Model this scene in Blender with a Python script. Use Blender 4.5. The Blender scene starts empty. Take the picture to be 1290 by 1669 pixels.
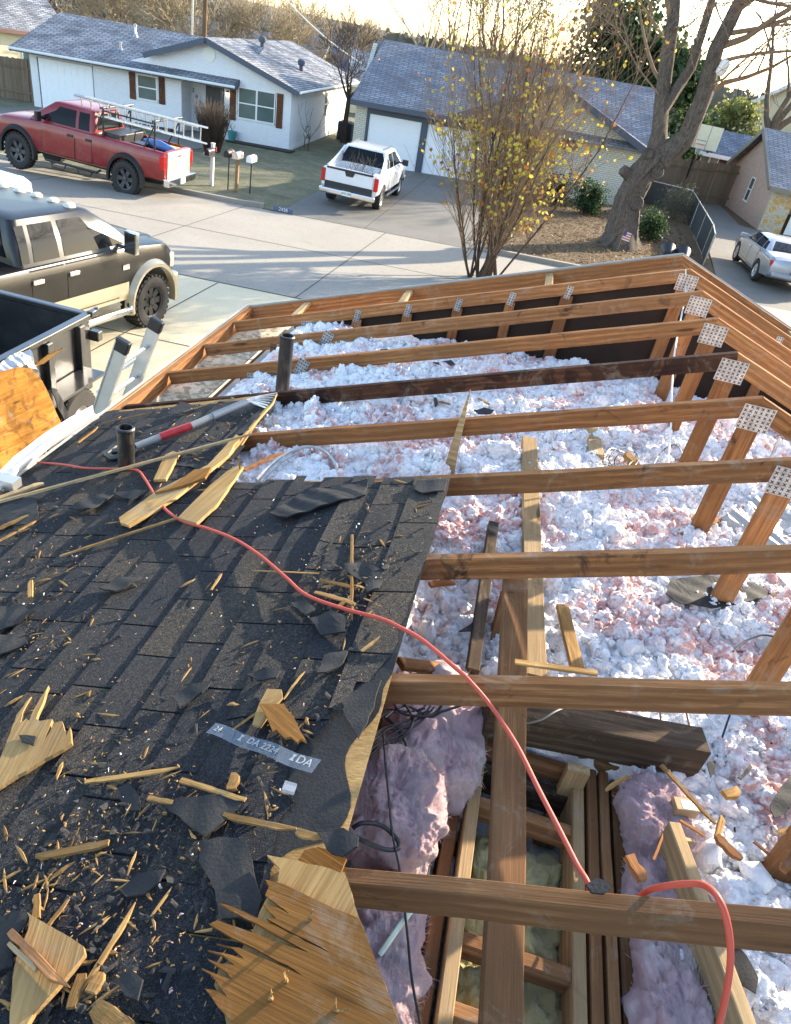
import bpy, bmesh, math, random
import numpy as np
from mathutils import Vector, Matrix, Euler
sc = bpy.context.scene
COL = sc.collection
R = math.radians
# ---------------------------------------------------------------- camera
CP = Vector((-1.2, -5.769, 1.087))
_yaw, _pit, _rol = R(-5.31), R(32.93), R(11.81)
_f = Vector((math.sin(_yaw)*math.cos(_pit), math.cos(_yaw)*math.cos(_pit), -math.sin(_pit)))
_r0 = Vector((math.cos(_yaw), -math.sin(_yaw), 0)); _u0 = _r0.cross(_f)
_r = math.cos(_rol)*_r0 + math.sin(_rol)*_u0
_u = -math.sin(_rol)*_r0 + math.cos(_rol)*_u0
cd = bpy.data.cameras.new('camera'); cam = bpy.data.objects.new('camera', cd); COL.objects.link(cam)
cam.matrix_world = Matrix(((_r.x, _u.x, -_f.x, CP.x), (_r.y, _u.y, -_f.y, CP.y), (_r.z, _u.z, -_f.z, CP.z), (0, 0, 0, 1)))
cd.sensor_fit = 'VERTICAL'; cd.sensor_height = 24; cd.lens = 24*1201/1669; cd.clip_start = .05; cd.clip_end = 3000
sc.camera = cam
# ---------------------------------------------------------------- world, sun, exposure
SUN_EL, SUN_AZ = R(20), R(41)       # azimuth measured from +Y towards +X
w = bpy.data.worlds.new('World'); sc.world = w; w.use_nodes = True
nt = w.node_tree; bg = nt.nodes['Background']
sky = nt.nodes.new('ShaderNodeTexSky'); sky.sky_type = 'NISHITA'; sky.sun_disc = False
sky.sun_elevation = SUN_EL; sky.sun_rotation = SUN_AZ; sky.air_density = 1.0; sky.dust_density = 1.0; sky.ozone_density = .9
nt.links.new(sky.outputs[0], bg.inputs[0]); bg.inputs[1].default_value = .14
sd = bpy.data.lights.new('sun', 'SUN'); sd.energy = 3.6; sd.angle = R(.5); sd.color = (1, .87, .68)
so = bpy.data.objects.new('sun', sd); COL.objects.link(so)
SDIR = Vector((math.sin(SUN_AZ)*math.cos(SUN_EL), math.cos(SUN_AZ)*math.cos(SUN_EL), math.sin(SUN_EL)))
so.rotation_euler = SDIR.to_track_quat('Z', 'Y').to_euler(); so.location = (30, 40, 30)
sc.view_settings.view_transform = 'Standard'; sc.view_settings.look = 'None'
sc.view_settings.exposure = 2.15; sc.view_settings.gamma = 1
# ---------------------------------------------------------------- helpers
def ray(x, y): return _f + (x-645)/1201*_r - (y-834.5)/1201*_u     # photo pixel -> direction
def hit(x, y, n, d):                                               # where that direction meets a real plane
    n = Vector(n); v = ray(x, y); return CP + v*((d-n.dot(CP))/n.dot(v))
SL = .358                                                          # roof slope
def dk(x, y, h=.03): return hit(x, y, (-SL, 0, 1), h)              # a point lying on the roof deck
def lv(x, y, z): return hit(x, y, (0, 0, 1), z)
def yv(x, y, Y): return hit(x, y, (0, 1, 0), Y)
def gz(x, y): return -3.51 + .035*max(-45, min(25, x)) - .035*max(-40, min(y, 18))
def link(name, me, parent=None):
    o = bpy.data.objects.new(name, me); COL.objects.link(o)
    if parent: o.parent = parent
    return o
def tag(o, label=None, cat=None, group=None, kind=None):
    if label: o['label'] = label
    if cat: o['category'] = cat
    if group: o['group'] = group
    if kind: o['kind'] = kind
    return o
def thing(name, label, cat, loc=(0, 0, 0), rz=0, group=None):
    o = link(name, None); o.location = loc; o.rotation_euler = (0, 0, rz); o.empty_display_size = .2
    return tag(o, label, cat, group)
def ctree(o, parent=None):
    c = o.copy(); COL.objects.link(c); c.parent = parent
    for ch in o.children: ctree(ch, c)
    return c
class MB:
    def __init__(s): s.v = []; s.f = []; s.m = []; s.sm = []
    def add(s, vs, fs, mi=0, M=None, sm=False):
        n = len(s.v)
        s.v += [tuple(M @ Vector(p)) if M else tuple(p) for p in vs]
        s.f += [tuple(i+n for i in f) for f in fs]; s.m += [mi]*len(fs); s.sm += [sm]*len(fs)
        return s
    def box(s, c, d, M=None, mi=0):
        x, y, z = d[0]/2, d[1]/2, d[2]/2
        vs = [(c[0]+a*x, c[1]+b*y, c[2]+e*z) for a in (-1, 1) for b in (-1, 1) for e in (-1, 1)]
        return s.add(vs, [(0, 1, 3, 2), (4, 6, 7, 5), (0, 4, 5, 1), (2, 3, 7, 6), (0, 2, 6, 4), (1, 5, 7, 3)], mi, M)
    def bx(s, x0, x1, y0, y1, z0, z1, M=None, mi=0):
        return s.box(((x0+x1)/2, (y0+y1)/2, (z0+z1)/2), (x1-x0, y1-y0, z1-z0), M, mi)
    def rings(s, rs, caps=True, closed=True, mi=0, M=None, sm=True):
        n = len(rs[0]); vs = [p for r in rs for p in r]; fs = []
        for i in range(len(rs)-1):
            for j in range(n if closed else n-1):
                k = (j+1) % n; fs.append((i*n+j, i*n+k, (i+1)*n+k, (i+1)*n+j))
        s.add(vs, fs, mi, M, sm)
        if caps:
            b = len(s.v)-len(vs)
            s.f += [tuple(b+j for j in reversed(range(n))), tuple(b+(len(rs)-1)*n+j for j in range(n))]; s.m += [mi]*2; s.sm += [False]*2
        return s
    def tube(s, pts, r, seg=8, caps=True, mi=0, M=None, sm=True):
        pts = [Vector(p) for p in pts]; rs = []
        if not hasattr(r, '__len__'): r = [r]*len(pts)
        up = None
        for i, p in enumerate(pts):
            d = (pts[min(i+1, len(pts)-1)]-pts[max(i-1, 0)]); d = d.normalized() if d.length > 1e-9 else Vector((0, 0, 1))
            if up is None: up = d.orthogonal().normalized()
            up = (up - d*up.dot(d)); up = up.normalized() if up.length > 1e-6 else d.orthogonal().normalized()
            q = d.cross(up)
            rs.append([p + (up*math.cos(a)+q*math.sin(a))*r[i] for a in [2*math.pi*k/seg for k in range(seg)]])
        return s.rings(rs, caps, True, mi, M, sm)
    def lathe(s, prof, seg=24, M=None, mi=0, caps=False):            # profile (radius, height) around z
        return s.rings([[(r*math.cos(a), r*math.sin(a), z) for a in [2*math.pi*k/seg for k in range(seg)]] for r, z in prof], caps, True, mi, M)
    def prism(s, poly, h, M=None, mi=0, z0=0):                       # polygon in xy extruded along z
        n = len(poly); vs = [(p[0], p[1], z0) for p in poly]+[(p[0], p[1], z0+h) for p in poly]
        fs = [tuple(reversed(range(n))), tuple(range(n, 2*n))]+[(i, (i+1) % n, n+(i+1) % n, n+i) for i in range(n)]
        return s.add(vs, fs, mi, M)
    def build(s, name, mats, parent=None, org=None, sharp=40, bev=0):
        if not isinstance(mats, (list, tuple)): mats = [mats]
        me = bpy.data.meshes.new(name)
        off = Vector((0, 0, 0))
        if org is not None: off = Vector(org)
        elif parent is None:
            a = np.array(s.v); off = Vector(((a[:, 0].min()+a[:, 0].max())/2, (a[:, 1].min()+a[:, 1].max())/2, a[:, 2].min()))
        me.from_pydata([Vector(p)-off for p in s.v], [], s.f)
        for m in mats: me.materials.append(m)
        me.polygons.foreach_set('material_index', s.m); me.polygons.foreach_set('use_smooth', s.sm)
        if any(s.sm): me.set_sharp_from_angle(angle=R(sharp))
        me.update()
        o = link(name, me, parent)
        if parent is None: o.location = off
        if bev:
            b = o.modifiers.new('b', 'BEVEL'); b.width = bev; b.segments = 2; b.limit_method = 'ANGLE'; b.angle_limit = R(35)
        return o
def W(pl):                                                          # offset that turns world coordinates into a parent's
    return tuple(pl.location)
def bake(o):                                                        # apply modifiers
    dg = bpy.context.evaluated_depsgraph_get(); me = bpy.data.meshes.new_from_object(o.evaluated_get(dg), depsgraph=dg)
    o.modifiers.clear(); o.data = me; return o
def frame(p0, p1, up=(0, 0, 1)):                                    # matrix: x along p0->p1, z near up, origin p0
    p0 = Vector(p0); x = (Vector(p1)-p0).normalized(); z = Vector(up); z = (z-x*z.dot(x)).normalized(); y = z.cross(x)
    return Matrix(((x.x, y.x, z.x, p0.x), (x.y, y.y, z.y, p0.y), (x.z, y.z, z.z, p0.z), (0, 0, 0, 1)))
_rb = random.Random(5)
def board(name, p0, p1, wd, th, mat, up=(0, 0, 1), parent=None, ends=0, warp=.002, seg=None):
    """a board from p0 to p1, its top face centred on that line; wd across, th deep; ends: splinter length"""
    L = (Vector(p1)-Vector(p0)).length; M = frame(p0, p1, up); n = seg or max(2, int(L/.25)); rs = []
    for i in range(n+1):
        x = L*i/n; dy = _rb.uniform(-warp, warp); dz = _rb.uniform(-warp, warp)
        if i in (0, n): dy = dz = 0
        c = .003; y, z = wd/2, -th
        rs.append([(x, -y+dy, -c+dz), (x, -y+c+dy, dz), (x, y-c+dy, dz), (x, y+dy, -c+dz), (x, y+dy, z+c+dz), (x, y-c+dy, z+dz), (x, -y+c+dy, z+dz), (x, -y+dy, z+c+dz)])
    b = MB(); b.rings(rs, True, True, 0, None, False)
    me_o = b.build(name, mat, None, org=(0, 0, 0))
    if parent is not None:
        me_o.parent = parent; me_o.matrix_local = Matrix.Translation(-Vector(parent.location)) @ M
    else: me_o.matrix_world = M
    return me_o
def text_mesh(s, size, ext=.002):
    cu = bpy.data.curves.new('t', 'FONT'); cu.body = s; cu.size = size; cu.extrude = ext; cu.align_x = 'CENTER'; cu.align_y = 'CENTER'
    o = bpy.data.objects.new('t', cu); COL.objects.link(o)
    me = bpy.data.meshes.new_from_object(o, depsgraph=bpy.context.evaluated_depsgraph_get()); bpy.data.objects.remove(o)
    return me
def text(name, s, size, M, mat, parent=None, ext=.002):
    me = text_mesh(s, size, ext); me.materials.clear(); me.materials.append(mat); me.transform(M); me.name = name
    return link(name, me, parent)
# ---------------------------------------------------------------- materials
class NM:
    """tiny node-material builder"""
    def __init__(s, name, rough=.6, metal=0, spec=.5):
        s.mat = bpy.data.materials.new(name); s.mat.use_nodes = True; s.n = s.mat.node_tree.nodes; s.l = s.mat.node_tree.links
        s.b = s.n['Principled BSDF']; s.b.inputs['Roughness'].default_value = rough; s.b.inputs['Metallic'].default_value = metal
        s.b.inputs['Specular IOR Level'].default_value = spec
        s.tc = None
    def node(s, t, **k):
        nd = s.n.new(t)
        for a, v in k.items(): setattr(nd, a, v)
        return nd
    def set(s, sock, v):
        if hasattr(v, 'is_output') or hasattr(v, 'links'): s.l.new(v, sock)
        else: sock.default_value = v
    def coord(s, kind='Object', scale=(1, 1, 1), rand=0, rot=(0, 0, 0)):
        tc = s.node('ShaderNodeTexCoord'); o = tc.outputs[kind]
        if rand:
            oi = s.node('ShaderNodeObjectInfo'); a = s.node('ShaderNodeVectorMath', operation='MULTIPLY_ADD')
            s.l.new(oi.outputs['Random'], a.inputs[0]); a.inputs[1].default_value = (rand, rand*.7, rand*1.3); s.l.new(o, a.inputs[2]); o = a.outputs[0]
        m = s.node('ShaderNodeMapping'); m.inputs['Scale'].default_value = scale; m.inputs['Rotation'].default_value = rot; s.l.new(o, m.inputs[0])
        return m.outputs[0]
    def noise(s, vec, scale=5, det=4, rough=.5, dist=0, col=False):
        t = s.node('ShaderNodeTexNoise'); s.set(t.inputs['Vector'], vec); t.inputs['Scale'].default_value = scale
        t.inputs['Detail'].default_value = det; t.inputs['Roughness'].default_value = rough; t.inputs['Distortion'].default_value = dist
        return t.outputs['Color' if col else 'Fac']
    def voro(s, vec, scale=5, feat='F1', out='Distance', rnd=1):
        t = s.node('ShaderNodeTexVoronoi', feature=feat); s.set(t.inputs['Vector'], vec); t.inputs['Scale'].default_value = scale; t.inputs['Randomness'].default_value = rnd
        return t.outputs[out]
    def ramp(s, fac, stops, interp='LINEAR'):
        t = s.node('ShaderNodeValToRGB'); s.l.new(fac, t.inputs[0]); cr = t.color_ramp; cr.interpolation = interp
        while len(cr.elements) > 1: cr.elements.remove(cr.elements[0])
        for i, (p, c) in enumerate(stops):
            e = cr.elements[0] if i == 0 else cr.elements.new(p)
            e.position = p; e.color = (c if hasattr(c, '__len__') else (c, c, c))[:3]+(1,) if hasattr(c, '__len__') else (c, c, c, 1)
        return t.outputs[0]
    def mix(s, f, a, b, mode='MIX'):
        t = s.node('ShaderNodeMix', data_type='RGBA', blend_type=mode); s.set(t.inputs[0], f)
        for sock, v in ((t.inputs[6], a), (t.inputs[7], b)):
            if isinstance(v, tuple): sock.default_value = v[:3]+(1,)
            else: s.set(sock, v)
        return t.outputs[2]
    def math(s, op, a, b=0, clamp=False):
        t = s.node('ShaderNodeMath', operation=op, use_clamp=clamp); s.set(t.inputs[0], a); s.set(t.inputs[1], b); return t.outputs[0]
    def rnd(s): return s.node('ShaderNodeObjectInfo').outputs['Random']
    def island(s): return s.node('ShaderNodeNewGeometry').outputs['Random Per Island']
    def color(s, v): s.set(s.b.inputs['Base Color'], v if not isinstance(v, tuple) else v[:3]+(1,)); return s
    def rough(s, v): s.set(s.b.inputs['Roughness'], v); return s
    def bump(s, h, st=.3, dist=.01):
        t = s.node('ShaderNodeBump'); s.l.new(h, t.inputs['Height']); t.inputs['Strength'].default_value = st; t.inputs['Distance'].default_value = dist
        s.l.new(t.outputs[0], s.b.inputs['Normal']); return s
def wood(name, c1, c2, stain=.35, scale=1, rough=.75, blotch=(.02, .012, .01), bl=.62, rings=9):
    m = NM(name, min(.95, rough+.15), spec=.12)
    v = m.coord(rand=7, scale=(1*scale, 1*scale, 1*scale))
    g1 = m.noise(m.coord(rand=7, scale=(2.2*scale, 60*scale, 60*scale)), 1.0, 5, .6, .35); g2 = m.noise(m.coord(rand=5, scale=(7*scale, 230*scale, 230*scale)), 1.0, 4, .65, .2)
    wv = m.node('ShaderNodeTexWave', wave_type='BANDS', bands_direction='Z'); m.l.new(m.coord(rand=3, scale=(.35*scale, 1.2*scale, 1*scale)), wv.inputs[0])
    wv.inputs['Scale'].default_value = rings; wv.inputs['Distortion'].default_value = 5; wv.inputs['Detail'].default_value = 3; wv.inputs['Detail Scale'].default_value = 1.2
    a = m.math('ADD', m.math('ADD', m.math('MULTIPLY', g1, .46), m.math('MULTIPLY', g2, .42)), m.math('MULTIPLY', wv.outputs['Fac'], .12))
    col = m.ramp(a, [(.36, tuple(x*.75 for x in c2)), (.48, c2), (.64, c1)])
    kn = m.voro(m.coord(rand=9, scale=(1.6, 9, 9)), 1.0)
    col = m.mix(m.ramp(kn, [(.07, 1.), (.13, .0)]), col, tuple(x*.25 for x in c2))
    st = m.math('ADD', m.ramp(m.noise(v, 7, 5, .65, .8), [(bl, 0.), (bl+.08, 1.)]), m.math('MULTIPLY', m.ramp(m.noise(v, 34, 4, .7), [(.66, 0.), (.72, 1.)]), .7), True)
    col = m.mix(m.math('MULTIPLY', st, stain), col, blotch)
    big = m.noise(v, 2.3, 5, .65, .5); col = m.mix(m.ramp(big, [(.40, 0.), (.66, .75)]), col, tuple(x*.5*k_ for x, k_ in zip(c1, (1, 1.02, 1.15))))
    col = m.mix(m.math('MULTIPLY', m.ramp(m.noise(v, 5.5, 6, .75, 1.2), [(.55, 0.), (.68, .4)]), 1), col, (.30, .25, .19))
    hs = m.node('ShaderNodeHueSaturation'); m.l.new(col, hs.inputs['Color']); m.l.new(m.math('ADD', m.math('MULTIPLY', m.rnd(), .5), .75), hs.inputs['Value'])
    m.color(hs.outputs[0]).bump(a, .6, .005)
    return m.mat
def plain(name, c, rough=.5, metal=0, var=.12, sc_=8, bump=0, spec=.5):
    m = NM(name, rough, metal, spec); n = m.noise(m.coord(rand=4), sc_, 5, .6)
    m.color(m.mix(n, tuple(x*(1-var) for x in c), tuple(min(1, x*(1+var)) for x in c)))
    m.rough(m.math('ADD', m.math('MULTIPLY', n, .2), rough-.1))
    if bump: m.bump(n, bump, .01)
    return m.mat
# ---------------------------------------------------------------- shared materials
M_truss = wood('truss_lumber', (.46, .215, .08), (.27, .11, .042), .7)
M_truss2 = wood('aged_truss_lumber', (.36, .175, .07), (.20, .09, .036), .8, bl=.56)
M_truss_dark = wood('stained_lumber', (.17, .075, .038), (.08, .035, .02), .8, bl=.45)
M_old = wood('weathered_lumber', (.30, .155, .068), (.17, .08, .033), .7)
M_pale = wood('pale_lumber', (.58, .41, .21), (.38, .25, .12), .3)
M_darkw = wood('dark_lumber', (.12, .08, .05), (.05, .035, .022), .5)
M_ply = wood('plywood_face', (.35, .165, .042), (.22, .095, .024), .35, scale=.7, rings=5)
M_plypale = wood('pale_plywood', (.50, .315, .125), (.34, .195, .07), .35, scale=.7, rings=5)
M_split = wood('splintered_wood', (.48, .285, .10), (.24, .13, .045), .4, scale=1.5)
M_galv = NM('galvanised_steel', .38, .8)
_n = M_galv.noise(M_galv.coord(rand=3), 22, 5, .7); M_galv.color(M_galv.ramp(_n, [(.3, (.28, .28, .28)), (.65, (.62, .61, .58))])); M_galv = M_galv.mat
M_hole = plain('dark_tooth_slot', (.03, .022, .016), .8)
M_white = plain('white_metal_trim', (.78, .77, .73), .45, 0, .06)
M_black = plain('black_plastic', (.015, .015, .016), .45)
M_rubber = plain('tyre_rubber', (.022, .021, .02), .75, 0, .3, 20)
M_alu = plain('aluminium', (.55, .55, .54), .38, .75, .15, 14)
M_chrome = plain('chrome', (.75, .75, .75), .12, 1, .05)
M_glass = NM('tinted_glass', .03, 0, .12); M_glass.color((.012, .014, .016)); M_glass = M_glass.mat
M_pipe = NM('black_pipe', .42, 0, .5); M_pipe.color(M_pipe.mix(M_pipe.ramp(M_pipe.noise(M_pipe.coord(scale=(1, 1, .3)), 25, 5, .7), [(.5, 0.), (.7, 1.)]), (.018, .017, .016), (.10, .075, .05))); M_pipe = M_pipe.mat
# shingles: granules, weathering, one tone per tab
m = NM('asphalt_shingle', .88, spec=.3); v = m.coord()
gr = m.noise(v, 420, 2, .8); gr2 = m.noise(v, 150, 3, .7); big = m.noise(v, 3.2, 5, .65, .4)
col = m.ramp(gr, [(.38, (.004, .005, .008)), (.5, (.018, .020, .025)), (.62, (.065, .066, .068)), (.74, (.28, .27, .25))])
col = m.mix(1, col, m.ramp(m.noise(v, 75, 3, .8), [(.35, (.45, .47, .52)), (.5, (1., 1., 1.)), (.66, (2.0, 1.9, 1.75))]), 'MULTIPLY'); col = m.mix(m.ramp(big, [(.42, 0.), (.68, .5)]), col, m.ramp(gr2, [(.38, (.010, .010, .011)), (.62, (.13, .108, .08))]))
col = m.mix(1, col, m.ramp(m.island(), [(0, (.36, .42, .54)), (.4, (.56, .60, .68)), (.75, (.82, .78, .72)), (1, (1.15, 1.0, .82))]), 'MULTIPLY')
m.color(col).bump(m.math('ADD', gr, gr2), .9, .004); M_shin = m.mat
m = NM('shingle_back', .8, spec=.3); v = m.coord(rand=5)
gr = m.noise(v, 120, 4, .7); m.color(m.mix(m.ramp(m.noise(v, 9, 4, .6), [(.35, 0.), (.7, 1.)]), m.mix(gr, (.004, .005, .007), (.022, .023, .026)), m.mix(gr, (.008, .008, .009), (.05, .047, .043)))).bump(gr, .7, .003)
M_felt = m.mat
# blown insulation
m = NM('blown_insulation', .95, spec=.1); v = m.coord()
pk = m.math('MULTIPLY', m.ramp(m.noise(v, 2.3, 4, .6, .5), [(.49, .02), (.58, 1.)]), m.ramp(m.noise(v, 22, 5, .7), [(.44, 0.), (.54, 1.)]))
col = m.mix(m.math('MULTIPLY', pk, .85), (.92, .91, .90), m.mix(m.noise(v, 50, 3), (.60, .20, .15), (.80, .46, .40)))
col = m.mix(m.ramp(m.noise(v, 38, 4, .75), [(.67, 0.), (.74, .6)]), col, (.28, .2, .17))
m.color(col).bump(m.math('ADD', m.noise(v, 160, 4, .75), m.math('MULTIPLY', m.voro(v, 90), .7)), 1, .006)
m.b.inputs['Sheen Weight'].default_value = .3; M_ins = m.mat
def fluff(name, c1, c2, c3):
    m = NM(name, .95, spec=.1); v = m.coord(); s = m.coord(scale=(1, .35, 1))
    col = m.mix(m.noise(s, 16, 6, .7, 1.2), c1, c2); col = m.mix(m.ramp(m.noise(v, 5, 4, .6, .6), [(.45, 0.), (.7, .8)]), col, c3)
    col = m.mix(m.ramp(m.noise(v, 60, 3, .7), [(.68, 0.), (.74, .8)]), col, (.12, .07, .04))
    m.color(col).bump(m.math('ADD', m.noise(s, 38, 7, .8, 1.5), m.math('MULTIPLY', m.noise(m.coord(scale=(1, .12, 1)), 190, 5, .8, 2), .8)), 1, .02); m.b.inputs['Sheen Weight'].default_value = .4
    m.b.inputs['Subsurface Weight'].default_value = 0
    return m.mat
M_pink = fluff('pink_fibreglass', (.80, .42, .46), (.95, .70, .70), (.95, .84, .76))
M_yel = fluff('yellow_fibreglass', (.66, .56, .13), (.95, .85, .36), (.85, .76, .40))
m = NM('osb_board', .8, spec=.2); v = m.coord(scale=(1, 1, 1))
col = m.ramp(m.voro(v, 28, out='Color'), [(.2, (.34, .27, .17)), (.5, (.56, .48, .33)), (.8, (.68, .61, .45))]); m.color(m.mix(m.ramp(m.noise(v, 60, 3), [(.6, 0.), (.7, .5)]), col, (.2, .13, .07))).bump(m.voro(v, 28), .4, .004); M_osb = m.mat
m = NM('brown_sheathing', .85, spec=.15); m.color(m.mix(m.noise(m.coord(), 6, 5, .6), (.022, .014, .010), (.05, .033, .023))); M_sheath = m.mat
def brick(name, c1, c2, mort, sx=1.0, bw=.22, rh=.076, ms=.012):
    m = NM(name, .85, spec=.2); tc = m.node('ShaderNodeTexCoord'); sp = m.node('ShaderNodeSeparateXYZ'); m.l.new(tc.outputs['Object'], sp.inputs[0])
    cb = m.node('ShaderNodeCombineXYZ'); m.l.new(m.math('ADD', sp.outputs[0], sp.outputs[1]), cb.inputs[0]); m.l.new(sp.outputs[2], cb.inputs[1])
    t = m.node('ShaderNodeTexBrick'); m.l.new(cb.outputs[0], t.inputs[0]); t.inputs['Color1'].default_value = c1+(1,); t.inputs['Color2'].default_value = c2+(1,); t.inputs['Mortar'].default_value = mort+(1,)
    t.inputs['Scale'].default_value = 1; t.inputs['Brick Width'].default_value = bw; t.inputs['Row Height'].default_value = rh; t.inputs['Mortar Size'].default_value = ms
    n = m.noise(m.coord(), 5, 5, .6); m.color(m.mix(m.math('MULTIPLY', n, .35), t.outputs['Color'], tuple(x*.5 for x in c1)))
    m.bump(m.math('SUBTRACT', 1, t.outputs['Fac']), .5, .01); return m.mat
M_wbrick = brick('white_painted_brick', (.86, .87, .88), (.83, .84, .86), (.74, .75, .77))
M_cbrick = brick('cream_brick', (.66, .62, .50), (.72, .69, .60), (.40, .36, .28), bw=.24, rh=.085)
M_rbrick = brick('pink_brown_brick', (.50, .30, .22), (.58, .38, .28), (.55, .48, .40))
m = NM('stone_quoins', .85); tc = m.coord(); col = m.ramp(m.voro(m.coord(scale=(3, 3, 5)), 1, out='Color'), [(.2, (.50, .40, .26)), (.5, (.55, .34, .12)), (.8, (.5, .47, .38))], 'CONSTANT'); m.color(m.mix(m.ramp(m.voro(m.coord(scale=(3, 3, 5)), 1, 'DISTANCE_TO_EDGE'), [(.03, 1.), (.06, 0.)]), col, (.55, .52, .42))); M_stone = m.mat
def frost_roof(name, dark, light, amt=.5, rot=0):
    m = NM(name, .8, spec=.2); tc = m.node('ShaderNodeTexCoord'); sp = m.node('ShaderNodeSeparateXYZ'); m.l.new(tc.outputs['Object'], sp.inputs[0])
    cb = m.node('ShaderNodeCombineXYZ')
    m.l.new(sp.outputs[rot], cb.inputs[0]); m.l.new(sp.outputs[1-rot], cb.inputs[1])
    t = m.node('ShaderNodeTexBrick'); m.l.new(cb.outputs[0], t.inputs[0]); t.inputs['Scale'].default_value = 1; t.inputs['Brick Width'].default_value = .45; t.inputs['Row Height'].default_value = .14; t.inputs['Mortar Size'].default_value = .022
    t.inputs['Color1'].default_value = (.95, .95, .95, 1); t.inputs['Color2'].default_value = (.45, .45, .45, 1); t.inputs['Mortar'].default_value = (.02, .02, .02, 1)
    v = m.coord(); st = m.noise(m.coord(scale=(1, 1, 1)), .9, 5, .6, .3); st2 = m.noise(cb.outputs[0], 3, 4, .7)
    f = m.math('MULTIPLY', m.math('ADD', m.ramp(st, [(.3, 0.), (.62, 1.)]), m.math('MULTIPLY', st2, .5)), m.math('MULTIPLY', t.outputs['Color'], amt), True)
    m.color(m.mix(f, dark, light)).bump(t.outputs['Fac'], -.6, .02); return m.mat
M_roof1 = frost_roof('frosted_shingles', (.055, .06, .075), (.44, .46, .49), .75)
M_roof1b = frost_roof('frosted_shingles_side', (.055, .055, .065), (.48, .50, .53), .8, 1)
M_roof2 = frost_roof('grey_shingles_light_frost', (.09, .095, .115), (.38, .39, .42), .7)
M_slate = plain('slate_grey_trim', (.07, .085, .115), .6)
M_conc = NM('street_concrete', .85, spec=.25); m = M_conc; v = m.coord()
_s = m.noise(v, 45, 5, .8); _b = m.noise(v, .35, 5, .6, .5); _c = m.noise(v, 2.2, 5, .65, 1)
col = m.mix(_b, (.30, .27, .225), (.42, .385, .33)); col = m.mix(m.ramp(_s, [(.40, .55), (.60, 0.)]), col, (.16, .145, .12)); col = m.mix(m.ramp(_c, [(.60, 0.), (.78, .5)]), col, (.22, .17, .10))
col = m.mix(m.ramp(m.voro(m.noise(v, .8, 3, .6, 0, True), 3.2, 'DISTANCE_TO_EDGE'), [(0, .5), (.006, 0.)]), col, (.10, .09, .07))
m.color(col).bump(_s, .35, .004); M_conc = m.mat
M_drive = NM('driveway_concrete', .8, spec=.25); m = M_drive; v = m.coord(); _s = m.noise(v, 50, 4, .8)
col = m.mix(m.noise(v, .6, 5, .65, .6), (.64, .54, .36), (.78, .68, .46)); m.color(m.mix(m.ramp(_s, [(.42, .3), (.58, 0.)]), col, (.30, .25, .17))).bump(_s, .25, .003); M_drive = m.mat
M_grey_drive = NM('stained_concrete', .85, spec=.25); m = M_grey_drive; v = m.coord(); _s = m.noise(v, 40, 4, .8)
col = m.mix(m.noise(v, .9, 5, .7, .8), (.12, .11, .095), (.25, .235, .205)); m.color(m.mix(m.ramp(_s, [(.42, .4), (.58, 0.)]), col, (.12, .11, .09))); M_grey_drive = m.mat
m = NM('winter_lawn', .95, spec=.1); v = m.coord(); a = m.noise(v, 1.1, 5, .65, .6); b = m.noise(v, 30, 4, .8)
col = m.mix(m.ramp(a, [(.38, 0.), (.62, 1.)]), (.17, .19, .11), (.34, .31, .21)); col = m.mix(m.ramp(b, [(.45, .8), (.6, 0.)]), col, (.11, .10, .06)); m.color(col).bump(b, 1, .03); M_lawn = m.mat
m = NM('dirt_and_leaves', .95, spec=.1); v = m.coord(); b = m.noise(v, 22, 5, .8); m.color(m.mix(m.noise(v, 1.6, 4, .6), m.mix(b, (.10, .07, .045), (.30, .22, .14)), m.mix(b, (.05, .035, .02), (.20, .14, .08)))).bump(b, 1, .04); M_dirt = m.mat
m = NM('fence_boards', .9, spec=.15); v = m.coord(scale=(9, 9, .7)); b = m.noise(v, 1, 5, .7, .3)
m.color(m.mix(m.island(), m.mix(b, (.13, .10, .075), (.28, .21, .15)), m.mix(b, (.09, .065, .045), (.22, .16, .11)))).bump(b, .5, .01); M_fence = m.mat
m = NM('bark', .95, spec=.1); v = m.coord(scale=(7, 7, 1.6)); b = m.noise(v, 3, 7, .8, 1.4); m.color(m.ramp(b, [(.36, (.06, .048, .04)), (.5, (.19, .155, .125)), (.66, (.34, .29, .24))])).bump(b, 1, .12); M_bark = m.mat
m = NM('twig_bark', .9, spec=.1); b = m.noise(m.coord(), 3, 3); m.color(m.mix(b, (.085, .062, .045), (.21, .165, .12))); M_twig = m.mat
m = NM('dark_twig_bark', .9, spec=.1); b = m.noise(m.coord(), 3, 3); m.color(m.mix(b, (.05, .035, .028), (.12, .085, .06))); M_twigd = m.mat
m = NM('pale_thicket_bark', .9, spec=.1); b = m.noise(m.coord(), 1.5, 3); m.color(m.mix(b, (.22, .17, .11), (.42, .34, .22))); M_twigp = m.mat
def leafm(name, stops):
    m = NM(name, .55, spec=.3); c = m.ramp(m.island(), stops); m.color(c)
    tr = m.node('ShaderNodeBsdfTranslucent'); m.l.new(c, tr.inputs[0]); mx = m.node('ShaderNodeMixShader'); mx.inputs[0].default_value = .45
    m.l.new(m.b.outputs[0], mx.inputs[1]); m.l.new(tr.outputs[0], mx.inputs[2]); m.l.new(mx.outputs[0], m.n['Material Output'].inputs[0]); return m.mat
M_yleaf = leafm('autumn_leaves', [(0, (.42, .31, .05)), (.35, (.60, .50, .07)), (.6, (.48, .46, .09)), (.8, (.46, .24, .05)), (.93, (.38, .10, .03)), (1, (.16, .09, .05))])
m = NM('tan_twig_bark', .9, spec=.1); m.color(m.mix(m.noise(m.coord(), 3, 3), (.15, .10, .065), (.30, .21, .14))); M_twigt = m.mat
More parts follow.
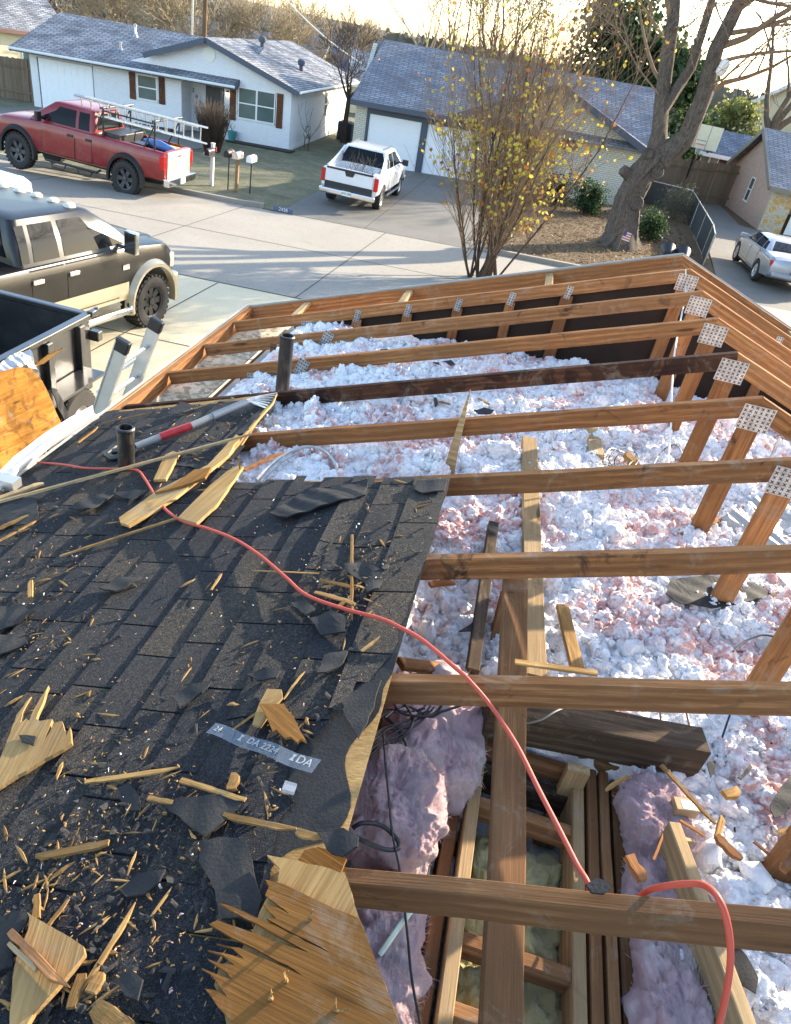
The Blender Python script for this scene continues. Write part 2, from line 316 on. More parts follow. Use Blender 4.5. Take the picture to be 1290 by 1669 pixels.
M_gleaf = leafm('evergreen_leaves', [(0, (.018, .04, .016)), (.6, (.04, .075, .025)), (1, (.09, .13, .045))])
# ---------------------------------------------------------------- ground, street, paths
def sheet(name, poly, lift, mat, sub=1.5, kind='structure'):
    bm = bmesh.new(); vs = [bm.verts.new((x, y, 0)) for x, y in poly]; bm.faces.new(vs)
    x0, x1 = min(p[0] for p in poly), max(p[0] for p in poly); y0, y1 = min(p[1] for p in poly), max(p[1] for p in poly)
    for k in (-45, 25): bmesh.ops.bisect_plane(bm, geom=bm.verts[:]+bm.edges[:]+bm.faces[:], plane_co=(k, 0, 0), plane_no=(1, 0, 0))
    for k in (-40, 18): bmesh.ops.bisect_plane(bm, geom=bm.verts[:]+bm.edges[:]+bm.faces[:], plane_co=(0, k, 0), plane_no=(0, 1, 0))
    for v in bm.verts: v.co.z = gz(v.co.x, v.co.y)+lift
    me = bpy.data.meshes.new(name); bm.to_mesh(me); me.materials.append(mat); o = link(name, me)
    if kind: o['kind'] = kind
    return o
sheet('ground', [(-900, -900), (900, -900), (900, 900), (-900, 900)], -.03, M_dirt)
sheet('lawn', [(-60, 18.1), (-8.9, 18.1), (-9.0, 24.5), (-10.3, 31), (-10.3, 60), (-60, 60)], -.012, M_lawn)
sheet('street', [(-200, 9.1), (200, 9.1), (200, 17.95), (-200, 17.95)], 0, M_conc)
sheet('driveway', [(-14.5, -14), (-2.95, -14), (-2.95, 1.5), (-3.4, 5.5), (-3.6, 9.1), (-14.5, 9.1)], .0, M_drive)
sheet('front_lawn', [(-2.9, .3), (14, .3), (14, 9.0), (-3.55, 9.0), (-3.3, 5.5)], -.012, M_lawn)
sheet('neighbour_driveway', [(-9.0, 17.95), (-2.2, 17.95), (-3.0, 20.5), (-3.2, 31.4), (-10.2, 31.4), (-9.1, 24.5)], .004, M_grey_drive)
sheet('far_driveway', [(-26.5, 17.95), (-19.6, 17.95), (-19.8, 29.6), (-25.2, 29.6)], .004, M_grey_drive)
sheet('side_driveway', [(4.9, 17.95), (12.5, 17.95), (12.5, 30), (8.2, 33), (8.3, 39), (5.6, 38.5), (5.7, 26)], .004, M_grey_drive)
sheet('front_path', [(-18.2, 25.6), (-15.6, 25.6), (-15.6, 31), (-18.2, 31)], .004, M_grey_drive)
b = MB()
def strip(b, pts, w, h0, h1):
    for (xa, ya), (xb, yb) in zip(pts, pts[1:]):
        d = Vector((xb-xa, yb-ya, 0)).normalized(); n = Vector((-d.y, d.x, 0))*w
        q = [Vector((xa, ya, gz(xa, ya))), Vector((xb, yb, gz(xb, yb)))]
        vs = [q[0]+Vector((0, 0, h0)), q[1]+Vector((0, 0, h0)), q[1]+n+Vector((0, 0, h0)), q[0]+n+Vector((0, 0, h0))]
        vs += [p+Vector((0, 0, h1-h0)) for p in vs]
        b.add(vs, [(3, 2, 1, 0), (4, 5, 6, 7), (0, 1, 5, 4), (1, 2, 6, 5), (2, 3, 7, 6), (3, 0, 4, 7)])
strip(b, [(-200, 17.95), (-45, 17.95), (-26.5, 17.95)], .16, -.1, .14); strip(b, [(-19.6, 17.95), (-10.2, 17.95), (-9.6, 18.1)], .16, -.1, .13)
strip(b, [(-2.2, 17.95), (1, 17.95), (4.9, 17.95)], .16, -.1, .13); strip(b, [(12.5, 17.95), (25, 17.95), (200, 17.95)], .16, -.1, .13)
k_ = b.build('kerb', M_conc, org=(0, 0, 0)); k_['kind'] = 'structure'
b = MB()                                                             # joints in the concrete, as thin dark lines sunk in tar
def seam(x0, y0, x1, y1, w=.025):
    n = 14
    for i in range(n):
        a, c = i/n, (i+1)/n; xa, ya, xb, yb = x0+(x1-x0)*a, y0+(y1-y0)*a, x0+(x1-x0)*c, y0+(y1-y0)*c
        d = Vector((xb-xa, yb-ya, 0)).normalized(); nn = Vector((-d.y, d.x, 0))*w/2
        p = Vector((xa, ya, gz(xa, ya)+.005)); q = Vector((xb, yb, gz(xb, yb)+.005)); b.add([p-nn, q-nn, q+nn, p+nn], [(0, 1, 2, 3)])
for xs in (-28, -22, -16, -10.2, -5.6, 1, 7, 13): seam(xs, 9.1, xs+.1, 17.95)
seam(-40, 13.6, 20, 13.6); seam(-40, 9.12, 20, 9.12, .05); seam(-9, 17.93, -2.2, 17.93, .05); seam(-14, 5.2, -3.4, 5.2); seam(-7.3, -6, -7.3, 9.1); seam(-14, .8, -3, .8); seam(-11, -6, -11, 9); seam(-6.2, 18, -6.2, 31); seam(-9, 24.6, -3.1, 24.6); seam(5.3, 24.5, 11, 24.5)
sj = b.build('street_joints', plain('tar_joint', (.06, .055, .045), .9), org=(0, 0, 0)); sj['kind'] = 'structure'
# ---------------------------------------------------------------- the house being re-roofed: walls, ceiling, trusses
S = .6096
def TY(k): return -(k-1)*S
RA = math.atan(SL); CN, SN = math.cos(RA), math.sin(RA)
hs = thing('house', 'lower walls of the brick house whose roof is being torn off', 'house', (0, -3, gz(0, -3)))
b = MB(); zt = -1.17
b.bx(-2.95, 2.95, -.02, .16, -4.8, zt-.02); b.bx(-2.95, -2.79, -14, -.03, -4.8, zt-.02); b.bx(2.79, 2.95, -14, -.03, -4.8, zt-.02); b.build('wall', M_rbrick, hs, org=W(hs))
b = MB(); b.bx(-2.9, 2.9, -14, 0, zt-.015, zt); b.build('ceiling', plain('drywall', (.5, .48, .44), .9), hs, org=W(hs))
b = MB(); b.add([(-2.9, .045, zt+.005), (2.9, .045, zt+.005), (2.9, .045, -SL*2.9-.06), (0, .045, -.06), (-2.9, .045, -SL*2.9-.06), (-2.9, .06, zt+.005), (2.9, .06, zt+.005), (2.9, .06, -SL*2.9-.06), (0, .06, -.06), (-2.9, .06, -SL*2.9-.06)],
      [(0, 1, 2, 3, 4), (9, 8, 7, 6, 5), (0, 4, 9, 5), (4, 3, 8, 9), (3, 2, 7, 8), (2, 1, 6, 7), (1, 0, 5, 6)])
b.build('gable_sheathing', M_sheath, hs, org=W(hs))
def plate(p, x, z, Y, w, h, rot=0, cols=6, rows=5):
    """toothed galvanised plate lying 2 mm proud of a truss face"""
    b = MB(); b.box((0, 0, 0), (w, .003, h))
    for i in range(cols):
        for j in range(rows):
            cx, cz = -w/2+w*(i+.5)/cols, -h/2+h*(j+.5)/rows; a = min(w/cols, h/rows)*.30
            for d in (-1, 1):
                b.add([(cx-a*d*.9-.002, -.0022, cz-a), (cx-a*d*.9+.003, -.0022, cz-a), (cx+a*d*.9+.002, -.0022, cz+a), (cx+a*d*.9-.003, -.0022, cz+a)], [(0, 1, 2, 3)], 1)
    o = b.build('nail_plate', [M_galv, M_hole], p, org=(0, 0, 0))
    o.location = Vector((x, Y-.0035, z))-Vector(p.location); o.rotation_euler = (0, rot, 0); return o
TL = {1: 'gable end truss with short studs over dark brown sheathing, farthest roof truss', 2: 'second roof truss from the gable end, orange brown lumber', 3: 'roof truss third from the gable end with a bright clean peak plate',
      4: 'roof truss with a dark stained left rafter running behind the tall black vent pipe', 5: 'roof truss whose rafter carries the upright pointed splinter, peak plate near right edge',
      6: 'roof truss starting at the far corner of the black shingled deck', 7: 'roof truss just above the end of the long plank, dark blotches',
      8: 'roof truss crossed by the red hose, its weathered rafter in mid photo', 9: 'nearest roof truss, rafter with the small black shingle scrap on it'}
# small differences in height at each end of a left rafter, as measured (peak, eave)
DZ = {7: (.004, -.012), 8: (-.006, .0), 9: (-.012, .0)}
def truss(k):
    Y = TY(k); yc = Y+.019; t = thing('roof_truss', TL[k], 'roof truss', (0, Y, zt+.02), 0, 'roof trusses')
    dz0, dz1 = DZ.get(k, (0, 0)); mt = M_truss_dark if k == 4 else (M_old if k in (8, 9) else (M_truss2 if k in (2, 6, 7) else M_truss))
    up = Vector((-SN, 0, CN)); e = -3.415
    board('rafter', (-.002, yc, dz0), (e, yc, SL*e+dz1), .038, .089, mt, (-SN, 0, CN), t)
    board('rafter', (.002, yc, 0), (-e, yc, SL*e), .038, .089, M_old if k > 7 else M_truss, (SN, 0, CN), t)
    pz = -.10-.03*(k == 1)
    b = board('king_post', (0, yc-.0, pz), (0, yc-.0, zt+.04), .089, .036, M_truss, (0, -1, 0), t, warp=.001)
    b.location += Vector((0, -.018, 0))
    board('bottom_chord', (-2.88, yc, zt+.1), (2.88, yc, zt+.1), .038, .089, M_old, (0, 0, 1), t)
    plate(t, 0.005, -.098, Y, .142, .120, 0, 6, 6)
    for s in (-1, 1): plate(t, s*2.72, -1.085, Y, .21, .07, s*RA*.5, 10, 3)
    if k in (2, 3): plate(t, -2.45, -.93, Y, .075, .12, RA, 4, 5)
    if k == 1:
        for i, xs in enumerate((-2.37, -1.97, -1.585, -1.195, -.79)):
            zz = SL*xs
            q = board('stud', (xs, yc-.0, zz-.096), (xs, yc-.0, zt+.04), .089 if i > 3 else .075, .036, M_truss, (0, -1, 0), t, warp=.001); q.location += Vector((0, -.018, 0))
            plate(t, xs+.0, zz-.07, Y, .045, .10, .12, 2, 5)
        for xs in (.79, 1.195, 1.585, 1.97):
            q = board('stud', (xs, yc, -SL*xs-.096), (xs, yc, zt+.04), .075, .036, M_truss, (0, -1, 0), t, warp=.001); q.location += Vector((0, -.018, 0))
            plate(t, xs, -SL*xs-.07, Y, .05, .07, 0, 3, 4)
    return t
for k in range(1, 10): truss(k)
# overhang frame: fly rafters, sub-fascia, lookout blocks, soffit
M_edge = plain('dull_metal_edge', (.42, .41, .38), .6, 0, .25, 9)
t = thing('gable_overhang', 'outermost orange rafters of the gable overhang with a pale painted edge', 'roof edge', (0, .45, -1.3))
for s in (-1, 1):
    board('fly_rafter', (s*.002, .467, -.0), (s*3.46, .467, -SL*3.46), .038, .115, M_truss, (s*SN, 0, CN), t)
    board('barge_board', (s*.002, .498, .012), (s*3.49, .498, -SL*3.49+.012), .008, .14, M_edge, (s*SN, 0, CN), t)
for x in (-2.92, -2.05, -.95, 1.0, 2.2): board('lookout', (x, .04, SL*-abs(x)-.012), (x, .447, SL*-abs(x)-.012), .06, .03, M_pale, (math.copysign(SN, x), 0, CN), t)
for s, lab in ((-1, 'long fascia board with a thin white drip edge along the driveway eave'), (1, 'fascia board along the far right eave')):
    t = thing('fascia_board', lab, 'fascia', (s*3.44, -3, -1.4))
    board('sub_fascia', (s*3.44, .445, -SL*3.44+.0), (s*3.44, -11, -SL*3.44+.0), .038, .13, M_truss, (0, 0, 1), t, seg=30)
    board('outer_board', (s*3.472, .50, -SL*3.44+.004), (s*3.472, -11, -SL*3.44+.004), .022, .16, M_pale, (0, 0, 1), t, seg=30)
    b = MB(); x0 = s*3.484; b.bx(min(x0, x0+s*.004), max(x0, x0+s*.004), -11, .5, -1.42, -1.222); b.bx(min(x0-s*.012, x0+s*.006), max(x0-s*.012, x0+s*.006), -11, .5, -1.2215, -1.2195); b.build('drip_edge', M_edge, t, org=W(t))
for s, lab in ((-1, 'pale OSB soffit panel seen between the rafter tails'), (1, 'OSB soffit panel under the right eave')):
    b = MB(); b.bx(s*3.42 if s < 0 else 3.13, -3.13 if s < 0 else s*3.42, -11, .44, -1.362, -1.350); tag(b.build('osb_sheet', M_osb), lab, 'soffit')
for i, x in enumerate((-3.035, -2.88)):
    tag(board('soffit_plank', (x, .43, -1.345+.1*i*0), (x, -3.2, -1.345), .125, .02, M_old), ('weathered soffit plank beside the pale OSB panel', 'weathered soffit plank nearest the insulation, dark gap on its left')[i], 'plank')
# shingled deck that is still on
def deckz(x): return SL*x
dt = thing('roof_deck', 'black shingled plywood roof deck still in place, littered with splinters', 'roof deck', (-2.4, -4, -.9))
OUT = [(-3.49, -1.93), (-2.9, -1.90), (-2.40, -1.87), (-2.37, -2.3), (-2.33, -2.75), (-2.21, -3.03), (-1.9, -3.02), (-1.6, -3.06), (-1.262, -3.075), (-1.255, -4.2), (-1.25, -4.83), (-1.33, -4.845), (-1.33, -9), (-3.49, -9)]
b = MB(); up = .012
n = len(OUT); vs = [(x, y, deckz(x)+.001) for x, y in OUT]+[(x, y, deckz(x)+.013) for x, y in OUT]
b.add(vs, [tuple(range(n)), tuple(reversed(range(n, 2*n)))]+[(i, n+i, n+(i+1) % n, (i+1) % n) for i in range(n)])
b.build('plywood_sheathing', M_plypale, dt, org=W(dt))
def inside(x, y, poly):
    c = False; n = len(poly)
    for i in range(n):
        x1, y1 = poly[i]; x2, y2 = poly[i-1]
        if (y1 > y) != (y2 > y) and x < (x2-x1)*(y-y1)/(y2-y1)+x1: c = not c
    return c
rr = random.Random(11)
def dwav(x, y): return max(-.001, dwav0(x, y))
def dwav0(x, y):  # the old layer telegraphs through the shingles
    z = .006*math.sin(x*5.1+y*1.3)+.005*math.sin(y*4.3+x*2.2)
    for c, wv in ((-1.62, .022), (-1.40, .012)): z += wv*math.exp(-((x-c-.035*math.sin(y*2.3+.7))/.028)**2)*(.55+.45*math.sin(y*7+1))
    return z
# courses run along Y, every tab its own slab; the sheet ends at a ragged torn edge near the ridge side
EDG = [(-3.5, -1.25), (-3.8, -1.262), (-4.2, -1.275), (-4.26, -1.30), (-4.33, -1.345), (-4.40, -1.35), (-4.46, -1.39), (-4.53, -1.40), (-4.56, -1.45), (-4.62, -1.44), (-4.70, -1.40), (-4.78, -1.42), (-4.85, -1.40), (-5.0, -1.36), (-9, -1.35)]
def edge_x(y):
    if y > -3.5: return -1.252+.004*math.sin(y*23)
    for (y0, x0), (y1, x1) in zip(EDG, EDG[1:]):
        if y1 <= y <= y0: return x0+(x1-x0)*(y0-y)/(y0-y1)+.006*math.sin(y*61)+.004*math.sin(y*137)
    return -1.35
b = MB(); cw = .142
def tabz(x, y, r, k): return deckz(x)+.0155+dwav(x, y)+(.010*(x-(k))/cw*-1)+r
xk = -1.25; row = 0
while xk > -3.52:
    x1, x0 = xk, xk-cw*CN; y = -1.9+rr.uniform(-.1, .0)-(row % 2)*.15; row += 1
    while y > -8.9:
        tl = rr.choice((.30, .30, .17, .24, .42)); y1, y0 = y, y-tl+.007; y -= tl
        r = rr.uniform(0, .0015); nx, ny = 3, max(2, int(tl/.05)); vs = []; ok = []
        for i in range(nx+1):
            for j in range(ny+1):
                yy = y0+(y1-y0)*j/ny; xe = edge_x(yy); xa = x0-.012+(x1-x0+.012)*i/nx; xx = min(xa, xe)
                if yy > -1.93+.03*math.sin(xx*31): yy = -1.93+.03*math.sin(xx*31)
                vs.append((xx, yy, tabz(xx, yy, r, x1)))
        m_ = len(vs); q = [(v_[0], v_[1], v_[2]-.009) for v_ in vs]
        fs = []
        for i in range(nx):
            for j in range(ny):
                a = i*(ny+1)+j; cx, cy = [(vs[a][d]+vs[a+ny+2][d])/2 for d in (0, 1)]
                if not inside(cx+.0, cy, [(p[0]+(.02 if p[0] > -1.4 else 0), p[1]) for p in OUT]) : continue
                if abs(vs[a][0]-vs[a+ny+1][0]) < .002: continue
                fs += [(a, a+ny+1, a+ny+2, a+1)]
                if i == 0: fs.append((a, a+1, m_+a+1, m_+a))
                if j == 0: fs.append((a, m_+a, m_+a+ny+1, a+ny+1))
                if j == ny-1: fs.append((a+1, a+ny+2, m_+a+ny+2, m_+a+1))
        if fs: b.add(vs+q, fs, 0, None, True)
    xk -= cw*CN
b.build('shingle_layer', M_shin, dt, org=W(dt), sharp=30)
# underlay showing between torn shingles and the plywood edge
b = MB(); b.add([(x, y, deckz(x)+.0135) for x, y in ((-3.48, -1.95), (-2.45, -1.95), (-2.40, -2.3), (-2.36, -2.76), (-2.23, -3.06), (-1.60, -3.09), (-1.60, -8.9), (-3.48, -8.9))], [tuple(range(8))]); ys = [-3.08-.03*i for i in range(63)]; vs = []
for y in ys:
    xe = -1.255-.05*max(0, min(1, (-4.26-y)/.1))*(.6+.5*math.sin(y*19))*(1 if y > -4.8 else 2.5); vs += [(-1.6, y, deckz(-1.6)+.0145), (xe, y, deckz(xe)+.0145)]
b.add(vs, [(2*i, 2*i+2, 2*i+3, 2*i+1) for i in range(len(ys)-1)]); b.build('underlay', M_felt, dt, org=W(dt))
# insulation on the ceiling
def h2(ix, iy, s):
    h = (ix*374761393+iy*668265263+s*974711) & 0xffffffff; h = (h ^ (h >> 13))*1274126177 & 0xffffffff; return ((h ^ (h >> 16)) & 0xffff)/65535.
def vnoise(x, y, s):
    ix, iy = np.floor(x).astype(np.int64), np.floor(y).astype(np.int64); fx, fy = x-ix, y-iy; fx = fx*fx*(3-2*fx); fy = fy*fy*(3-2*fy)
    return (h2(ix, iy, s)*(1-fx)+h2(ix+1, iy, s)*fx)*(1-fy)+(h2(ix, iy+1, s)*(1-fx)+h2(ix+1, iy+1, s)*fx)*fy
def worley(x, y, s):
    ix, iy = np.floor(x).astype(np.int64), np.floor(y).astype(np.int64); d = np.full(x.shape, 9.)
    for a in (-1, 0, 1):
        for c in (-1, 0, 1):
            px, py = ix+a+h2(ix+a, iy+c, s), iy+c+h2(ix+a, iy+c, s+7); d = np.minimum(d, (x-px)**2+(y-py)**2)
    return np.sqrt(d)
def sst(a, b, x): t = np.clip((x-a)/(b-a), 0, 1); return t*t*(3-2*t)
NX, NY = 620, 900
gx, gy = np.meshgrid(np.linspace(-2.86, 1.9, NX), .04-(np.linspace(0, 1, NY)**.85)*5.6, indexing='ij')
base = -.845+.07*(vnoise(gx*4.2+9, gy*4.2, 41)-.5)-.10*sst(.6, 2.4, -gx)-.16*sst(-.9, .0, gy)+.05*(vnoise(gx*2.2, gy*2.2, 3)-.5)+.10*(vnoise(gx*1.1+5, gy*1.1, 9)-.5)-.12*sst(.3, 1.4, gx)
wx, wy = gx+.05*(vnoise(gx*9, gy*9, 21)-.5), gy+.05*(vnoise(gx*9+40, gy*9, 22)-.5)
hgt = .066*np.sqrt(np.clip(1-worley(wx*8, wy*8, 1)**2, 0, 1))+.038*np.sqrt(np.clip(1-worley(wx*19, wy*19, 2)**2, 0, 1))+.020*np.sqrt(np.clip(1-worley(wx*44, wy*44, 4)**2, 0, 1))+.012*vnoise(gx*70, gy*70, 5)
hgt *= .55+.6*vnoise(gx*3.3, gy*3.3, 12)
z = base+hgt
# the framed shaft and the batts leave the ceiling bare
pit = sst(-1.30, -1.24, gx)*(1-sst(-.50, -.44, gx))*(1-sst(-4.12, -4.02, gy)) ; z = z*(1-pit)+(-1.15)*pit
z = np.where((gx < -2.75), np.minimum(z, -1.0), z); z = np.minimum(z, np.where(gx < -1.9, SL*gx-.10, 9))
gx2, gy2 = gx+.012*(vnoise(gx*30, gy*30, 31)-.5), gy+.012*(vnoise(gx*30, gy*30+50, 32)-.5)
me = bpy.data.meshes.new('insulation'); vv = np.stack([gx2, gy2, z], -1).reshape(-1, 3)
idx = np.arange(NX*NY).reshape(NX, NY); q = np.stack([idx[:-1, :-1], idx[1:, :-1], idx[1:, 1:], idx[:-1, 1:]], -1).reshape(-1, 4)[:, ::-1]
me.vertices.add(len(vv)); me.vertices.foreach_set('co', vv.ravel()); me.loops.add(q.size); me.loops.foreach_set('vertex_index', q.ravel().astype(np.int32))
me.polygons.add(len(q)); me.polygons.foreach_set('loop_start', np.arange(0, q.size, 4, dtype=np.int32)); me.polygons.foreach_set('loop_total', np.full(len(q), 4, dtype=np.int32)); me.update(calc_edges=True)
me.polygons.foreach_set('use_smooth', np.ones(len(q), dtype=bool)); me.materials.append(M_ins)
tag(link('insulation', me), 'fluffy white and pink blown insulation covering the attic floor between the trusses', 'insulation', kind='stuff')
def insz(x, y):
    i = int((x+2.86)/4.76*(NX-1)); j = int((max(0, (.04-y)/5.6))**(1/.85)*(NY-1)); return float(z[max(0, min(NX-1, i)), max(0, min(NY-1, j))])
# ---------------------------------------------------------------- houses across the street
def slab(b, pts, t, mi=0):
    n = len(pts); vs = [Vector(p) for p in pts]+[Vector(p)-Vector((0, 0, t)) for p in pts]
    b.add(vs, [tuple(range(n)), tuple(reversed(range(n, 2*n)))]+[(i, n+i, n+(i+1) % n, (i+1) % n) for i in range(n)], mi)
def beam(b, p0, p1, w, h, mi=0):                                      # trim under a line p0-p1 (top edge)
    M = frame(p0, p1); L = (Vector(p1)-Vector(p0)).length; b.bx(0, L, -w/2, w/2, -h, 0, M, mi)
M_paintw = plain('white_garage_paint', (.84, .85, .86), .55, 0, .05)
M_wglass = plain('window_reflection', (.10, .14, .13), .12, 0, .5, 1.2)
M_wbrown = wood('shutter_stain', (.22, .10, .05), (.12, .05, .03), .3)
M_doorg = plain('charcoal_door_paint', (.055, .055, .06), .5)
def window(p, x0, x1, z0, z1, y=-.03, cols=2, ax='x', name='window'):
    b = MB(); f = .05
    def bb(bm, a0, a1, y0, y1, c0, c1, mi=0):
        if ax == 'x': bm.bx(a0, a1, y0, y1, c0, c1, None, mi)
        else: bm.bx(y0, y1, a0, a1, c0, c1, None, mi)
    bb(b, x0-f, x1+f, y-.02, y+.02, z1, z1+f); bb(b, x0-f, x1+f, y-.05, y+.02, z0-f*1.3, z0); bb(b, x0-f, x0, y-.02, y+.02, z0, z1); bb(b, x1, x1+f, y-.02, y+.02, z0, z1)
    zm = (z0+z1)/2; bb(b, x0, x1, y-.015, y+.02, zm-.025, zm+.025)
    for i in range(1, cols): xm = x0+(x1-x0)*i/cols; bb(b, xm-.04, xm+.04, y-.018, y+.02, z0, zm-.025); bb(b, xm-.04, xm+.04, y-.018, y+.02, zm+.025, z1)
    o = b.build(name, M_white, p, org=(0, 0, 0)); g = MB(); bb(g, x0, x1, y, y+.015, z0, z1); g.build('pane', M_wglass, o, org=(0, 0, 0)); return o
def panel_door(p, x0, x1, z0, z1, y, mat, rows=4, cols=8, name='garage_door'):
    b = MB(); b.bx(x0, x1, y, y+.03, z0, z1); o = b
    for r in range(rows):
        za, zb = z0+(z1-z0)*r/rows, z0+(z1-z0)*(r+1)/rows
        b.bx(x0+.01, x1-.01, y-.012, y, za+.012, zb-.012)
        for c in range(cols): xa, xb = x0+(x1-x0)*c/cols, x0+(x1-x0)*(c+1)/cols; b.bx(xa+.05, xb-.05, y-.02, y-.012, za+.10, zb-.10)
    return b.build(name, mat, p, org=(0, 0, 0))
h = thing('white_house', 'white painted brick house with frosted roof and brown shutters, number 2434 by its door', 'house', (-12.93, 30.5, -4.59)); h.rotation_euler = (0, -R(1.8), R(3))
b = MB(); zt_ = 2.42
b.bx(-12.4, -12.05, 0, .15, -1, zt_); b.bx(-12.05, -9.35, 0, .15, 2.02, zt_); b.bx(-9.35, -7.25, 0, .15, -1, zt_); b.bx(-7.25, -6.3, 0, .15, -1, 1.02); b.bx(-7.25, -6.3, 0, .15, 2.05, zt_); b.bx(-6.3, -5.3, 0, .15, -1, zt_)
b.bx(-5.3, -5.15, .0, 1.2, -1, zt_); b.bx(-5.3, -4.45, 1.2, 1.35, -1, zt_); b.bx(-3.5, -3.0, 1.2, 1.35, -1, zt_); b.bx(-4.45, -3.5, 1.2, 1.35, 1.98, zt_)
b.bx(-3.12, -2.97, .0, 1.2, -1, zt_); b.bx(-2.97, -2.5, 0, .15, -1, 2.4); b.bx(-2.5, -.7, 0, .15, -1, .95); b.bx(-2.5, -.7, 0, .15, 2.25, 2.4); b.bx(-.7, 0, 0, .15, -1, 2.4)
b.bx(-.15, 0, .15, 13.2, -1, 2.38); b.bx(-12.4, -12.25, .15, 7.4, -1, 2.4); b.bx(-12.25, -.15, 7.3, 7.4, -1, 2.4); b.bx(-7, -.15, 13.05, 13.2, -1, 2.4)
gp = [(-7.6, 2.4), (0, 2.4), (0, 2.46), (-3.85, 3.74), (-7.6, 2.5)]
b.add([(x, 0, z_) for x, z_ in gp]+[(x, .12, z_) for x, z_ in gp], [(4, 3, 2, 1, 0), (5, 6, 7, 8, 9), (0, 1, 6, 5), (1, 2, 7, 6), (2, 3, 8, 7), (3, 4, 9, 8), (4, 0, 5, 9)])
b.bx(-.0, .03, 0.02, 12, -1, .12)
b.build('wall', M_wbrick, h, org=(0, 0, 0))
b = MB(); s1 = .345; zr = 2.38+s1*4.3
slab(b, [(-12.9, -.62, 2.30), (-2.45, -.62, 2.30), (-2.45, 3.6, 3.76), (-12.7, 3.6, 3.76)], .05); slab(b, [(-12.7, 3.62, 3.76), (-3, 3.62, 3.76), (-3, 8, 2.3), (-12.9, 8, 2.3)], .05)
rf = b.build('roof', M_roof1, h, org=(0, 0, 0))
b = MB(); slab(b, [(-3.85, -.42, 3.93), (.42, -.42, 2.50), (.42, 13.6, 2.50), (-3.85, 13.6, 3.93)], .05); slab(b, [(-7.9, 13.6, 2.56), (-7.9, 3.0, 2.56), (-6.6, -.42, 3.0), (-3.87, -.42, 3.93), (-3.87, 13.6, 3.93)], .05)
b.build('roof', M_roof1b, h, org=(0, 0, 0))
b = MB(); beam(b, (-12.95, -.64, 2.29), (-2.42, -.64, 2.29), .03, .16); beam(b, (-3.85, -.44, 3.92), (.45, -.44, 2.49), .04, .22); beam(b, (-6.75, -.44, 2.94), (-3.85, -.44, 3.92), .04, .22); beam(b, (-2.42, -.64, 2.29), (-2.42, .2, 2.58), .04, .2); beam(b, (-12.93, -.62, 2.29), (-12.73, 3.6, 3.75), .04, .2)
beam(b, (.44, -.42, 2.5), (.44, 13.6, 2.5), .03, .15); b.build('trim', M_slate, h, org=(0, 0, 0))
b = MB(); b.tube([(-12.95, -.70, 2.24), (-2.40, -.70, 2.24)], .055, 6); b.tube([(.50, -.42, 2.44), (.50, 13.6, 2.44)], .055, 6); b.build('gutter', M_white, h, org=(0, 0, 0))
b = MB()
for i in range(22): x = -12.8+i*.47; b.add([(x, -.765, 2.27), (x+.03, -.765, 2.27), (x+.015, -.765, 2.27-.05-.05*(i % 3))], [(0, 1, 2)])
b.build('icicle_lights', M_white, h, org=(0, 0, 0))
panel_door(h, -12.0, -9.4, -.5, 2.0, .03, M_paintw)
window(h, -7.2, -6.35, 1.08, 2.0, 0, 1); window(h, -2.42, -.78, 1.02, 2.2, 0, 2)
for x0, x1, za, zb in ((-7.62, -7.32, .98, 2.1), (-6.22, -5.92, .98, 2.1), (-2.86, -2.56, .85, 2.25), (-.66, -.36, .85, 2.25)):
    b = MB()
    for i in range(3): xa = x0+(x1-x0)*i/3; b.bx(xa+.004, xa+(x1-x0)/3-.004, -.03, -.004, za, zb)
    b.bx(x0, x1, -.045, -.031, za+.06, za+.16); b.bx(x0, x1, -.045, -.031, zb-.16, zb-.06)
    b.add([(x0, -.044, za+.16), (x0+.07, -.044, za+.16), (x1, -.044, zb-.16), (x1-.07, -.044, zb-.16)], [(0, 1, 2, 3)]); b.build('shutter', M_wbrown, h, org=(0, 0, 0))
b = MB(); b.bx(-4.43, -3.52, 1.16, 1.2, -.1, 1.96)
for r_, (za, zb) in enumerate(((1.55, 1.85), (.85, 1.45), (.1, .75))):
    for c in (0, 1): b.bx(-4.33+c*.4, -4.02+c*.4, 1.145, 1.16, za, zb)
d_ = b.build('front_door', M_doorg, h, org=(0, 0, 0)); b = MB(); b.lathe([(0, 0), (.035, .01), (.03, .05), (0, .06)], 10, Matrix.Translation((-3.6, 1.15, .95)) @ Matrix.Rotation(R(90), 4, 'X')); b.build('handle', M_galv, d_, org=(0, 0, 0))
b = MB(); b.bx(-3.2, -3.12, -.25, -.17, -1, 2.3); b.build('porch_post', M_doorg, h, org=(0, 0, 0))
for i, ch in enumerate('2434'): text('house_number', ch, .26, Matrix.Translation((-5.05+i*.16, 1.185, 1.66-i*.24)) @ Matrix.Rotation(R(90), 4, 'X'), M_black, h, .008)
b = MB(); b.lathe([(.0, 0), (.30, 0), (.30, .03), (.26, .03), (.26, .01), (0, .01)], 24, Matrix.Translation((-3.85, -.0, 3.28)) @ Matrix.Rotation(R(90), 4, 'X'))
for i in range(7): zz = 3.28-.21+i*.07; ww = math.sqrt(max(.001, .26**2-(zz-3.28)**2)); b.bx(-3.85-ww, -3.85+ww, -.035, -.012, zz-.012, zz+.014)
b.build('gable_vent', M_white, h, org=(0, 0, 0))
lm = MB(); lm.bx(-2.99, -2.91, -.12, -.0, 1.92, 2.0); lp = lm.build('porch_lamp', M_black, h, org=(0, 0, 0))
em = NM('lit_bulb'); em.b.inputs['Emission Color'].default_value = (1, .85, .6, 1); em.b.inputs['Emission Strength'].default_value = 2.5
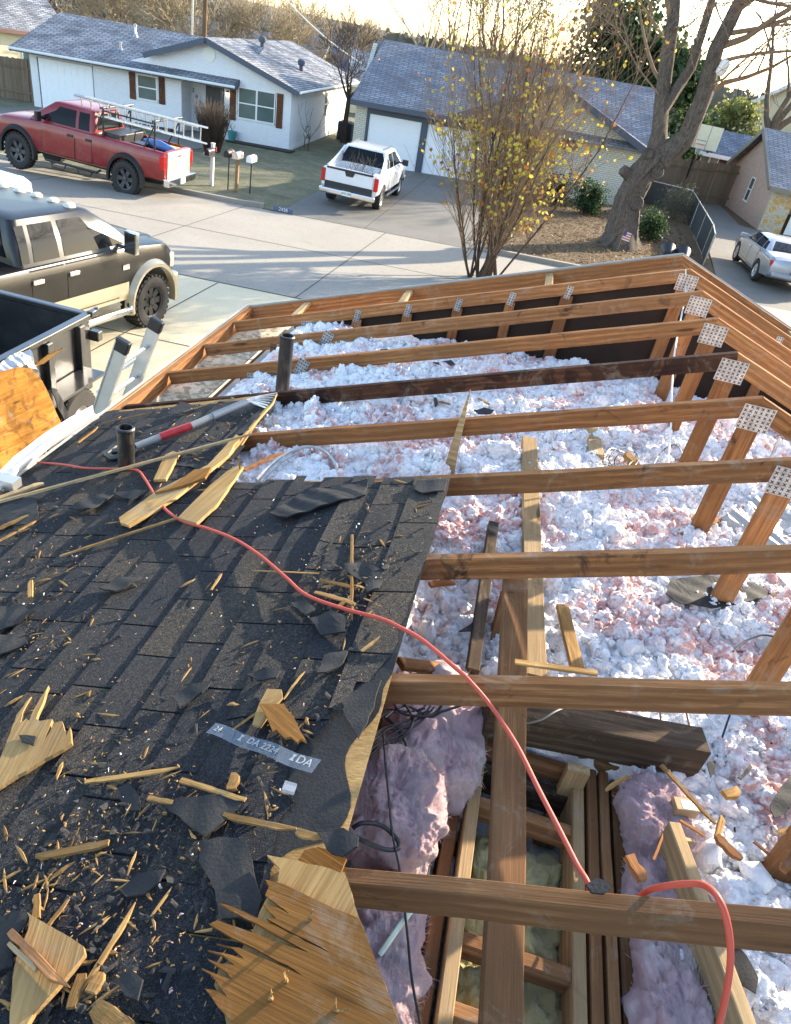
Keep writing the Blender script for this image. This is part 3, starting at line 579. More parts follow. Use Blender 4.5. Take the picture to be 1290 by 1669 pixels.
lm = MB(); lm.lathe([(0, 0), (.05, .01), (.055, .08), (.03, .11)], 10, Matrix.Translation((-2.95, -.08, 1.80))); lm.build('bulb', em.mat, lp, org=(0, 0, 0))
for (x, y) in ((-3.05, 5.2), (-1.0, 5.2)):
    zz = 3.93-.335*(x+3.85); b = MB(); b.lathe([(.10, -.1), (.10, .22), (.17, .24), (.19, .34), (.19, .44), (.12, .50), (0, .52)], 14, Matrix.Translation((x, y, zz))); b.build('roof_vent', M_slate, h, org=(0, 0, 0))
for (x, y, s_) in ((-8.35, 2.4, 1), (-8.4, .9, .6)):
    zz = 2.51+s1*y; b = MB(); b.lathe([(.16, -.03), (.07, .1*s_), (.055, .12*s_), (.055, .42*s_), (.085, .43*s_), (.085, .5*s_), (0, .55*s_)], 10, Matrix.Translation((x, y, zz))); b.build('flue_pipe', M_galv, h, org=(0, 0, 0))
window(h, 6.6, 7.2, 1.0, 2.1, 0, 1, 'y')
b = MB(); b.bx(-5.15, -3.12, -.4, 1.2, -.25, -.06); b.build('porch_slab', M_grey_drive, h, org=(0, 0, 0))
# cream brick house
h = thing('cream_brick_house', 'cream brick house with twin white garage doors behind the leafy young tree', 'house', (-9.9, 30.7, -4.42)); h.rotation_euler = (0, -R(1.3), R(7.5))
b = MB(); b.bx(-.1, .42, 0, .3, -1, 2.45); b.bx(5.55, 12.9, 0, .3, -1, 2.45); b.bx(12.6, 12.9, .3, 9.4, -1, 2.45); b.bx(-.1, .2, .3, 9.4, -1, 2.45); b.bx(.2, 12.6, 9.1, 9.4, -1, 2.45)
gp = [(5.0, 2.45), (12.9, 2.45), (12.9, 2.5), (8.6, 4.35), (5.0, 2.75)]
b.add([(x, 0, z_) for x, z_ in gp]+[(x, .2, z_) for x, z_ in gp], [(4, 3, 2, 1, 0), (5, 6, 7, 8, 9), (0, 1, 6, 5), (1, 2, 7, 6), (2, 3, 8, 7), (3, 4, 9, 8), (4, 0, 5, 9)])
for s_ in (-.1, 12.9):
    q = s_+(.2 if s_ < 0 else -.2); b.add([(s_, 0.05, 2.45), (s_, 9.35, 2.45), (s_, 4.7, 4.6), (q, .05, 2.45), (q, 9.35, 2.45), (q, 4.7, 4.6)], [(0, 1, 2), (5, 4, 3), (0, 3, 4, 1), (1, 4, 5, 2), (2, 5, 3, 0)])
b.build('wall', M_cbrick, h, org=(0, 0, 0))
b = MB(); slab(b, [(-.29, -.5, 2.5), (13.15, -.5, 2.5), (13.7, 4.7, 4.82), (.42, 4.7, 4.82)], .06); slab(b, [(.42, 4.72, 4.82), (13.7, 4.72, 4.82), (13.15, 9.9, 2.5), (-.29, 9.9, 2.5)], .06)
b.build('roof', M_roof2, h, org=(0, 0, 0))
b = MB(); slab(b, [(8.6, -.52, 4.50), (13.17, -.52, 2.53), (13.17, -.3, 2.60), (8.6, 4.2, 4.50)], .06); slab(b, [(4.2, -.52, 2.6), (8.58, -.52, 4.5), (8.58, 4.2, 4.5), (4.2, -.2, 2.66)], .06); b.build('gable_roof', M_roof2, h, org=(0, 0, 0))
b = MB(); beam(b, (-.32, -.52, 2.5), (4.3, -.52, 2.5), .04, .22); beam(b, (8.6, -.54, 4.5), (13.2, -.54, 2.52), .05, .26); beam(b, (4.2, -.54, 2.6), (8.6, -.54, 4.5), .05, .26); beam(b, (-.3, -.5, 2.49), (.41, 4.7, 4.81), .05, .2); beam(b, (13.17, -.5, 2.49), (13.72, 4.7, 4.81), .05, .2); b.bx(.42, 5.55, -.02, .25, 2.02, 2.45); b.build('trim', M_slate, h, org=(0, 0, 0))
panel_door(h, .55, 2.92, -.3, 2.02, .06, M_paintw); panel_door(h, 3.22, 5.5, -.3, 2.02, .06, M_paintw)
b = MB(); b.bx(2.94, 3.2, -.04, .25, -1, 2.02); b.build('door_post', M_slate, h, org=(0, 0, 0)); b = MB(); b.bx(.42, .53, -.02, .2, -1, 2.02); b.build('door_post', M_slate, h, org=(0, 0, 0))
b = MB(); b.lathe([(0, 0), (.45, .01), (.45, .05), (.38, .05), (.38, .03), (0, .03)], 20, Matrix.Translation((9.6, -.0, 2.25)) @ Matrix.Rotation(R(90), 4, 'X') @ Matrix.Diagonal((1, .7, 1, 1))); b.build('oval_vent', M_slate, h, org=(0, 0, 0))
# brick house at the right edge
h = thing('brick_house', 'pinkish brick house with stone corner and narrow white window at the right edge', 'house', (8.9, 34.8, -3.85)); h.rotation_euler = (0, 0, R(3))
b = MB(); gp = [(-1.9, -.6), (5.6, -.6), (5.6, 2.0), (1.9, 3.75), (-1.9, 1.95)]
b.add([(0, y, z_) for y, z_ in gp]+[(.2, y, z_) for y, z_ in gp], [(0, 1, 2, 3, 4), (9, 8, 7, 6, 5)]+[(i, 5+i, 5+(i+1) % 5, (i+1) % 5) for i in range(5)]); b.bx(.2, 8, 5.4, 5.6, -.6, 2); b.build('wall', M_rbrick, h, org=(0, 0, 0))
b = MB(); b.bx(-.02, 1.0, -2.05, -1.903, -.6, 1.95); b.build('stone_corner', M_stone, h, org=(0, 0, 0)); panel_door(h, 1.2, 6.0, -.5, 1.8, -1.95, M_paintw)
b = MB(); slab(b, [(-.35, -2.4, 1.90), (9, -2.4, 1.90), (9, 1.9, 3.92), (-.35, 1.9, 3.92)], .06); slab(b, [(-.35, 1.92, 3.92), (9, 1.92, 3.92), (9, 6.1, 1.9), (-.35, 6.1, 1.9)], .06); b.build('roof', M_roof2, h, org=(0, 0, 0))
b = MB(); beam(b, (-.36, -2.4, 1.9), (-.36, 1.9, 3.92), .05, .22); beam(b, (-.36, 6.1, 1.9), (-.36, 1.9, 3.92), .05, .22); beam(b, (-.35, -2.42, 1.9), (9, -2.42, 1.9), .04, .2); b.build('trim', plain('taupe_trim', (.23, .2, .16), .6), h, org=(0, 0, 0))
window(h, 1.25, 1.85, .75, 1.75, -.0, 1, 'y')
# plainer houses further off
def far_house(label, loc, rz, w_, d_, hh, rise, wall, roof, trim=M_white, wins=2, name='distant_house'):
    h = thing(name, label, 'house', (loc[0], loc[1], gz(*loc[:2])-.3), R(rz), 'houses beyond the neighbours')
    b = MB(); b.bx(-w_/2, w_/2, -d_/2, d_/2, 0, hh)
    for s in (-1, 1): b.add([(-w_/2*s, -d_/2, hh), (-w_/2*s, d_/2, hh), (-w_/2*s, 0, hh+rise)], [(0, 1, 2)])
    b.build('wall', wall, h, org=(0, 0, 0)); b = MB(); e = .4; q = rise/(d_/2)*e
    for s in (-1, 1): slab(b, [(-w_/2-e, s*(d_/2+e), hh-q), (w_/2+e, s*(d_/2+e), hh-q), (w_/2+e, s*.01, hh+rise+.05), (-w_/2-e, s*.01, hh+rise+.05)], .08)
    b.build('roof', roof, h, org=(0, 0, 0)); b = MB()
    for s in (-1, 1):
        for t in (-1, 1): beam(b, (t*(w_/2+e+.02), s*(d_/2+e), hh-q), (t*(w_/2+e+.02), 0, hh+rise+.05), .05, .22)
        beam(b, (-w_/2-e, s*(d_/2+e+.02), hh-q), (w_/2+e, s*(d_/2+e+.02), hh-q), .04, .2)
    b.build('trim', trim, h, org=(0, 0, 0))
    for i in range(wins): x = -w_/2+w_*(i+.5)/wins; window(h, x-.5, x+.5, 1, 2.1, -d_/2-.01, 2)
    return h
M_yellow = plain('pale_yellow_siding', (.72, .62, .40), .7); M_tan = plain('tan_siding', (.45, .38, .28), .8); M_maroon = plain('dark_maroon_siding', (.075, .035, .035), .8)
M_broof = frost_roof('blue_grey_roof', (.05, .075, .12), (.30, .38, .50), .6)
far_house('pale yellow house with frosted blue roof beyond the fence at top left', (-38.5, 42.5), 62, 9, 8, 2.9, 2.3, M_yellow, M_roof1, plain('brown_trim', (.2, .1, .08), .7), 2, 'yellow_house')
far_house('low grey frosted roof behind the white house, left of the utility poles', (-27, 62), 5, 12, 8, 2.5, 1.6, M_tan, M_roof1)
far_house('grey roofed house glimpsed through the bare tree between the two nearest houses', (-17.5, 66), -12, 13, 9, 2.5, 2.2, M_tan, M_roof2)
far_house('frosted roof rising behind the small bare tree, nearer the cream brick house', (-12, 58), 14, 10, 8, 2.2, 1.7, M_yellow, M_roof1)
far_house('sunlit yellow gable with blue roof beyond the wooden fence on the right', (15.5, 60), 70, 11, 9, 3.4, 3.2, M_yellow, M_broof)
far_house('long blue grey roof behind the brick house at the right edge', (23, 54), 6, 15, 10, 2.6, 2.4, M_tan, M_broof)
far_house('small maroon shed with white corner boards behind the wooden fence', (7.6, 46), 10, 4.5, 3.5, 2.5, .9, M_maroon, M_broof, M_white, 1, 'garden_shed')
# fences, hoop, small yard things
def fence(label, pts, hh, nm='wooden_fence', mat=None, gap=.006, bw=.14, drop=0):
    a = Vector((pts[0][0], pts[0][1], gz(*pts[0]))); t = thing(nm, label, 'fence', a); rr2 = random.Random(len(label))
    for (xa, ya), (xb, yb) in zip(pts, pts[1:]):
        L = math.hypot(xb-xa, yb-ya); d = Vector((xb-xa, yb-ya, 0))/L; n = Vector((-d.y, d.x, 0)); b = MB(); k = int(L/bw)
        for i in range(k):
            x = xa+d.x*(i+.5)*bw; y = ya+d.y*(i+.5)*bw; hz = hh+rr2.uniform(-.03, .03); M = Matrix(((d.x, n.x, 0, x), (d.y, n.y, 0, y), (0, 0, 1, gz(x, y)), (0, 0, 0, 1)))
            b.bx(-bw/2+gap/2, bw/2-gap/2, -.01+rr2.uniform(-.004, .004), .01, -.1, hz, M)
        b.build('boards', mat or M_fence, t, org=W(t)); b = MB()
        for hz in (.35, hh-.35): p, q = Vector((xa, ya, gz(xa, ya)+hz)), Vector((xb, yb, gz(xb, yb)+hz)); M = frame(p, q); b.bx(0, L, -.055, -.015, -.04, .04, M); b.bx(0, L, .015, .055, -.04, .04, M)
        b.build('rail', mat or M_fence, t, org=W(t))
        for i in range(int(L/2.4)+1): b = MB(); x = xa+d.x*min(L, i*2.4); y = ya+d.y*min(L, i*2.4); b.bx(x-.05, x+.05, y-.05, y+.05, gz(x, y)-.2, gz(x, y)+hh+.05); b.build('post', mat or M_fence, t, org=W(t))
    return t
fence('weathered board fence at the left of the white house', [(-31, 30.5), (-25.6, 30.9)], 1.75)
fence('tall weathered board gate fence across the side driveway by the brick house', [(3.2, 36.2), (8.7, 39.2)], 1.95)
fence('higher brown board fence standing further back beside the brick house', [(6.5, 46.5), (14, 47.5)], 2.6)
t = thing('mesh_fence', 'low fence wrapped in dark mesh along the side driveway', 'fence', (5.4, 28, gz(5.4, 28)))
b = MB(); pts = [(5.0, 22.4), (5.25, 24.4), (5.4, 27), (5.55, 30), (5.75, 33.6), (3.2, 35.0)]
for (xa, ya), (xb, yb) in zip(pts, pts[1:]): p, q = Vector((xa, ya, gz(xa, ya)+1.0)), Vector((xb, yb, gz(xb, yb)+1.0)); b.bx(0, (q-p).length, -.008, .008, -1.02, 0, frame(p, q))
b.build('mesh', plain('dark_mesh', (.035, .04, .045), .7, 0, .4, 40), t, org=W(t)); b = MB()
b.tube([(x, y, gz(x, y)+1.02) for x, y in pts], .022, 8); b.build('top_rail', M_galv, t, org=W(t))
for x, y in pts: b = MB(); b.tube([(x, y, gz(x, y)-.1), (x, y, gz(x, y)+1.06)], .03, 8); b.build('post', M_galv, t, org=W(t))
hp = gnd_h = Vector((5.9, 38.0, gz(5.9, 38))); t = thing('basketball_hoop', 'basketball hoop with pale backboard rising behind the wooden fence', 'basketball hoop', hp)
b = MB(); b.tube([(0, 0, 0), (.02, -.3, 1.2), (.05, -.45, 2.6)], .06, 8); b.build('pole', M_black, t, org=(0, 0, 0)); b = MB(); b.bx(-.85, .85, -.95, -.91, 2.55, 3.6)
b.build('backboard', plain('sunlit_backboard', (.7, .66, .48), .3), t, org=(0, 0, 0)); b = MB()
for x in (-.28, .28): b.bx(x-.01, x+.01, -.96, -.952, 2.56, 3.59)
b.bx(-.23, .23, -.96, -.952, 2.9, 2.925); b.build('backboard_line', M_slate, t, org=(0, 0, 0)); b = MB(); b.tube([(.23*math.cos(a), -1.2+.23*math.sin(a), 2.75) for a in [i*math.pi/10 for i in range(21)]], .012, 6); b.build('rim', plain('orange_rim', (.6, .16, .05), .5), t, org=(0, 0, 0))
b = MB()
for i in range(12): a = i*math.pi/6; b.tube([(.23*math.cos(a), -1.2+.23*math.sin(a), 2.74), (.15*math.cos(a+.3), -1.2+.15*math.sin(a+.3), 2.5), (.11*math.cos(a), -1.2+.11*math.sin(a), 2.3)], .007, 4)
b.build('net', M_white, t, org=(0, 0, 0)); b = MB(); b.tube([(.05, -.45, 2.6), (0, -.93, 3.0)], .03, 6); b.tube([(.03, -.35, 1.9), (0, -.93, 2.7)], .025, 6); b.build('bracket', M_black, t, org=(0, 0, 0))
t = thing('air_conditioner', 'dark air conditioning unit on the ground beside the white house', 'air conditioner', (-12.1, 37.6, gz(-12.1, 37.6)))
b = MB(); b.bx(-.4, .4, -.4, .4, 0, .9); b.build('cabinet', M_slate, t, org=(0, 0, 0), bev=.04); b = MB()
for i in range(14): b.bx(-.37, .37, -.415, -.402, .06+i*.055, .085+i*.055); b.bx(-.415, -.402, -.37, .37, .06+i*.055, .085+i*.055)
b.build('grille', M_black, t, org=(0, 0, 0)); b = MB(); b.lathe([(.33, .9), (.33, .93), (.28, .93), (.28, .91), (.05, .94), (0, .94)], 16); b.build('fan_guard', M_black, t, org=(0, 0, 0))
t = thing('gas_meter', 'grey gas meter and pipes at the corner of the white house', 'gas meter', (-12.55, 32.0, gz(-12.55, 32)))
b = MB(); b.box((0, 0, .62), (.28, .2, .34)); b.lathe([(0, 0), (.13, .01), (.13, .09), (0, .1)], 12, Matrix.Translation((-.05, -.1, .62)) @ Matrix.Rotation(R(90), 4, 'X')); b.build('meter_body', M_galv, t, org=(0, 0, 0), bev=.03)
b = MB(); b.tube([(-.1, 0, 0), (-.1, 0, .95), (.1, 0, .98), (.1, 0, .8)], .022, 8); b.tube([(.1, 0, .5), (.1, 0, 0)], .022, 8); b.build('pipework', M_slate, t, org=(0, 0, 0))
t = thing('flower_pot', 'teal flower pot with a dry plant near the dark front door', 'plant pot', (-15.55, 30.1, gz(-15.5, 30.1)+.05)); b = MB(); b.lathe([(0, 0), (.15, 0), (.21, .33), (.23, .33), (.23, .38), (.19, .38), (.18, .3), (0, .3)], 16); b.build('pot', plain('teal_glaze', (.05, .22, .22), .4), t, org=(0, 0, 0))
b = MB(); r3 = random.Random(2)
for i in range(9): a = r3.uniform(0, 6.28); b.tube([(0, 0, .3), (.06*math.cos(a), .06*math.sin(a), .5), (.15*math.cos(a), .15*math.sin(a), r3.uniform(.55, .75))], .006, 4)
b.build('stems', M_twig, t, org=(0, 0, 0))
b = MB(); strip(b, [(-20.3, 29.3), (-18.3, 29.45)], .9, -.05, .05); strip(b, [(-15.7, 29.75), (-12.6, 29.8)], .7, -.05, .05); o = b.build('mulch_bed', plain('dark_mulch', (.03, .022, .017), .95, 0, .5, 30, .8), org=(0, 0, 0)); o['kind'] = 'structure'
# mailboxes
def mailbox(label, x, y, hgt, col, post, wide=.17, arm=False, plaque=False):
    t = thing('mailbox', label, 'mailbox', (x, y, gz(x, y)), R(180), 'mailboxes at the kerb'); b = MB()
    if post == 'white': b.bx(-.05, .05, -.05, .05, 0, hgt+.22, None); b.bx(-.05, .3, -.045, .045, hgt-.2, hgt-.11); b.prism([(-.06, -.06), (.06, -.06), (.06, .06), (-.06, .06)], .02, Matrix.Translation((0, 0, hgt+.22)))
    elif post == 'wood': b.bx(-.05, .05, -.05, .05, 0, hgt)
    else: b.tube([(0, 0, 0), (.0, 0, hgt)], .022, 8)
    b.build('post', {'white': M_white, 'wood': M_pale}.get(post, M_black), t, org=(0, 0, 0))
    ox = .25 if post == 'white' else 0; z0 = hgt-(.11 if post == 'white' else 0); prof = [(-wide/2, 0), (wide/2, 0), (wide/2, .12)]+[(wide/2*math.cos(a), .12+.09*math.sin(a)) for a in [i*math.pi/8 for i in range(1, 8)]]+[(-wide/2, .12)]
    b = MB(); b.rings([[(ox+p[0]*0+s, p[0], z0+p[1]) for p in prof] for s in (-.25, .25)], True); M_ = Matrix.Identity(4); bo = b.build('box', col, t, org=(0, 0, 0)); bo.rotation_euler = (0, 0, R(90) if not arm else 0)
    b = MB(); b.rings([[(s, p[0]*1.04, z0-.004+p[1]*1.04) for p in prof] for s in (.25, .262)], True); dd = b.build('door', col, bo, org=(0, 0, 0)); b = MB(); b.bx(-.1, -.07, wide/2+.004, wide/2+.012, z0+.08, z0+.24); b.bx(-.1, .0, wide/2+.004, wide/2+.012, z0+.2, z0+.24); b.build('flag', plain('red_flag', (.5, .03, .03), .5), bo, org=(0, 0, 0)); return t
mailbox('black mailbox hung on a white wooden post', -12.14, 19.95, 1.1, M_black, 'white')
mailbox('small black mailbox on a thin pole between the white post and the silver box', -11.47, 19.75, 1.05, M_black, 'pole')
mailbox('silver grey mailbox on a pale wooden post', -11.15, 19.7, 1.05, M_galv, 'wood', .2)
mailbox('white mailbox alone on a thin black pole, rightmost of the mailboxes', -10.72, 19.85, 1.0, M_paintw, 'pole', .18)
t = thing('curb_sign', 'small kerb plate reading 2438 at the corner of the lawn', 'number sign', (-8.9, 18.02, gz(-8.9, 18)+.0)); b = MB(); b.bx(-.32, .32, -.005, .02, .0, .15); b.build('plate', plain('blue_grey_plate', (.10, .13, .2), .6), t, org=(0, 0, 0))
text('digits', '2438', .15, Matrix.Translation((0, -.008, .075)) @ Matrix.Rotation(R(90), 4, 'X'), M_white, t, .002)
# ---------------------------------------------------------------- trees
def limb(b, p, d, L, r, lev, rg, up=.12, spread=.75, nk=3, wob=.18, minr=.004, tips=None, seg=None):
    n = 4 if lev > 1 else 2; pts = [p.copy()]; rs = [r]; dd = d.normalized()
    for i in range(n):
        dd = (dd+Vector((rg.gauss(0, wob), rg.gauss(0, wob), rg.gauss(0, wob)+up))*.6).normalized(); pts.append(pts[-1]+dd*L/n); rs.append(max(minr, r*(1-.55*(i+1)/n)))
    b.tube(pts, rs, 7 if r > .05 else (4 if r > .012 else 3), r > .05)
    if lev <= 0:
        if tips is not None: tips += [(pts[j], dd) for j in (1, 2) if j < len(pts)]
        return
    for i in range(nk):
        t = rg.uniform(.3, 1) if i else 1; k = min(n-1, int(t*n)); f = t*n-k; q = pts[k].lerp(pts[k+1], f) if k < n else pts[-1]
        a = dd.orthogonal().normalized(); a.rotate(Matrix.Rotation(rg.uniform(0, 6.28), 3, dd)); nd = (dd+a*rg.uniform(spread*.5, spread)*(1 if i else .5)).normalized()
        limb(b, q, nd, L*rg.uniform(.6, .82), rs[min(k+1, n)]*rg.uniform(.6, .8) if i else rs[-1], lev-1, rg, up, spread, nk, wob, minr, tips)
def leaves(pts, n, size, spread, rg, flat=.0):
    b = MB()
    for i in range(n):
        p, d = pts[rg.randrange(len(pts))]; c = p+Vector((rg.gauss(0, spread), rg.gauss(0, spread), rg.gauss(0, spread))); s = size*rg.uniform(.6, 1.3)
        M = Matrix.Translation(c) @ Euler((rg.uniform(-1.6, 1.6), rg.uniform(-1.6, 1.6), rg.uniform(0, 6.28))).to_matrix().to_4x4()
        b.add([(0, -s*.55, 0), (s*.42, -s*.1, s*.1), (s*.3, s*.35, s*.06), (0, s*.6, 0), (-s*.3, s*.35, s*.06), (-s*.42, -s*.1, s*.1)], [(0, 1, 2, 3), (0, 3, 4, 5)], 0, M)
    return b
def bare_tree(label, x, y, h_, r, lev=5, seed=1, spread=.75, nk=3, up=.1, lean=(0, 0), mat=None, twig=None, name='bare_tree', first=.3, z=None, minr=.006, group=None, wob=.18):
    rg = random.Random(seed); t = thing(name, label, 'tree', (x, y, gz(x, y) if z is None else z), 0, group); b = MB(); c = MB(); d = Vector((lean[0], lean[1], 1)).normalized(); p1 = d*h_*first
    b.tube([Vector((0, 0, -.2)), Vector((0, 0, 0)), p1*.5+Vector((rg.uniform(-.05, .05), 0, 0)), p1], [r*1.5, r*1.25, r, r*.85], 10)
    for i in range(nk+1):
        a = 6.28*i/(nk+1)+rg.uniform(-.5, .5); limb(c, p1, d+Vector((math.cos(a), math.sin(a), 0))*spread*rg.uniform(.5, 1), h_*(1-first)*.42, r*.6, lev-1, rg, up, spread, nk, wob, minr)
    b.build('trunk', mat or M_bark, t, org=(0, 0, 0)); c.build('crown', twig or M_twig, t, org=(0, 0, 0)); return t
bare_tree('small bare dark tree beside the white house, behind the white pickup', -11.9, 36.5, 5.6, .13, 6, 4, .8, 3, .08, mat=M_twigd, twig=M_twigd, minr=.008, first=.36)
bare_tree('spindly bare shrub against the side wall of the white house', -12.3, 31.6, 2.4, .03, 3, 8, .9, 2, .1, twig=M_twigd, name='bare_shrub', first=.2)
# young tree by the street with upright stems and yellow leaves
t = thing('leafy_tree', 'young many stemmed tree with scattered yellow and orange leaves near the street', 'tree', (-2.0, 14.3, gz(-2, 14.3))); rg = random.Random(7); c = MB(); tips = []; tr_ = MB()
for i in range(20):
    a = rg.uniform(0, 6.28); s = rg.uniform(.05, .62); base = Vector((rg.uniform(-.45, .45), rg.uniform(-.3, .3), 0)); d = Vector((math.cos(a)*s, math.sin(a)*s, 1)); L = rg.uniform(4.2, 7.4)*(1.1-s*.5); n = 8; pts = [base]; dd = d.normalized(); r0 = rg.uniform(.028, .05)
    for k in range(n): dd = (dd+Vector((rg.gauss(0, .06), rg.gauss(0, .06), .07))).normalized(); pts.append(pts[-1]+dd*L/n)
    tr_.tube(pts, [r0*(1-.86*k/n) for k in range(n+1)], 6)
    for k in range(1, n):
        for m_ in range(6):
            q = pts[k].lerp(pts[k+1], rg.random()); o_ = Vector((rg.gauss(0, 1), rg.gauss(0, 1), .6)).normalized(); limb(c, q, dd+o_*rg.uniform(.6, 1.5), rg.uniform(.6, 1.6)*(1.15-k/n*.45), .012*(1.2-k/n), 2, rg, .12, .7, 2, .13, .0034, tips)
tr_.build('trunk', M_twigd, t, org=(0, 0, 0)); c.build('twigs', M_twigt, t, org=(0, 0, 0))
low = [p for p in tips if p[0].z < 3.6]; leaves(low, 1500, .095, .05, rg).build('leaves', M_yleaf, t, org=(0, 0, 0)); 
hi = [p for p in tips if p[0].z >= 3.6]; leaves(hi, 900, .085, .04, rg).build('leaves', M_yleaf, t, org=(0, 0, 0))
# the big leaning tree
t = thing('big_tree', 'big old leaning tree with knotted forked trunk and bare crown', 'tree', (2.25, 23, gz(2.25, 23))); b = MB(); rg = random.Random(3); bz = t.location
def wp(*p): return Vector(p)-bz
def trunk(b, pts, rs, seg=14, lump=.12, s=1):
    P = []; Q = []
    for i in range(len(pts)-1):
        for k in range(10): P.append(Vector(pts[i]).lerp(Vector(pts[i+1]), k/10)); Q.append(rs[i]+(rs[i+1]-rs[i])*k/10)
    P.append(Vector(pts[-1])); Q.append(rs[-1]); n0 = len(b.v); b.tube(P, Q, seg)
    for i in range(n0, len(b.v)):
        v = Vector(b.v[i]); c_ = P[min(len(P)-1, (i-n0)//seg)]; a = math.atan2(v.y-c_.y, v.x-c_.x); k = 1+lump*(math.sin(a*4+v.z*1.3+s)*.6+math.sin(a*7-v.z*2.1)*.5+math.sin(a*13+v.z*.8)*.45+rg.uniform(-.28, .28)); b.v[i] = tuple(c_+(v-c_)*k)
trunk(b, [wp(2.1, 23, -4.3), wp(2.05, 23, -3.7), wp(1.85, 23, -2.6), wp(2.05, 23, -1.7), wp(2.45, 23, -.95)], [.86, .54, .43, .43, .42], 30)
for a in (0, 1, 2, 3, 4): trunk(b, [wp(2.1, 23, -3.3), wp(2.1+.75*math.cos(a*1.3+2.6), 23+.75*math.sin(a*1.3+2.6), -4.25)], [.3, .16], 8)
trunk(b, [wp(2.35, 23, -1.2), wp(2.15, 23, -.3), wp(1.85, 23.1, .9), wp(1.5, 23.2, 2.6), wp(1.0, 23.5, 4.6)], [.40, .26, .23, .19, .14], 12)
trunk(b, [wp(2.45, 23, -1.1), wp(3.1, 23, -.35), wp(3.15, 22.9, .9), wp(3.0, 22.8, 2.2), wp(3.3, 22.7, 4.5)], [.42, .30, .26, .22, .16], 12)
trunk(b, [wp(2.05, 23, .2), wp(2.5, 23.2, 1.6), wp(2.45, 23.3, 3.6)], [.18, .15, .11], 10); trunk(b, [wp(1.9, 23, -1.9), wp(1.35, 22.8, -1.65)], [.24, .17], 9)
for (x, z_, a) in ((2.15, -2.55, .2), (2.5, -1.5, .17), (2.0, -1.0, .15)): b.lathe([(a*.5, -.3), (a*1.25, .0), (a*1.1, .05), (a*.7, .0), (0, -.03)], 12, Matrix.Translation(wp(x, 22.62, z_)) @ Matrix.Rotation(R(80), 4, 'X'))
b.build('trunk', M_bark, t, org=(0, 0, 0)); c = MB()
for (p, d, L, r) in ((wp(1.0, 23.5, 4.6), (-.3, .2, 1), 3.2, .13), (wp(3.3, 22.7, 4.5), (.4, -.3, 1), 3.4, .15), (wp(2.45, 23.3, 3.6), (.1, .5, 1), 2.8, .1), (wp(1.5, 23.2, 2.6), (-1, -.3, .8), 3.0, .09), (wp(3.0, 22.8, 2.2), (1.1, -.2, .7), 3.3, .11), (wp(3.15, 22.9, .9), (1, .3, .9), 3.0, .09), (wp(1.85, 23.1, .9), (-.9, .2, 1.1), 2.6, .07), (wp(3.2, 22.8, 3.2), (1, .8, .8), 3.0, .09), (wp(1.2, 23.4, 3.6), (-.6, -.9, .7), 2.6, .08), (wp(1.7, 23.2, 2.0), (-.7, .5, .4), 2.2, .06), (wp(3.1, 22.8, 1.8), (.9, -.8, .5), 2.6, .07), (wp(3.15, 22.8, 2.6), (1, -.1, .3), 3.6, .08), (wp(3.3, 22.7, 4.0), (.9, -.5, -.05), 3.0, .06), (wp(1.3, 23.3, 3.2), (-1, .1, .1), 2.6, .06), (wp(2.45, 23.3, 3.2), (.2, -.9, .1), 2.2, .05), (wp(1.6, 23.2, 2.4), (-.3, -1, .2), 2.0, .05), (wp(3.4, 22.8, 3.6), (1.2, .6, .1), 3.2, .06), (wp(1.9, 23, .6), (-1, -.4, .6), 1.9, .045), (wp(3.1, 22.9, 1.2), (1, -.5, .6), 2.2, .05)):
    limb(c, p, Vector(d), L, r, 2 if p.z+bz.z > 3.5 else 5, rg, .04, .85, 3, .22, .007)
c.build('crown', M_twigt, t, org=(0, 0, 0))
b = MB(); b.lathe([(0, 0), (.08, .01), (.15, .1), (.16, .42), (.12, .46), (0, .47)], 12, Matrix.Translation((3.3, 22.6, 1.5)) @ Matrix.Rotation(R(15), 4, 'Y')); tag(b.build('hanging_birdhouse', M_white), 'white cylinder hanging in the fork of the big tree', 'birdhouse')
# trees behind the fence on the right, thickets and far trees
bare_tree('pale many limbed tree rising behind the brick house and fence', 10.4, 45, 12, .34, 6, 12, .8, 3, .05, lean=(.1, 0), minr=.012, first=.28)
bare_tree('bare tree leaning right behind the basketball hoop', 13.5, 47, 11, .24, 5, 22, .8, 3, .05, lean=(.45, 0), minr=.012, first=.35)
bare_tree('tall dark bare tree behind the cream brick house ridge', -5.5, 47, 11, .22, 6, 31, .6, 3, .12, minr=.012, mat=M_twigd, twig=M_twigd)
bare_tree('slim dark bare tree left of the one behind the ridge', -8.6, 50, 10.5, .18, 5, 33, .55, 3, .12, minr=.012, mat=M_twigd, twig=M_twigd)
bare_tree('pale faint bare tree against the bright sky at the top centre', -14, 70, 11, .2, 5, 36, .7, 3, .1, minr=.014, mat=M_twigp, twig=M_twigp)
for i, (x, y, hh) in enumerate(((-33, 52, 7), (-30, 56, 7.5), (-27.5, 53, 6.5), (-24.5, 58, 7), (-21.5, 55, 6.2), (-36, 58, 8), (-19, 62, 6))):
    bare_tree(('tan bushy bare tree nearest the yellow house', 'tan thicket tree second from the yellow house', 'tan thicket tree just left of the utility poles', 'tan thicket tree just right of the utility poles', 'low tan bushy tree right of the thicket', 'taller tan tree at the back of the thicket', 'faint low tree at the right end of the thicket')[i], x, y, hh, .13, 5, 50+i, .9, 4, .03, minr=.016, mat=M_twigp, twig=M_twigp, group='bare thicket behind the white house', first=.15, wob=.25)
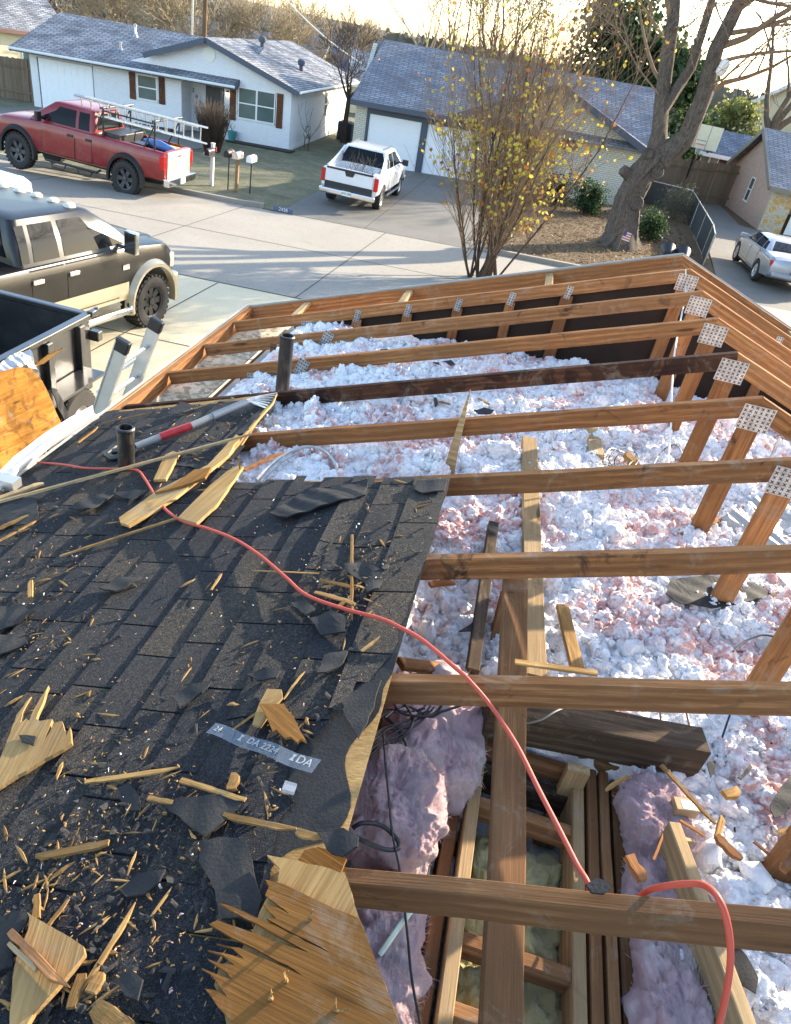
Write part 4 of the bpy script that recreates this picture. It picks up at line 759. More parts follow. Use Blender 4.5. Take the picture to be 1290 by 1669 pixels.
def evergreen(label, x, y, h_, w_, n, seed, size=.28, mat=None, name='evergreen_tree'):
    rg = random.Random(seed); t = thing(name, label, 'tree', (x, y, gz(x, y))); b = MB(); b.tube([(0, 0, -.2), (0, 0, h_*.8)], [.2, .06], 8); 
    pts = []
    for i in range(70):
        a = rg.uniform(0, 6.28); zz = rg.uniform(.12, 1)*h_; rr_ = w_*math.sqrt(max(.05, 1-(zz/h_-.45)**2*2.6))*rg.uniform(.35, 1); q = Vector((math.cos(a)*rr_, math.sin(a)*rr_, zz)); pts.append((q, q)); b.tube([(0, 0, zz*.8), q], [.04, .015], 4)
    b.build('trunk', M_bark, t, org=(0, 0, 0)); leaves(pts, n, size, .33*w_/2, rg).build('crown', mat or M_gleaf, t, org=(0, 0, 0)); return t
evergreen('dark dense evergreen behind the cream brick house, left of the big tree', 1.0, 43.5, 8.2, 2.9, 9000, 1, .26)
evergreen('dark evergreen showing between the limbs of the big tree', 4.2, 42, 6.6, 2.3, 6000, 2, .26)
evergreen('yellow green bush lit by sun behind the maroon shed', 9.5, 50, 4.5, 1.8, 3000, 3, .22, leafm('sunlit_foliage', [(0, (.12, .15, .04)), (1, (.28, .28, .09))]), 'garden_bush')
def bush(label, x, y, h_, w_, n, seed, mat, size=.05, name='green_bush', zoff=0):
    rg = random.Random(seed); t = thing(name, label, 'bush', (x, y, gz(x, y)+zoff)); pts = []; b = MB()
    for i in range(40):
        a = rg.uniform(0, 6.28); q = Vector((math.cos(a)*w_*rg.uniform(.1, .9), math.sin(a)*w_*.8*rg.uniform(.1, .9), h_*rg.uniform(.15, .92))); pts.append((q, q)); b.tube([(0, 0, 0), q], [.015, .006], 4)
    b.build('stems', M_twig, t, org=(0, 0, 0)); leaves(pts, n, size, .1+w_*.12, rg).build('foliage', mat, t, org=(0, 0, 0))
bush('rounded green bush right of the big tree trunk', 3.25, 25.2, 1.0, .5, 2600, 1, M_gleaf, .07); bush('green bush left of the big tree trunk', .9, 28.5, 1.1, .6, 2600, 2, M_gleaf, .08); bush('green bush against the cream brick wall, farther left', -.6, 29.5, 1.0, .8, 2600, 3, M_gleaf, .08); bush('low green bush between the young tree and the cream wall', -2.4, 29.2, .9, .8, 2200, 4, M_gleaf, .08)
bush('scrubby vine tangled over the mesh fence', 4.9, 31, 1.25, .9, 1500, 5, leafm('dull_vine', [(0, (.08, .08, .05)), (1, (.16, .15, .08))]), .06, 'fence_vine')
t = thing('brown_shrub', 'dense brown twiggy shrub in front of the dark front door', 'shrub', (-15.0, 26.6, gz(-15, 26.6))); rg = random.Random(9); b = MB()
for i in range(420):
    a = rg.uniform(0, 6.28); r_ = .55*math.sqrt(rg.random()); limb(b, Vector((math.cos(a)*r_*.6, math.sin(a)*r_*.6, 0)), Vector((math.cos(a)*r_*.5, math.sin(a)*r_*.5, 1)), rg.uniform(.7, 1.15), .012, 1, rg, .1, .4, 2, .08, .006)
b.build('stems', M_twigd, t, org=(0, 0, 0))
# utility poles and wires
t = thing('utility_pole', 'brown wooden utility pole rising behind the white house, right of the pair', 'utility pole', (-23.6, 45, gz(-23.6, 45))); b = MB(); b.tube([(0, 0, 0), (0, 0, 11)], [.16, .12], 10); b.build('pole', wood('pole_wood', (.25, .15, .08), (.13, .08, .045), .3), t, org=(0, 0, 0)); b = MB(); b.bx(-1.1, 1.1, -.06, .06, 10, 10.15); b.build('crossarm', M_old, t, org=(0, 0, 0))
t = thing('steel_pole', 'thin grey pole just left of the brown utility pole', 'pole', (-24.4, 45, gz(-24.4, 45))); b = MB(); b.tube([(0, 0, 0), (0, 0, 11)], [.07, .06], 8); b.build('pole', M_galv, t, org=(0, 0, 0))
def wire(name, label, p0, p1, sag, r=.02, mat=None):
    b = MB(); p0, p1 = Vector(p0), Vector(p1); b.tube([p0.lerp(p1, i/14)-Vector((0, 0, sag*4*(i/14)*(1-i/14))) for i in range(15)], r, 5); tag(b.build(name, mat or M_white), label, 'cable')
wire('overhead_cable', 'pale cable dropping from the utility pole toward the roof peak of the white house', (-23.6, 45, 5.4), (-13.5, 45, -1.2), .9, .03); wire('overhead_cable', 'pale cable running left from the poles above the yellow house', (-23.6, 45, 4.6), (-36, 39, .6), 1.0, .03)
wire('overhead_cable', 'thin dark cable sloping across the sky at the top', (-34, 60, 8.5), (22, 60, 4.2), 1.5, .022, M_slate)
# wooded ridge far behind everything
rg = random.Random(77); b = MB()
for i in range(2600):
    a = rg.uniform(-.95, .95); d_ = rg.uniform(95, 150); x, y = math.sin(a)*d_, math.cos(a)*d_; p = Vector((x, y, gz(x, y))); hh = rg.uniform(3.5, 7.5)
    for k in range(5): q = p+Vector((rg.gauss(0, 1.2), rg.gauss(0, 1.2), hh*rg.uniform(.35, 1))); b.tube([p+Vector((0, 0, hh*.2)), p.lerp(q, .6), q], [.12, .07, .03], 3, False)
for i in range(5000):
    a = rg.uniform(-.95, .95); d_ = rg.uniform(90, 150); s = rg.uniform(.6, 1.5); c = Vector((math.sin(a)*d_, math.cos(a)*d_, 0)); c.z = gz(c.x, c.y)+rg.uniform(.2, 4.5); M = Matrix.Translation(c) @ Euler((rg.uniform(-2, 2), rg.uniform(-2, 2), 0)).to_matrix().to_4x4(); b.add([(-s, 0, 0), (0, -s*.7, .2), (s, 0, 0), (0, s*.7, .3)], [(0, 1, 2, 3)], 0, M)
tag(b.build('far_woodland', plain('far_woods', (.13, .12, .10), 1, 0, .4, .5), org=(0, 0, 0)), 'hazy line of distant bare woodland along the horizon', 'woodland', kind='stuff')
# unseen bare trees added right of the house: dappled shade, darker reflections
bare_tree('tall unseen bare tree added right of the house for dappled shade', 11.5, 12.5, 13, .32, 6, 91, .75, 3, .07, minr=.012, first=.25)
bt_ = bare_tree('unseen bare tree added by the next house for darker reflections', 21, 1.5, 12, .3, 5, 92, .9, 4, .05, minr=.02, first=.22, group='unseen trees added right of the house')  # with its copies, added to darken the horizon reflected in the truck
for x, y, a, sc_ in ((27, 9, 1, 1.1), (30, -2, 2, 1.2), (23, -8, 3, 1), (33, 5, 4, 1.2), (26, -15, 5, 1.1), (36, -8, .5, 1.3)): c_ = ctree(bt_); c_.location = (x, y, gz(x, y)); c_.rotation_euler = (0, 0, a); c_.scale = (sc_,)*3; c_['label'] = 'unseen bare tree added on the right, '+{27: 'between the street and the next house', 30: 'behind the next house, tall', 23: 'close against the next house wall', 33: 'far back toward the street', 26: 'at the rear of the next garden', 36: 'tallest and farthest of its row'}[x]
far_house('tan brick house next door to the right, out of frame', (17.5, -7), 0, 11, 13, 2.6, 2.0, M_rbrick, M_roof2, M_white, 2, 'next_door_house')
rg = random.Random(5); b = MB()
for i in range(5200):
    x, y = rg.uniform(-3, 5), rg.uniform(18.4, 30); s = rg.uniform(.03, .07); M = Matrix.Translation((x, y, gz(x, y)+rg.uniform(0, .03))) @ Euler((rg.uniform(-.6, .6), rg.uniform(-.6, .6), rg.uniform(0, 6))).to_matrix().to_4x4(); b.add([(-s, 0, 0), (0, -s*.6, 0), (s, 0, .01), (0, s*.6, 0)], [(0, 1, 2, 3)], 0, M)
tag(b.build('leaf_litter', leafm('fallen_leaves', [(0, (.10, .06, .03)), (.6, (.22, .14, .07)), (1, (.34, .24, .11))]), org=(0, 0, 0)), 'brown fallen leaves under the big tree and along the mesh fence', 'leaves', kind='stuff')
# ---------------------------------------------------------------- vehicles
def paint(name, c, metal=.0, coat=1, rough=.35, dirt=.15):
    m = NM(name, rough, metal); n = m.noise(m.coord(), 3, 5, .7); m.color(m.mix(m.math('MULTIPLY', m.ramp(n, [(.45, 0.), (.75, 1.)]), dirt), c, (.25, .22, .18)))
    m.b.inputs['Coat Weight'].default_value = coat; m.b.inputs['Coat Roughness'].default_value = .06; return m.mat
M_red = paint('red_car_paint', (.20, .004, .006), 0, .35); M_blk = paint('black_brown_car_paint', (.005, .004, .0035), 0, .05, .3, .03); M_wht = paint('white_car_paint', (.74, .75, .77), 0); M_slv = paint('silver_car_paint', (.33, .35, .39), .5); M_gold = paint('gold_lower_paint', (.50, .43, .29), .4)
M_hl = plain('headlamp_lens', (.65, .62, .5), .1); M_tl = plain('red_tail_lamp', (.50, .012, .012), .15); M_darkrim = plain('dark_machined_rim', (.10, .10, .105), .35, .6)
M_under = plain('underbody', (.02, .02, .02), .9)
def wheel(p, x, y, r, wdt, side, rimc, spokes=6, lugs=False, rim=.58):
    M = Matrix.Translation((x, y, r)) @ Matrix.Rotation(-side*R(90), 4, 'X'); b = MB(); k = r*rim
    # local z points outwards
    b.lathe([(k, -wdt/2), (r*.93, -wdt/2), (r, -wdt*.36), (r, wdt*.36), (r*.93, wdt/2), (r*.80, wdt/2+.008), (k+.02, wdt/2), (k, wdt/2-.02)], 32, M)
    if lugs:
        for i in range(28):
            a = 6.283*i/28
            for s in (-1, 1):
                Q = M @ Matrix.Rotation(a+s*.05, 4, 'Z') @ Matrix.Translation((r*1.0, 0, s*wdt*.3)); b.box((0, 0, 0), (.03, .06, wdt*.34), Q)
            for s in (0,): b.box((0, 0, 0), (.022, .05, wdt*.2), M @ Matrix.Rotation(a+.1, 4, 'Z') @ Matrix.Translation((r, 0, 0)))
    w_ = link('wheel', None); w_.parent = p
    b.build('tyre', M_rubber, w_, org=(0, 0, 0)); b = MB()
    b.lathe([(k+.004, wdt/2-.015), (k*.93, wdt/2-.03), (k*.9, wdt*.1), (k*.9, -wdt*.2), (0, -wdt*.2)], 28, M)
    for i in range(spokes):
        Q = M @ Matrix.Rotation(6.283*i/spokes, 4, 'Z'); b.add([(0, -.035*k/.25, wdt*.30), (k*.92, -.055*k/.25, wdt*.36), (k*.92, .055*k/.25, wdt*.36), (0, .035*k/.25, wdt*.30), (0, -.045, wdt*.12), (k*.92, -.07, wdt*.15), (k*.92, .07, wdt*.15), (0, .045, wdt*.12)], [(0, 1, 2, 3), (0, 4, 5, 1), (3, 2, 6, 7), (1, 5, 6, 2)], 0, Q)
    b.lathe([(k*.25, wdt*.25), (k*.22, wdt*.40), (0, wdt*.42)], 14, M)
    for i in range(6): b.lathe([(.012, wdt*.3), (.012, wdt*.38), (0, wdt*.38)], 6, M @ Matrix.Rotation(6.283*i/6, 4, 'Z') @ Matrix.Translation((k*.35, 0, 0)))
    b.build('rim', rimc, w_, org=(0, 0, 0)); return w_
def interp(T, x):
    if x <= T[0][0]: return T[0][1:]
    for a, c in zip(T, T[1:]):
        if x <= c[0]: t = (x-a[0])/(c[0]-a[0]); return tuple(p+(q-p)*t for p, q in zip(a[1:], c[1:]))
    return T[-1][1:]
def shell(p, T, arches, mat, cuts=(), crown=.03, name='body', n=40, rad=.09):
    """T: (x, halfwidth, z_bottom, z_top) stations rear to front; rounded box sections; wheel arches cut out"""
    x0, x1 = T[0][0], T[-1][0]; rs = []; xs = sorted(set([t[0] for t in T]+[x0+(x1-x0)*i/n for i in range(n+1)]))
    for x in xs:
        hw, zb, zt2 = interp(T, x); h_ = zt2-zb; e = min(rad, h_*.3); pr = [(hw*.86, zb), (hw*.97, zb+.05), (hw*.995, zb+h_*.3), (hw, zb+h_*.62), (hw*.985, zt2-e), (hw*.955, zt2-e*.35), (hw*.90, zt2-.005), (hw*.6, zt2+crown*.6), (0, zt2+crown)]
        rs.append([(x, y, z_) for y, z_ in pr]+[(x, -y, z_) for y, z_ in reversed(pr[:-1])])
    b = MB(); b.rings(rs, True, True, 0, None, True); o = b.build(name, mat, p, org=(0, 0, 0), sharp=35)
    c = MB()
    for (x, r, zc) in arches: c.lathe([(0, -2), (r, -2), (r, 2), (0, 2)], 36, Matrix.Translation((x, 0, zc)) @ Matrix.Rotation(R(90), 4, 'X'))
    for bxs in cuts: c.bx(*bxs)
    if arches or cuts:
        co = c.build('cut', M_under, None, org=(0, 0, 0)); bpy.context.view_layer.update()
        if p is not None: co.matrix_world = p.matrix_world.copy()
        bpy.context.view_layer.update()
        md = o.modifiers.new('b', 'BOOLEAN'); md.operation = 'DIFFERENCE'; md.object = co; md.solver = 'EXACT'; bpy.context.view_layer.update(); bake(o)
        o.data.set_sharp_from_angle(angle=R(35)); me_ = co.data; bpy.data.objects.remove(co); bpy.data.meshes.remove(me_)
    return o
def side_y(T, x, z_):
    hw, zb, zt2 = interp(T, x); t = (z_-zb)/(zt2-zb); return hw*(1 if t < .62 else 1-.045*((t-.62)/.38)**1.5)*(1 if t > .1 else .98)
def skin(T, poly, off, side, nx=8):
    """thin curved panel that follows the body side between x0,x1 and z0,z1"""
    x0, x1, z0, z1 = poly; vs = []; nz = 6
    for i in range(nx+1):
        for j in range(nz+1):
            x = x0+(x1-x0)*i/nx; zz = z0+(z1-z0)*j/nz; vs.append((x, side*(side_y(T, x, zz)+off), zz))
    fs = [(i*(nz+1)+j, (i+1)*(nz+1)+j, (i+1)*(nz+1)+j+1, i*(nz+1)+j+1) for i in range(nx) for j in range(nz)]
    if side > 0: fs = [tuple(reversed(f)) for f in fs]
    return vs, fs
class Cab:
    """greenhouse: rounded rectangles between belt and roof. lv: (z, x_rear, x_front, halfwidth)"""
    def __init__(s, lv, p, mat, roofcrown=.04, name='cab'):
        s.lv = lv; rs = []
        for i, (z_, xa, xb, hw) in enumerate(lv): rs.append(s.ring(z_, xa, xb, hw))
        z_, xa, xb, hw = lv[-1]; rs.append(s.ring(z_+roofcrown*.6, xa+.06, xb-.08, hw-.07)); rs.append(s.ring(z_+roofcrown, xa+.25, xb-.3, hw-.25))
        b = MB(); b.rings(rs, True, True, 0, None, True); s.o = b.build(name, mat, p, org=(0, 0, 0), sharp=38)
    def ring(s, z_, xa, xb, hw, r=.10):
        P = []
        for cx, cy, a0 in ((xb-r, hw-r, 0), (xa+r, hw-r, 90), (xa+r, -hw+r, 180), (xb-r, -hw+r, 270)):
            for k in range(5): a = R(a0+k*22.5); P.append((cx+r*math.cos(a), cy+r*math.sin(a), z_))
        return P
    def at(s, t):  # t 0 belt .. 1 roof edge
        z_ = s.lv[0][0]+(s.lv[-1][0]-s.lv[0][0])*t
        for a, c in zip(s.lv, s.lv[1:]):
            if z_ <= c[0]+1e-6: k = (z_-a[0])/(c[0]-a[0]); return tuple(p+(q-p)*k for p, q in zip(a, c))
        return s.lv[-1]
    def side(s, pts, off, sd):  # pts in (x fraction measured in metres, t)
        out = []
        for x, t in pts: z_, xa, xb, hw = s.at(t); out.append((x, sd*(hw+off), z_))
        return out
    def end(s, pts, off, front):
        out = []
        for y, t in pts: z_, xa, xb, hw = s.at(t); out.append(((xb+off) if front else (xa-off), y*(hw-.05), z_))
        return out
def end_grid(cab, yb, yt, t0, t1, off, front, n=8):
    vs = []
    for i in range(n+1):
        t = t0+(t1-t0)*i/n; yy = yb+(yt-yb)*i/n
        for j in range(5): vs += cab.end([(yy*(j/2-1), t)], off, front)
    fs = [(i*5+j, (i+1)*5+j, (i+1)*5+j+1, i*5+j+1) for i in range(n) for j in range(4)]
    b = MB(); b.add(vs, [tuple(reversed(f)) for f in fs] if front else fs, 0, None, True); return b
def poly_fan(b, pts, mi=0, flip=False):
    f = tuple(range(len(pts))); b.add(pts, [tuple(reversed(f)) if flip else f], mi)
def grid_side(cab, x0b, x1b, x0t, x1t, t0, t1, off, sd, n=5):
    vs = []
    for i in range(n+1):
        t = t0+(t1-t0)*i/n; xa = x0b+(x0t-x0b)*i/n; xb = x1b+(x1t-x1b)*i/n
        for j in range(n+1): vs += cab.side([(xa+(xb-xa)*j/n, t)], off, sd)
    fs = [(i*(n+1)+j, i*(n+1)+j+1, (i+1)*(n+1)+j+1, (i+1)*(n+1)+j) for i in range(n) for j in range(n)]
    if sd > 0: fs = [tuple(reversed(f)) for f in fs]
    return vs, fs
def flare(b, xc, zc, r0, r1, y0, y1, sd, a0=-12, a1=192, n=22):
    rs = []
    for i in range(n+1):
        a = R(a0+(a1-a0)*i/n); c, s_ = math.cos(a), math.sin(a); rs.append([(xc+c*r0, sd*y0, zc+s_*r0), (xc+c*r0, sd*y1, zc+s_*r0), (xc+c*(r0+(r1-r0)*.5), sd*(y1+.012), zc+s_*(r0+(r1-r0)*.5)), (xc+c*r1, sd*(y0+.02), zc+s_*r1)])
    b.rings(rs, True, True)
def text_on(p, name, s, size, loc, rot, mat): return text(name, s, size, Matrix.Translation(loc) @ Euler(rot).to_matrix().to_4x4(), mat, p, .001)
def licence(p, s, loc, rz, parentmat=M_white):
    b = MB(); b.bx(-.155, .155, -.006, .004, -.076, .076); o = b.build('number_plate', M_white, p, org=(0, 0, 0)); o.location = loc; o.rotation_euler = (0, 0, rz)
    q = text('plate_digits', s, .085, Matrix.Translation((0, -.0075, 0)) @ Matrix.Rotation(R(90), 4, 'X'), M_slate, o, .0008); return o
def pickup(name, label, loc, rz, T, arches, wheels, cab_lv, mat, lower=None, bed=None, side_windows=(), doors=(), flares=None, flare_mat=None, rimc=None, tilt=(0, 0)):
    t = thing(name, label, 'pickup truck', loc); t.rotation_euler = (tilt[0], tilt[1], rz); bpy.context.view_layer.update()
    cuts = []
    if bed: cuts.append(bed)
    shell(t, T, arches, mat, cuts)
    cab = Cab(cab_lv, t, mat)
    for (x, y, r, wdt) in wheels:
        for sd in (-1, 1): wheel(t, x, sd*y, r, wdt, sd, rimc or M_alu, 6 if name != 'black_truck' else 8, name == 'black_truck' or name == 'red_truck')
    for sd in (-1, 1):
        for w4 in side_windows:
            b = MB(); v, f = grid_side(cab, *w4, .006, sd); b.add(v, f, 0, None, True); b.build('side_window', M_glass, t, org=(0, 0, 0))
        for (x0, x1, z0, z1, hx, hz) in doors:
            b = MB(); v, f = skin(T, (x0-.012, x1+.012, z0-.012, z1), .0015, sd); b.add(v, f, 0, None, True); b.build('door_gap_shade', M_under, t, org=(0, 0, 0))  # black skin under the door imitates the shade in its gap
            b = MB(); v, f = skin(T, (x0+.003, x1-.003, z0+.002, z1), .007, sd); b.add(v, f, 0, None, True); d_ = b.build('door', mat, t, org=(0, 0, 0))
            yy = side_y(T, hx, hz); b = MB(); b.bx(hx-.10, hx+.10, min(sd*yy, sd*(yy+.035)), max(sd*yy, sd*(yy+.035)), hz-.03, hz+.03); b.build('handle', flare_mat if name == 'red_truck' else (M_chrome if name == 'black_truck' else mat), d_, org=(0, 0, 0), bev=.012)
    if flares:
        for (x, zc, r0, r1, y0, y1) in flares:
            for sd in (-1, 1): b = MB(); flare(b, x, zc, r0, r1, y0, y1, sd); b.build('wheel_flare', flare_mat, t, org=(0, 0, 0))
    b = MB(); b.bx(T[0][0]+.3, T[-1][0]-.4, -.45, .45, interp(T, 0)[1]-.12, interp(T, 0)[1]+.05); 
    for (x, y, r, wdt) in wheels: b.tube([(x, -y, r), (x, y, r)], .06, 8); b.lathe([(0, -.16), (.16, -.08), (.16, .08), (0, .16)], 10, Matrix.Translation((x, 0, r)) @ Matrix.Rotation(R(90), 4, 'X'))
    b.build('chassis', M_under, t, org=(0, 0, 0))
    return t, cab
def mirror(t, x, y, z_, sd, mat, tall=.24):
    b = MB(); b.bx(x-.05, x+.05, min(sd*(y+.08), sd*(y+.30)), max(sd*(y+.08), sd*(y+.30)), z_, z_+tall); b.bx(x-.02, x+.02, min(sd*(y-.08), sd*(y+.1)), max(sd*(y-.08), sd*(y+.1)), z_+.04, z_+.10); return b.build('wing_mirror', mat, t, org=(0, 0, 0), bev=.03)
# red crew cab
T = [(-2.95, .93, .68, 1.30), (-2.9, .97, .62, 1.33), (-.6, 1.0, .56, 1.36), (1.0, 1.0, .55, 1.36), (1.5, 1.0, .56, 1.34), (2.5, .98, .60, 1.26), (2.85, .93, .66, 1.16), (2.95, .86, .72, 1.05)]
t, cab = pickup('red_truck', 'red crew cab pickup on big black tyres with an aluminium ladder on its rack', (-14.95, 17.30, gz(-14.95, 17.2)+.02), R(180), T, [(1.98, .56, .47), (-1.68, .56, .47)], [(1.98, .88, .46, .33), (-1.68, .88, .46, .33)], [(1.33, -.62, 1.62, .93), (1.58, -.60, 1.28, .86), (1.86, -.52, .82, .74)], M_red, None, (-2.86, -.72, -.78, .78, .82, 3),
    [(.02, .98, .04, .60, .10, .86), (1.04, 1.28, .68, .72, .10, .55), (-.50, -.08, -.42, -.06, .10, .86)][:1]+[(-.95+1.0-.5, -.08, -.40, -.06, .10, .86), (1.02, 1.30, .66, .70, .12, .66)], [(.02, 1.12, .64, 1.31, .16, 1.18), (-.56, -.01, .64, 1.31, -.46, 1.18)], [(1.98, .47, .53, .66, .94, 1.07), (-1.68, .47, .53, .66, .94, 1.07)], M_black, M_darkrim, (0, R(-1.6)))
b = end_grid(cab, .93, .86, .08, .92, .012, True); b.build('windscreen', M_glass, t, org=(0, 0, 0)); b = end_grid(cab, .85, .8, .2, .88, .012, False); b.build('rear_window', M_glass, t, org=(0, 0, 0))
for sd in (-1, 1):
    mirror(t, 1.12, .95, 1.36, sd, M_black); b = MB(); b.bx(-2.97, -2.80, min(sd*.82, sd*.985), max(sd*.82, sd*.985), .92, 1.26); b.build('tail_light', M_tl, t, org=(0, 0, 0), bev=.02)
    b = MB(); b.bx(2.70, 2.93, min(sd*.62, sd*.93), max(sd*.62, sd*.93), .86, 1.10); b.build('headlight', M_hl, t, org=(0, 0, 0), bev=.03); b = MB(); b.tube([(1.1, sd*.98, .52), (1.0, sd*1.05, .44), (-.75, sd*1.05, .44), (-.85, sd*.98, .52)], .035, 8); b.build('side_step', M_black, t, org=(0, 0, 0))
    b = MB()
    for xb_ in (.55, -.35): b.tube([(xb_+.25, sd*1.05, .43), (xb_+.2, sd*1.1, .30), (xb_-.2, sd*1.1, .30), (xb_-.25, sd*1.05, .43)], .022, 6)
    b.build('step_loop', M_black, t, org=(0, 0, 0))
b = MB(); b.bx(-2.985, -2.93, -.76, .76, .70, 1.33); tg = b.build('tailgate', plain('dirty_white_tailgate', (.45, .39, .28), .5, 0, .3, 6), t, org=(0, 0, 0), bev=.02)
b = MB(); b.bx(-2.992, -2.985, -.12, .12, 1.17, 1.22); b.lathe([(.12, 0), (.14, .004), (.12, .008)], 20, Matrix.Translation((-2.984, .32, 1.0)) @ Matrix.Rotation(R(-90), 4, 'Y')); b.build('handle', M_slate, tg, org=(0, 0, 0))
b = MB(); b.bx(-3.13, -2.94, -.95, .95, .50, .70); b.build('rear_bumper', M_chrome, t, org=(0, 0, 0), bev=.03); b = MB(); b.bx(2.88, 3.08, -.95, .95, .50, .74); b.build('front_bumper', M_chrome, t, org=(0, 0, 0), bev=.04); b = MB(); b.bx(2.90, 2.97, -.55, .55, .78, 1.08); b.build('grille', M_black, t, org=(0, 0, 0)); licence(t, 'KJB 41', (-3.14, 0, .60), R(-90))
b = MB()
for x in (-.85, -2.55):
    for sd in (-1, 1): b.tube([(x, sd*.80, 1.33), (x, sd*.80, 2.02)], .03, 8); b.tube([(x+.35, sd*.8, 1.33), (x+.02, sd*.8, 1.9)], .022, 6)
    b.tube([(x, -.95, 2.02), (x, .95, 2.02)], .03, 8)
b.tube([(-.85, .8, 1.95), (-2.55, .8, 1.95)], .02, 6); b.build('ladder_rack', M_black, t, org=(0, 0, 0))
b = MB(); b.bx(-1.35, -.76, -.74, .74, 1.0, 1.45); b.build('tool_box', M_black, t, org=(0, 0, 0), bev=.02)
bt = Matrix.Translation(t.location) @ t.rotation_euler.to_matrix().to_4x4()
def ladder(name, label, M, L, wd, rungs, parent=None, rail=(.03, .085), mat=M_alu, group=None):
    q = thing(name, label, 'ladder', M.to_translation()); q.rotation_euler = M.to_euler()
    for s in (-1, 1): b = MB(); b.bx(0, L, s*wd/2-rail[0]/2, s*wd/2+rail[0]/2, -rail[1]/2, rail[1]/2); b.bx(0, L, s*(wd/2+.004)-rail[0]/2-.006, s*(wd/2+.004)+rail[0]/2+.006, rail[1]/2-.006, rail[1]/2+.001); b.build('rail', mat, q, org=(0, 0, 0))
    for i in range(rungs): x = .2+(L-.4)*i/(rungs-1); b = MB(); b.tube([(x, -wd/2, 0), (x, wd/2, 0)], .016, 8); b.build('rung', mat, q, org=(0, 0, 0))
    return q
q = ladder('extension_ladder', 'long aluminium extension ladder lying on the red pickup rack', bt @ Matrix.Translation((-3.95, .62, 2.2)) @ Matrix.Rotation(R(90), 4, 'X') @ Matrix.Rotation(R(0), 4, 'Y'), 3.8, .42, 14)
q = ladder('extension_ladder', 'shorter ladder section strapped flat beside the long one on the red pickup', bt @ Matrix.Translation((-3.55, .3, 2.14)) @ Matrix.Rotation(R(70), 4, 'X'), 3.9, .42, 13)
b = MB(); b.bx(-2.7, -2.1, -.6, -.1, 1.36, 1.46, bt); tag(b.build('yellow_case', plain('yellow_plastic', (.6, .5, .08), .5)), 'flat yellow case lying in the red pickup bed', 'case'); b = MB(); b.tube([bt @ Vector(p) for p in ((-2.75, .1, 1.45), (-2.3, .2, 1.55), (-1.9, .0, 1.5), (-1.6, -.15, 1.5))], [.08, .13, .12, .05], 10); tag(b.build('tarp_roll', plain('blue_tarp', (.08, .2, .5), .6, 0, .4, 6, .5)), 'crumpled blue and white tarp bundle in the red pickup bed', 'tarp')
b = MB(); b.tube([bt @ Vector(p) for p in ((-1.5, .3, 1.3), (-1.55, .3, 1.75), (-1.8, .3, 1.85), (-2.0, .3, 1.6), (-2.0, .3, 1.3))], .02, 6); b.bx(-1.95, -1.55, .05, .55, 1.05, 1.5, bt); tag(b.build('hose_reel', M_black), 'black framed hose reel standing in the red pickup bed', 'reel')
bpy.data.objects['red_truck'].scale = (.95, 1, 1.12)
# black and gold crew cab on the driveway
T = [(-3.15, .95, .72, 1.42), (-3.1, .99, .66, 1.45), (-.6, 1.02, .60, 1.47), (1.2, 1.02, .60, 1.47), (1.7, 1.01, .60, 1.45), (2.5, .99, .66, 1.38), (2.72, .93, .72, 1.24), (2.80, .86, .78, 1.08)]
RX, RY, RZ = -8.46, 3.95, R(90-9)
t, cab = pickup('black_truck', 'black and gold crew cab pickup with roof marker lights parked on the driveway', (RX, RY, gz(RX, RY)), RZ, T, [(2.05, .60, .50), (-1.75, .60, .50)], [(2.05, .88, .45, .33), (-1.75, .88, .45, .33)], [(1.44, -.75, 1.75, .95), (1.72, -.73, 1.38, .87), (2.02, -.62, .88, .74)], M_blk, None, (-3.05, -.86, -.8, .8, .9, 3),
    [(.12, 1.02, .16, .62, .10, .88), (-.46, .02, -.38, .06, .10, .88), (1.07, 1.42, .68, .76, .10, .62), (-.68, -.54, -.62, -.46, .10, .88)], [(.06, 1.18, .70, 1.42, .20, 1.26), (-.62, .03, .70, 1.42, -.50, 1.26)], [(2.05, .50, .56, .68, .96, 1.09), (-1.75, .50, .56, .68, .96, 1.09)], M_gold, M_black, (R(0), R(1.6)))
for (x0, x1, z0, z1) in ((-1.1, 1.42, .63, .92), (-3.0, -2.45, .70, .95)):
    for sd in (-1, 1): b = MB(); v, f = skin(T, (x0, x1, z0, z1), .014, sd); b.add(v, f, 0, None, True); b.build('gold_panel', M_gold, t, org=(0, 0, 0))
b = end_grid(cab, .93, .86, .08, .92, .012, True); b.build('windscreen', M_glass, t, org=(0, 0, 0)); b = end_grid(cab, .85, .8, .2, .88, .012, False); b.build('rear_window', M_glass, t, org=(0, 0, 0))
for sd in (-1, 1):
    mirror(t, 1.28, 1.0, 1.42, sd, M_chrome, .34); b = MB(); b.bx(2.46, 2.77, min(sd*.60, sd*.95), max(sd*.60, sd*.95), .92, 1.18); b.build('headlight', M_hl, t, org=(0, 0, 0), bev=.03); b = MB(); b.bx(-3.18, -3.0, min(sd*.84, sd*1.0), max(sd*.84, sd*1.0), 1.0, 1.38); b.build('tail_light', M_tl, t, org=(0, 0, 0), bev=.02)
    b = MB(); b.tube([(1.45, sd*1.0, .55), (1.35, sd*1.10, .48), (-1.05, sd*1.10, .48), (-1.15, sd*1.0, .55)], .055, 10); b.build('side_step', M_chrome, t, org=(0, 0, 0)); b = MB(); v, f = skin(T, (1.28, 1.44, 1.12, 1.20), .012, sd); b.add(v, f); b.build('badge', M_chrome, t, org=(0, 0, 0))
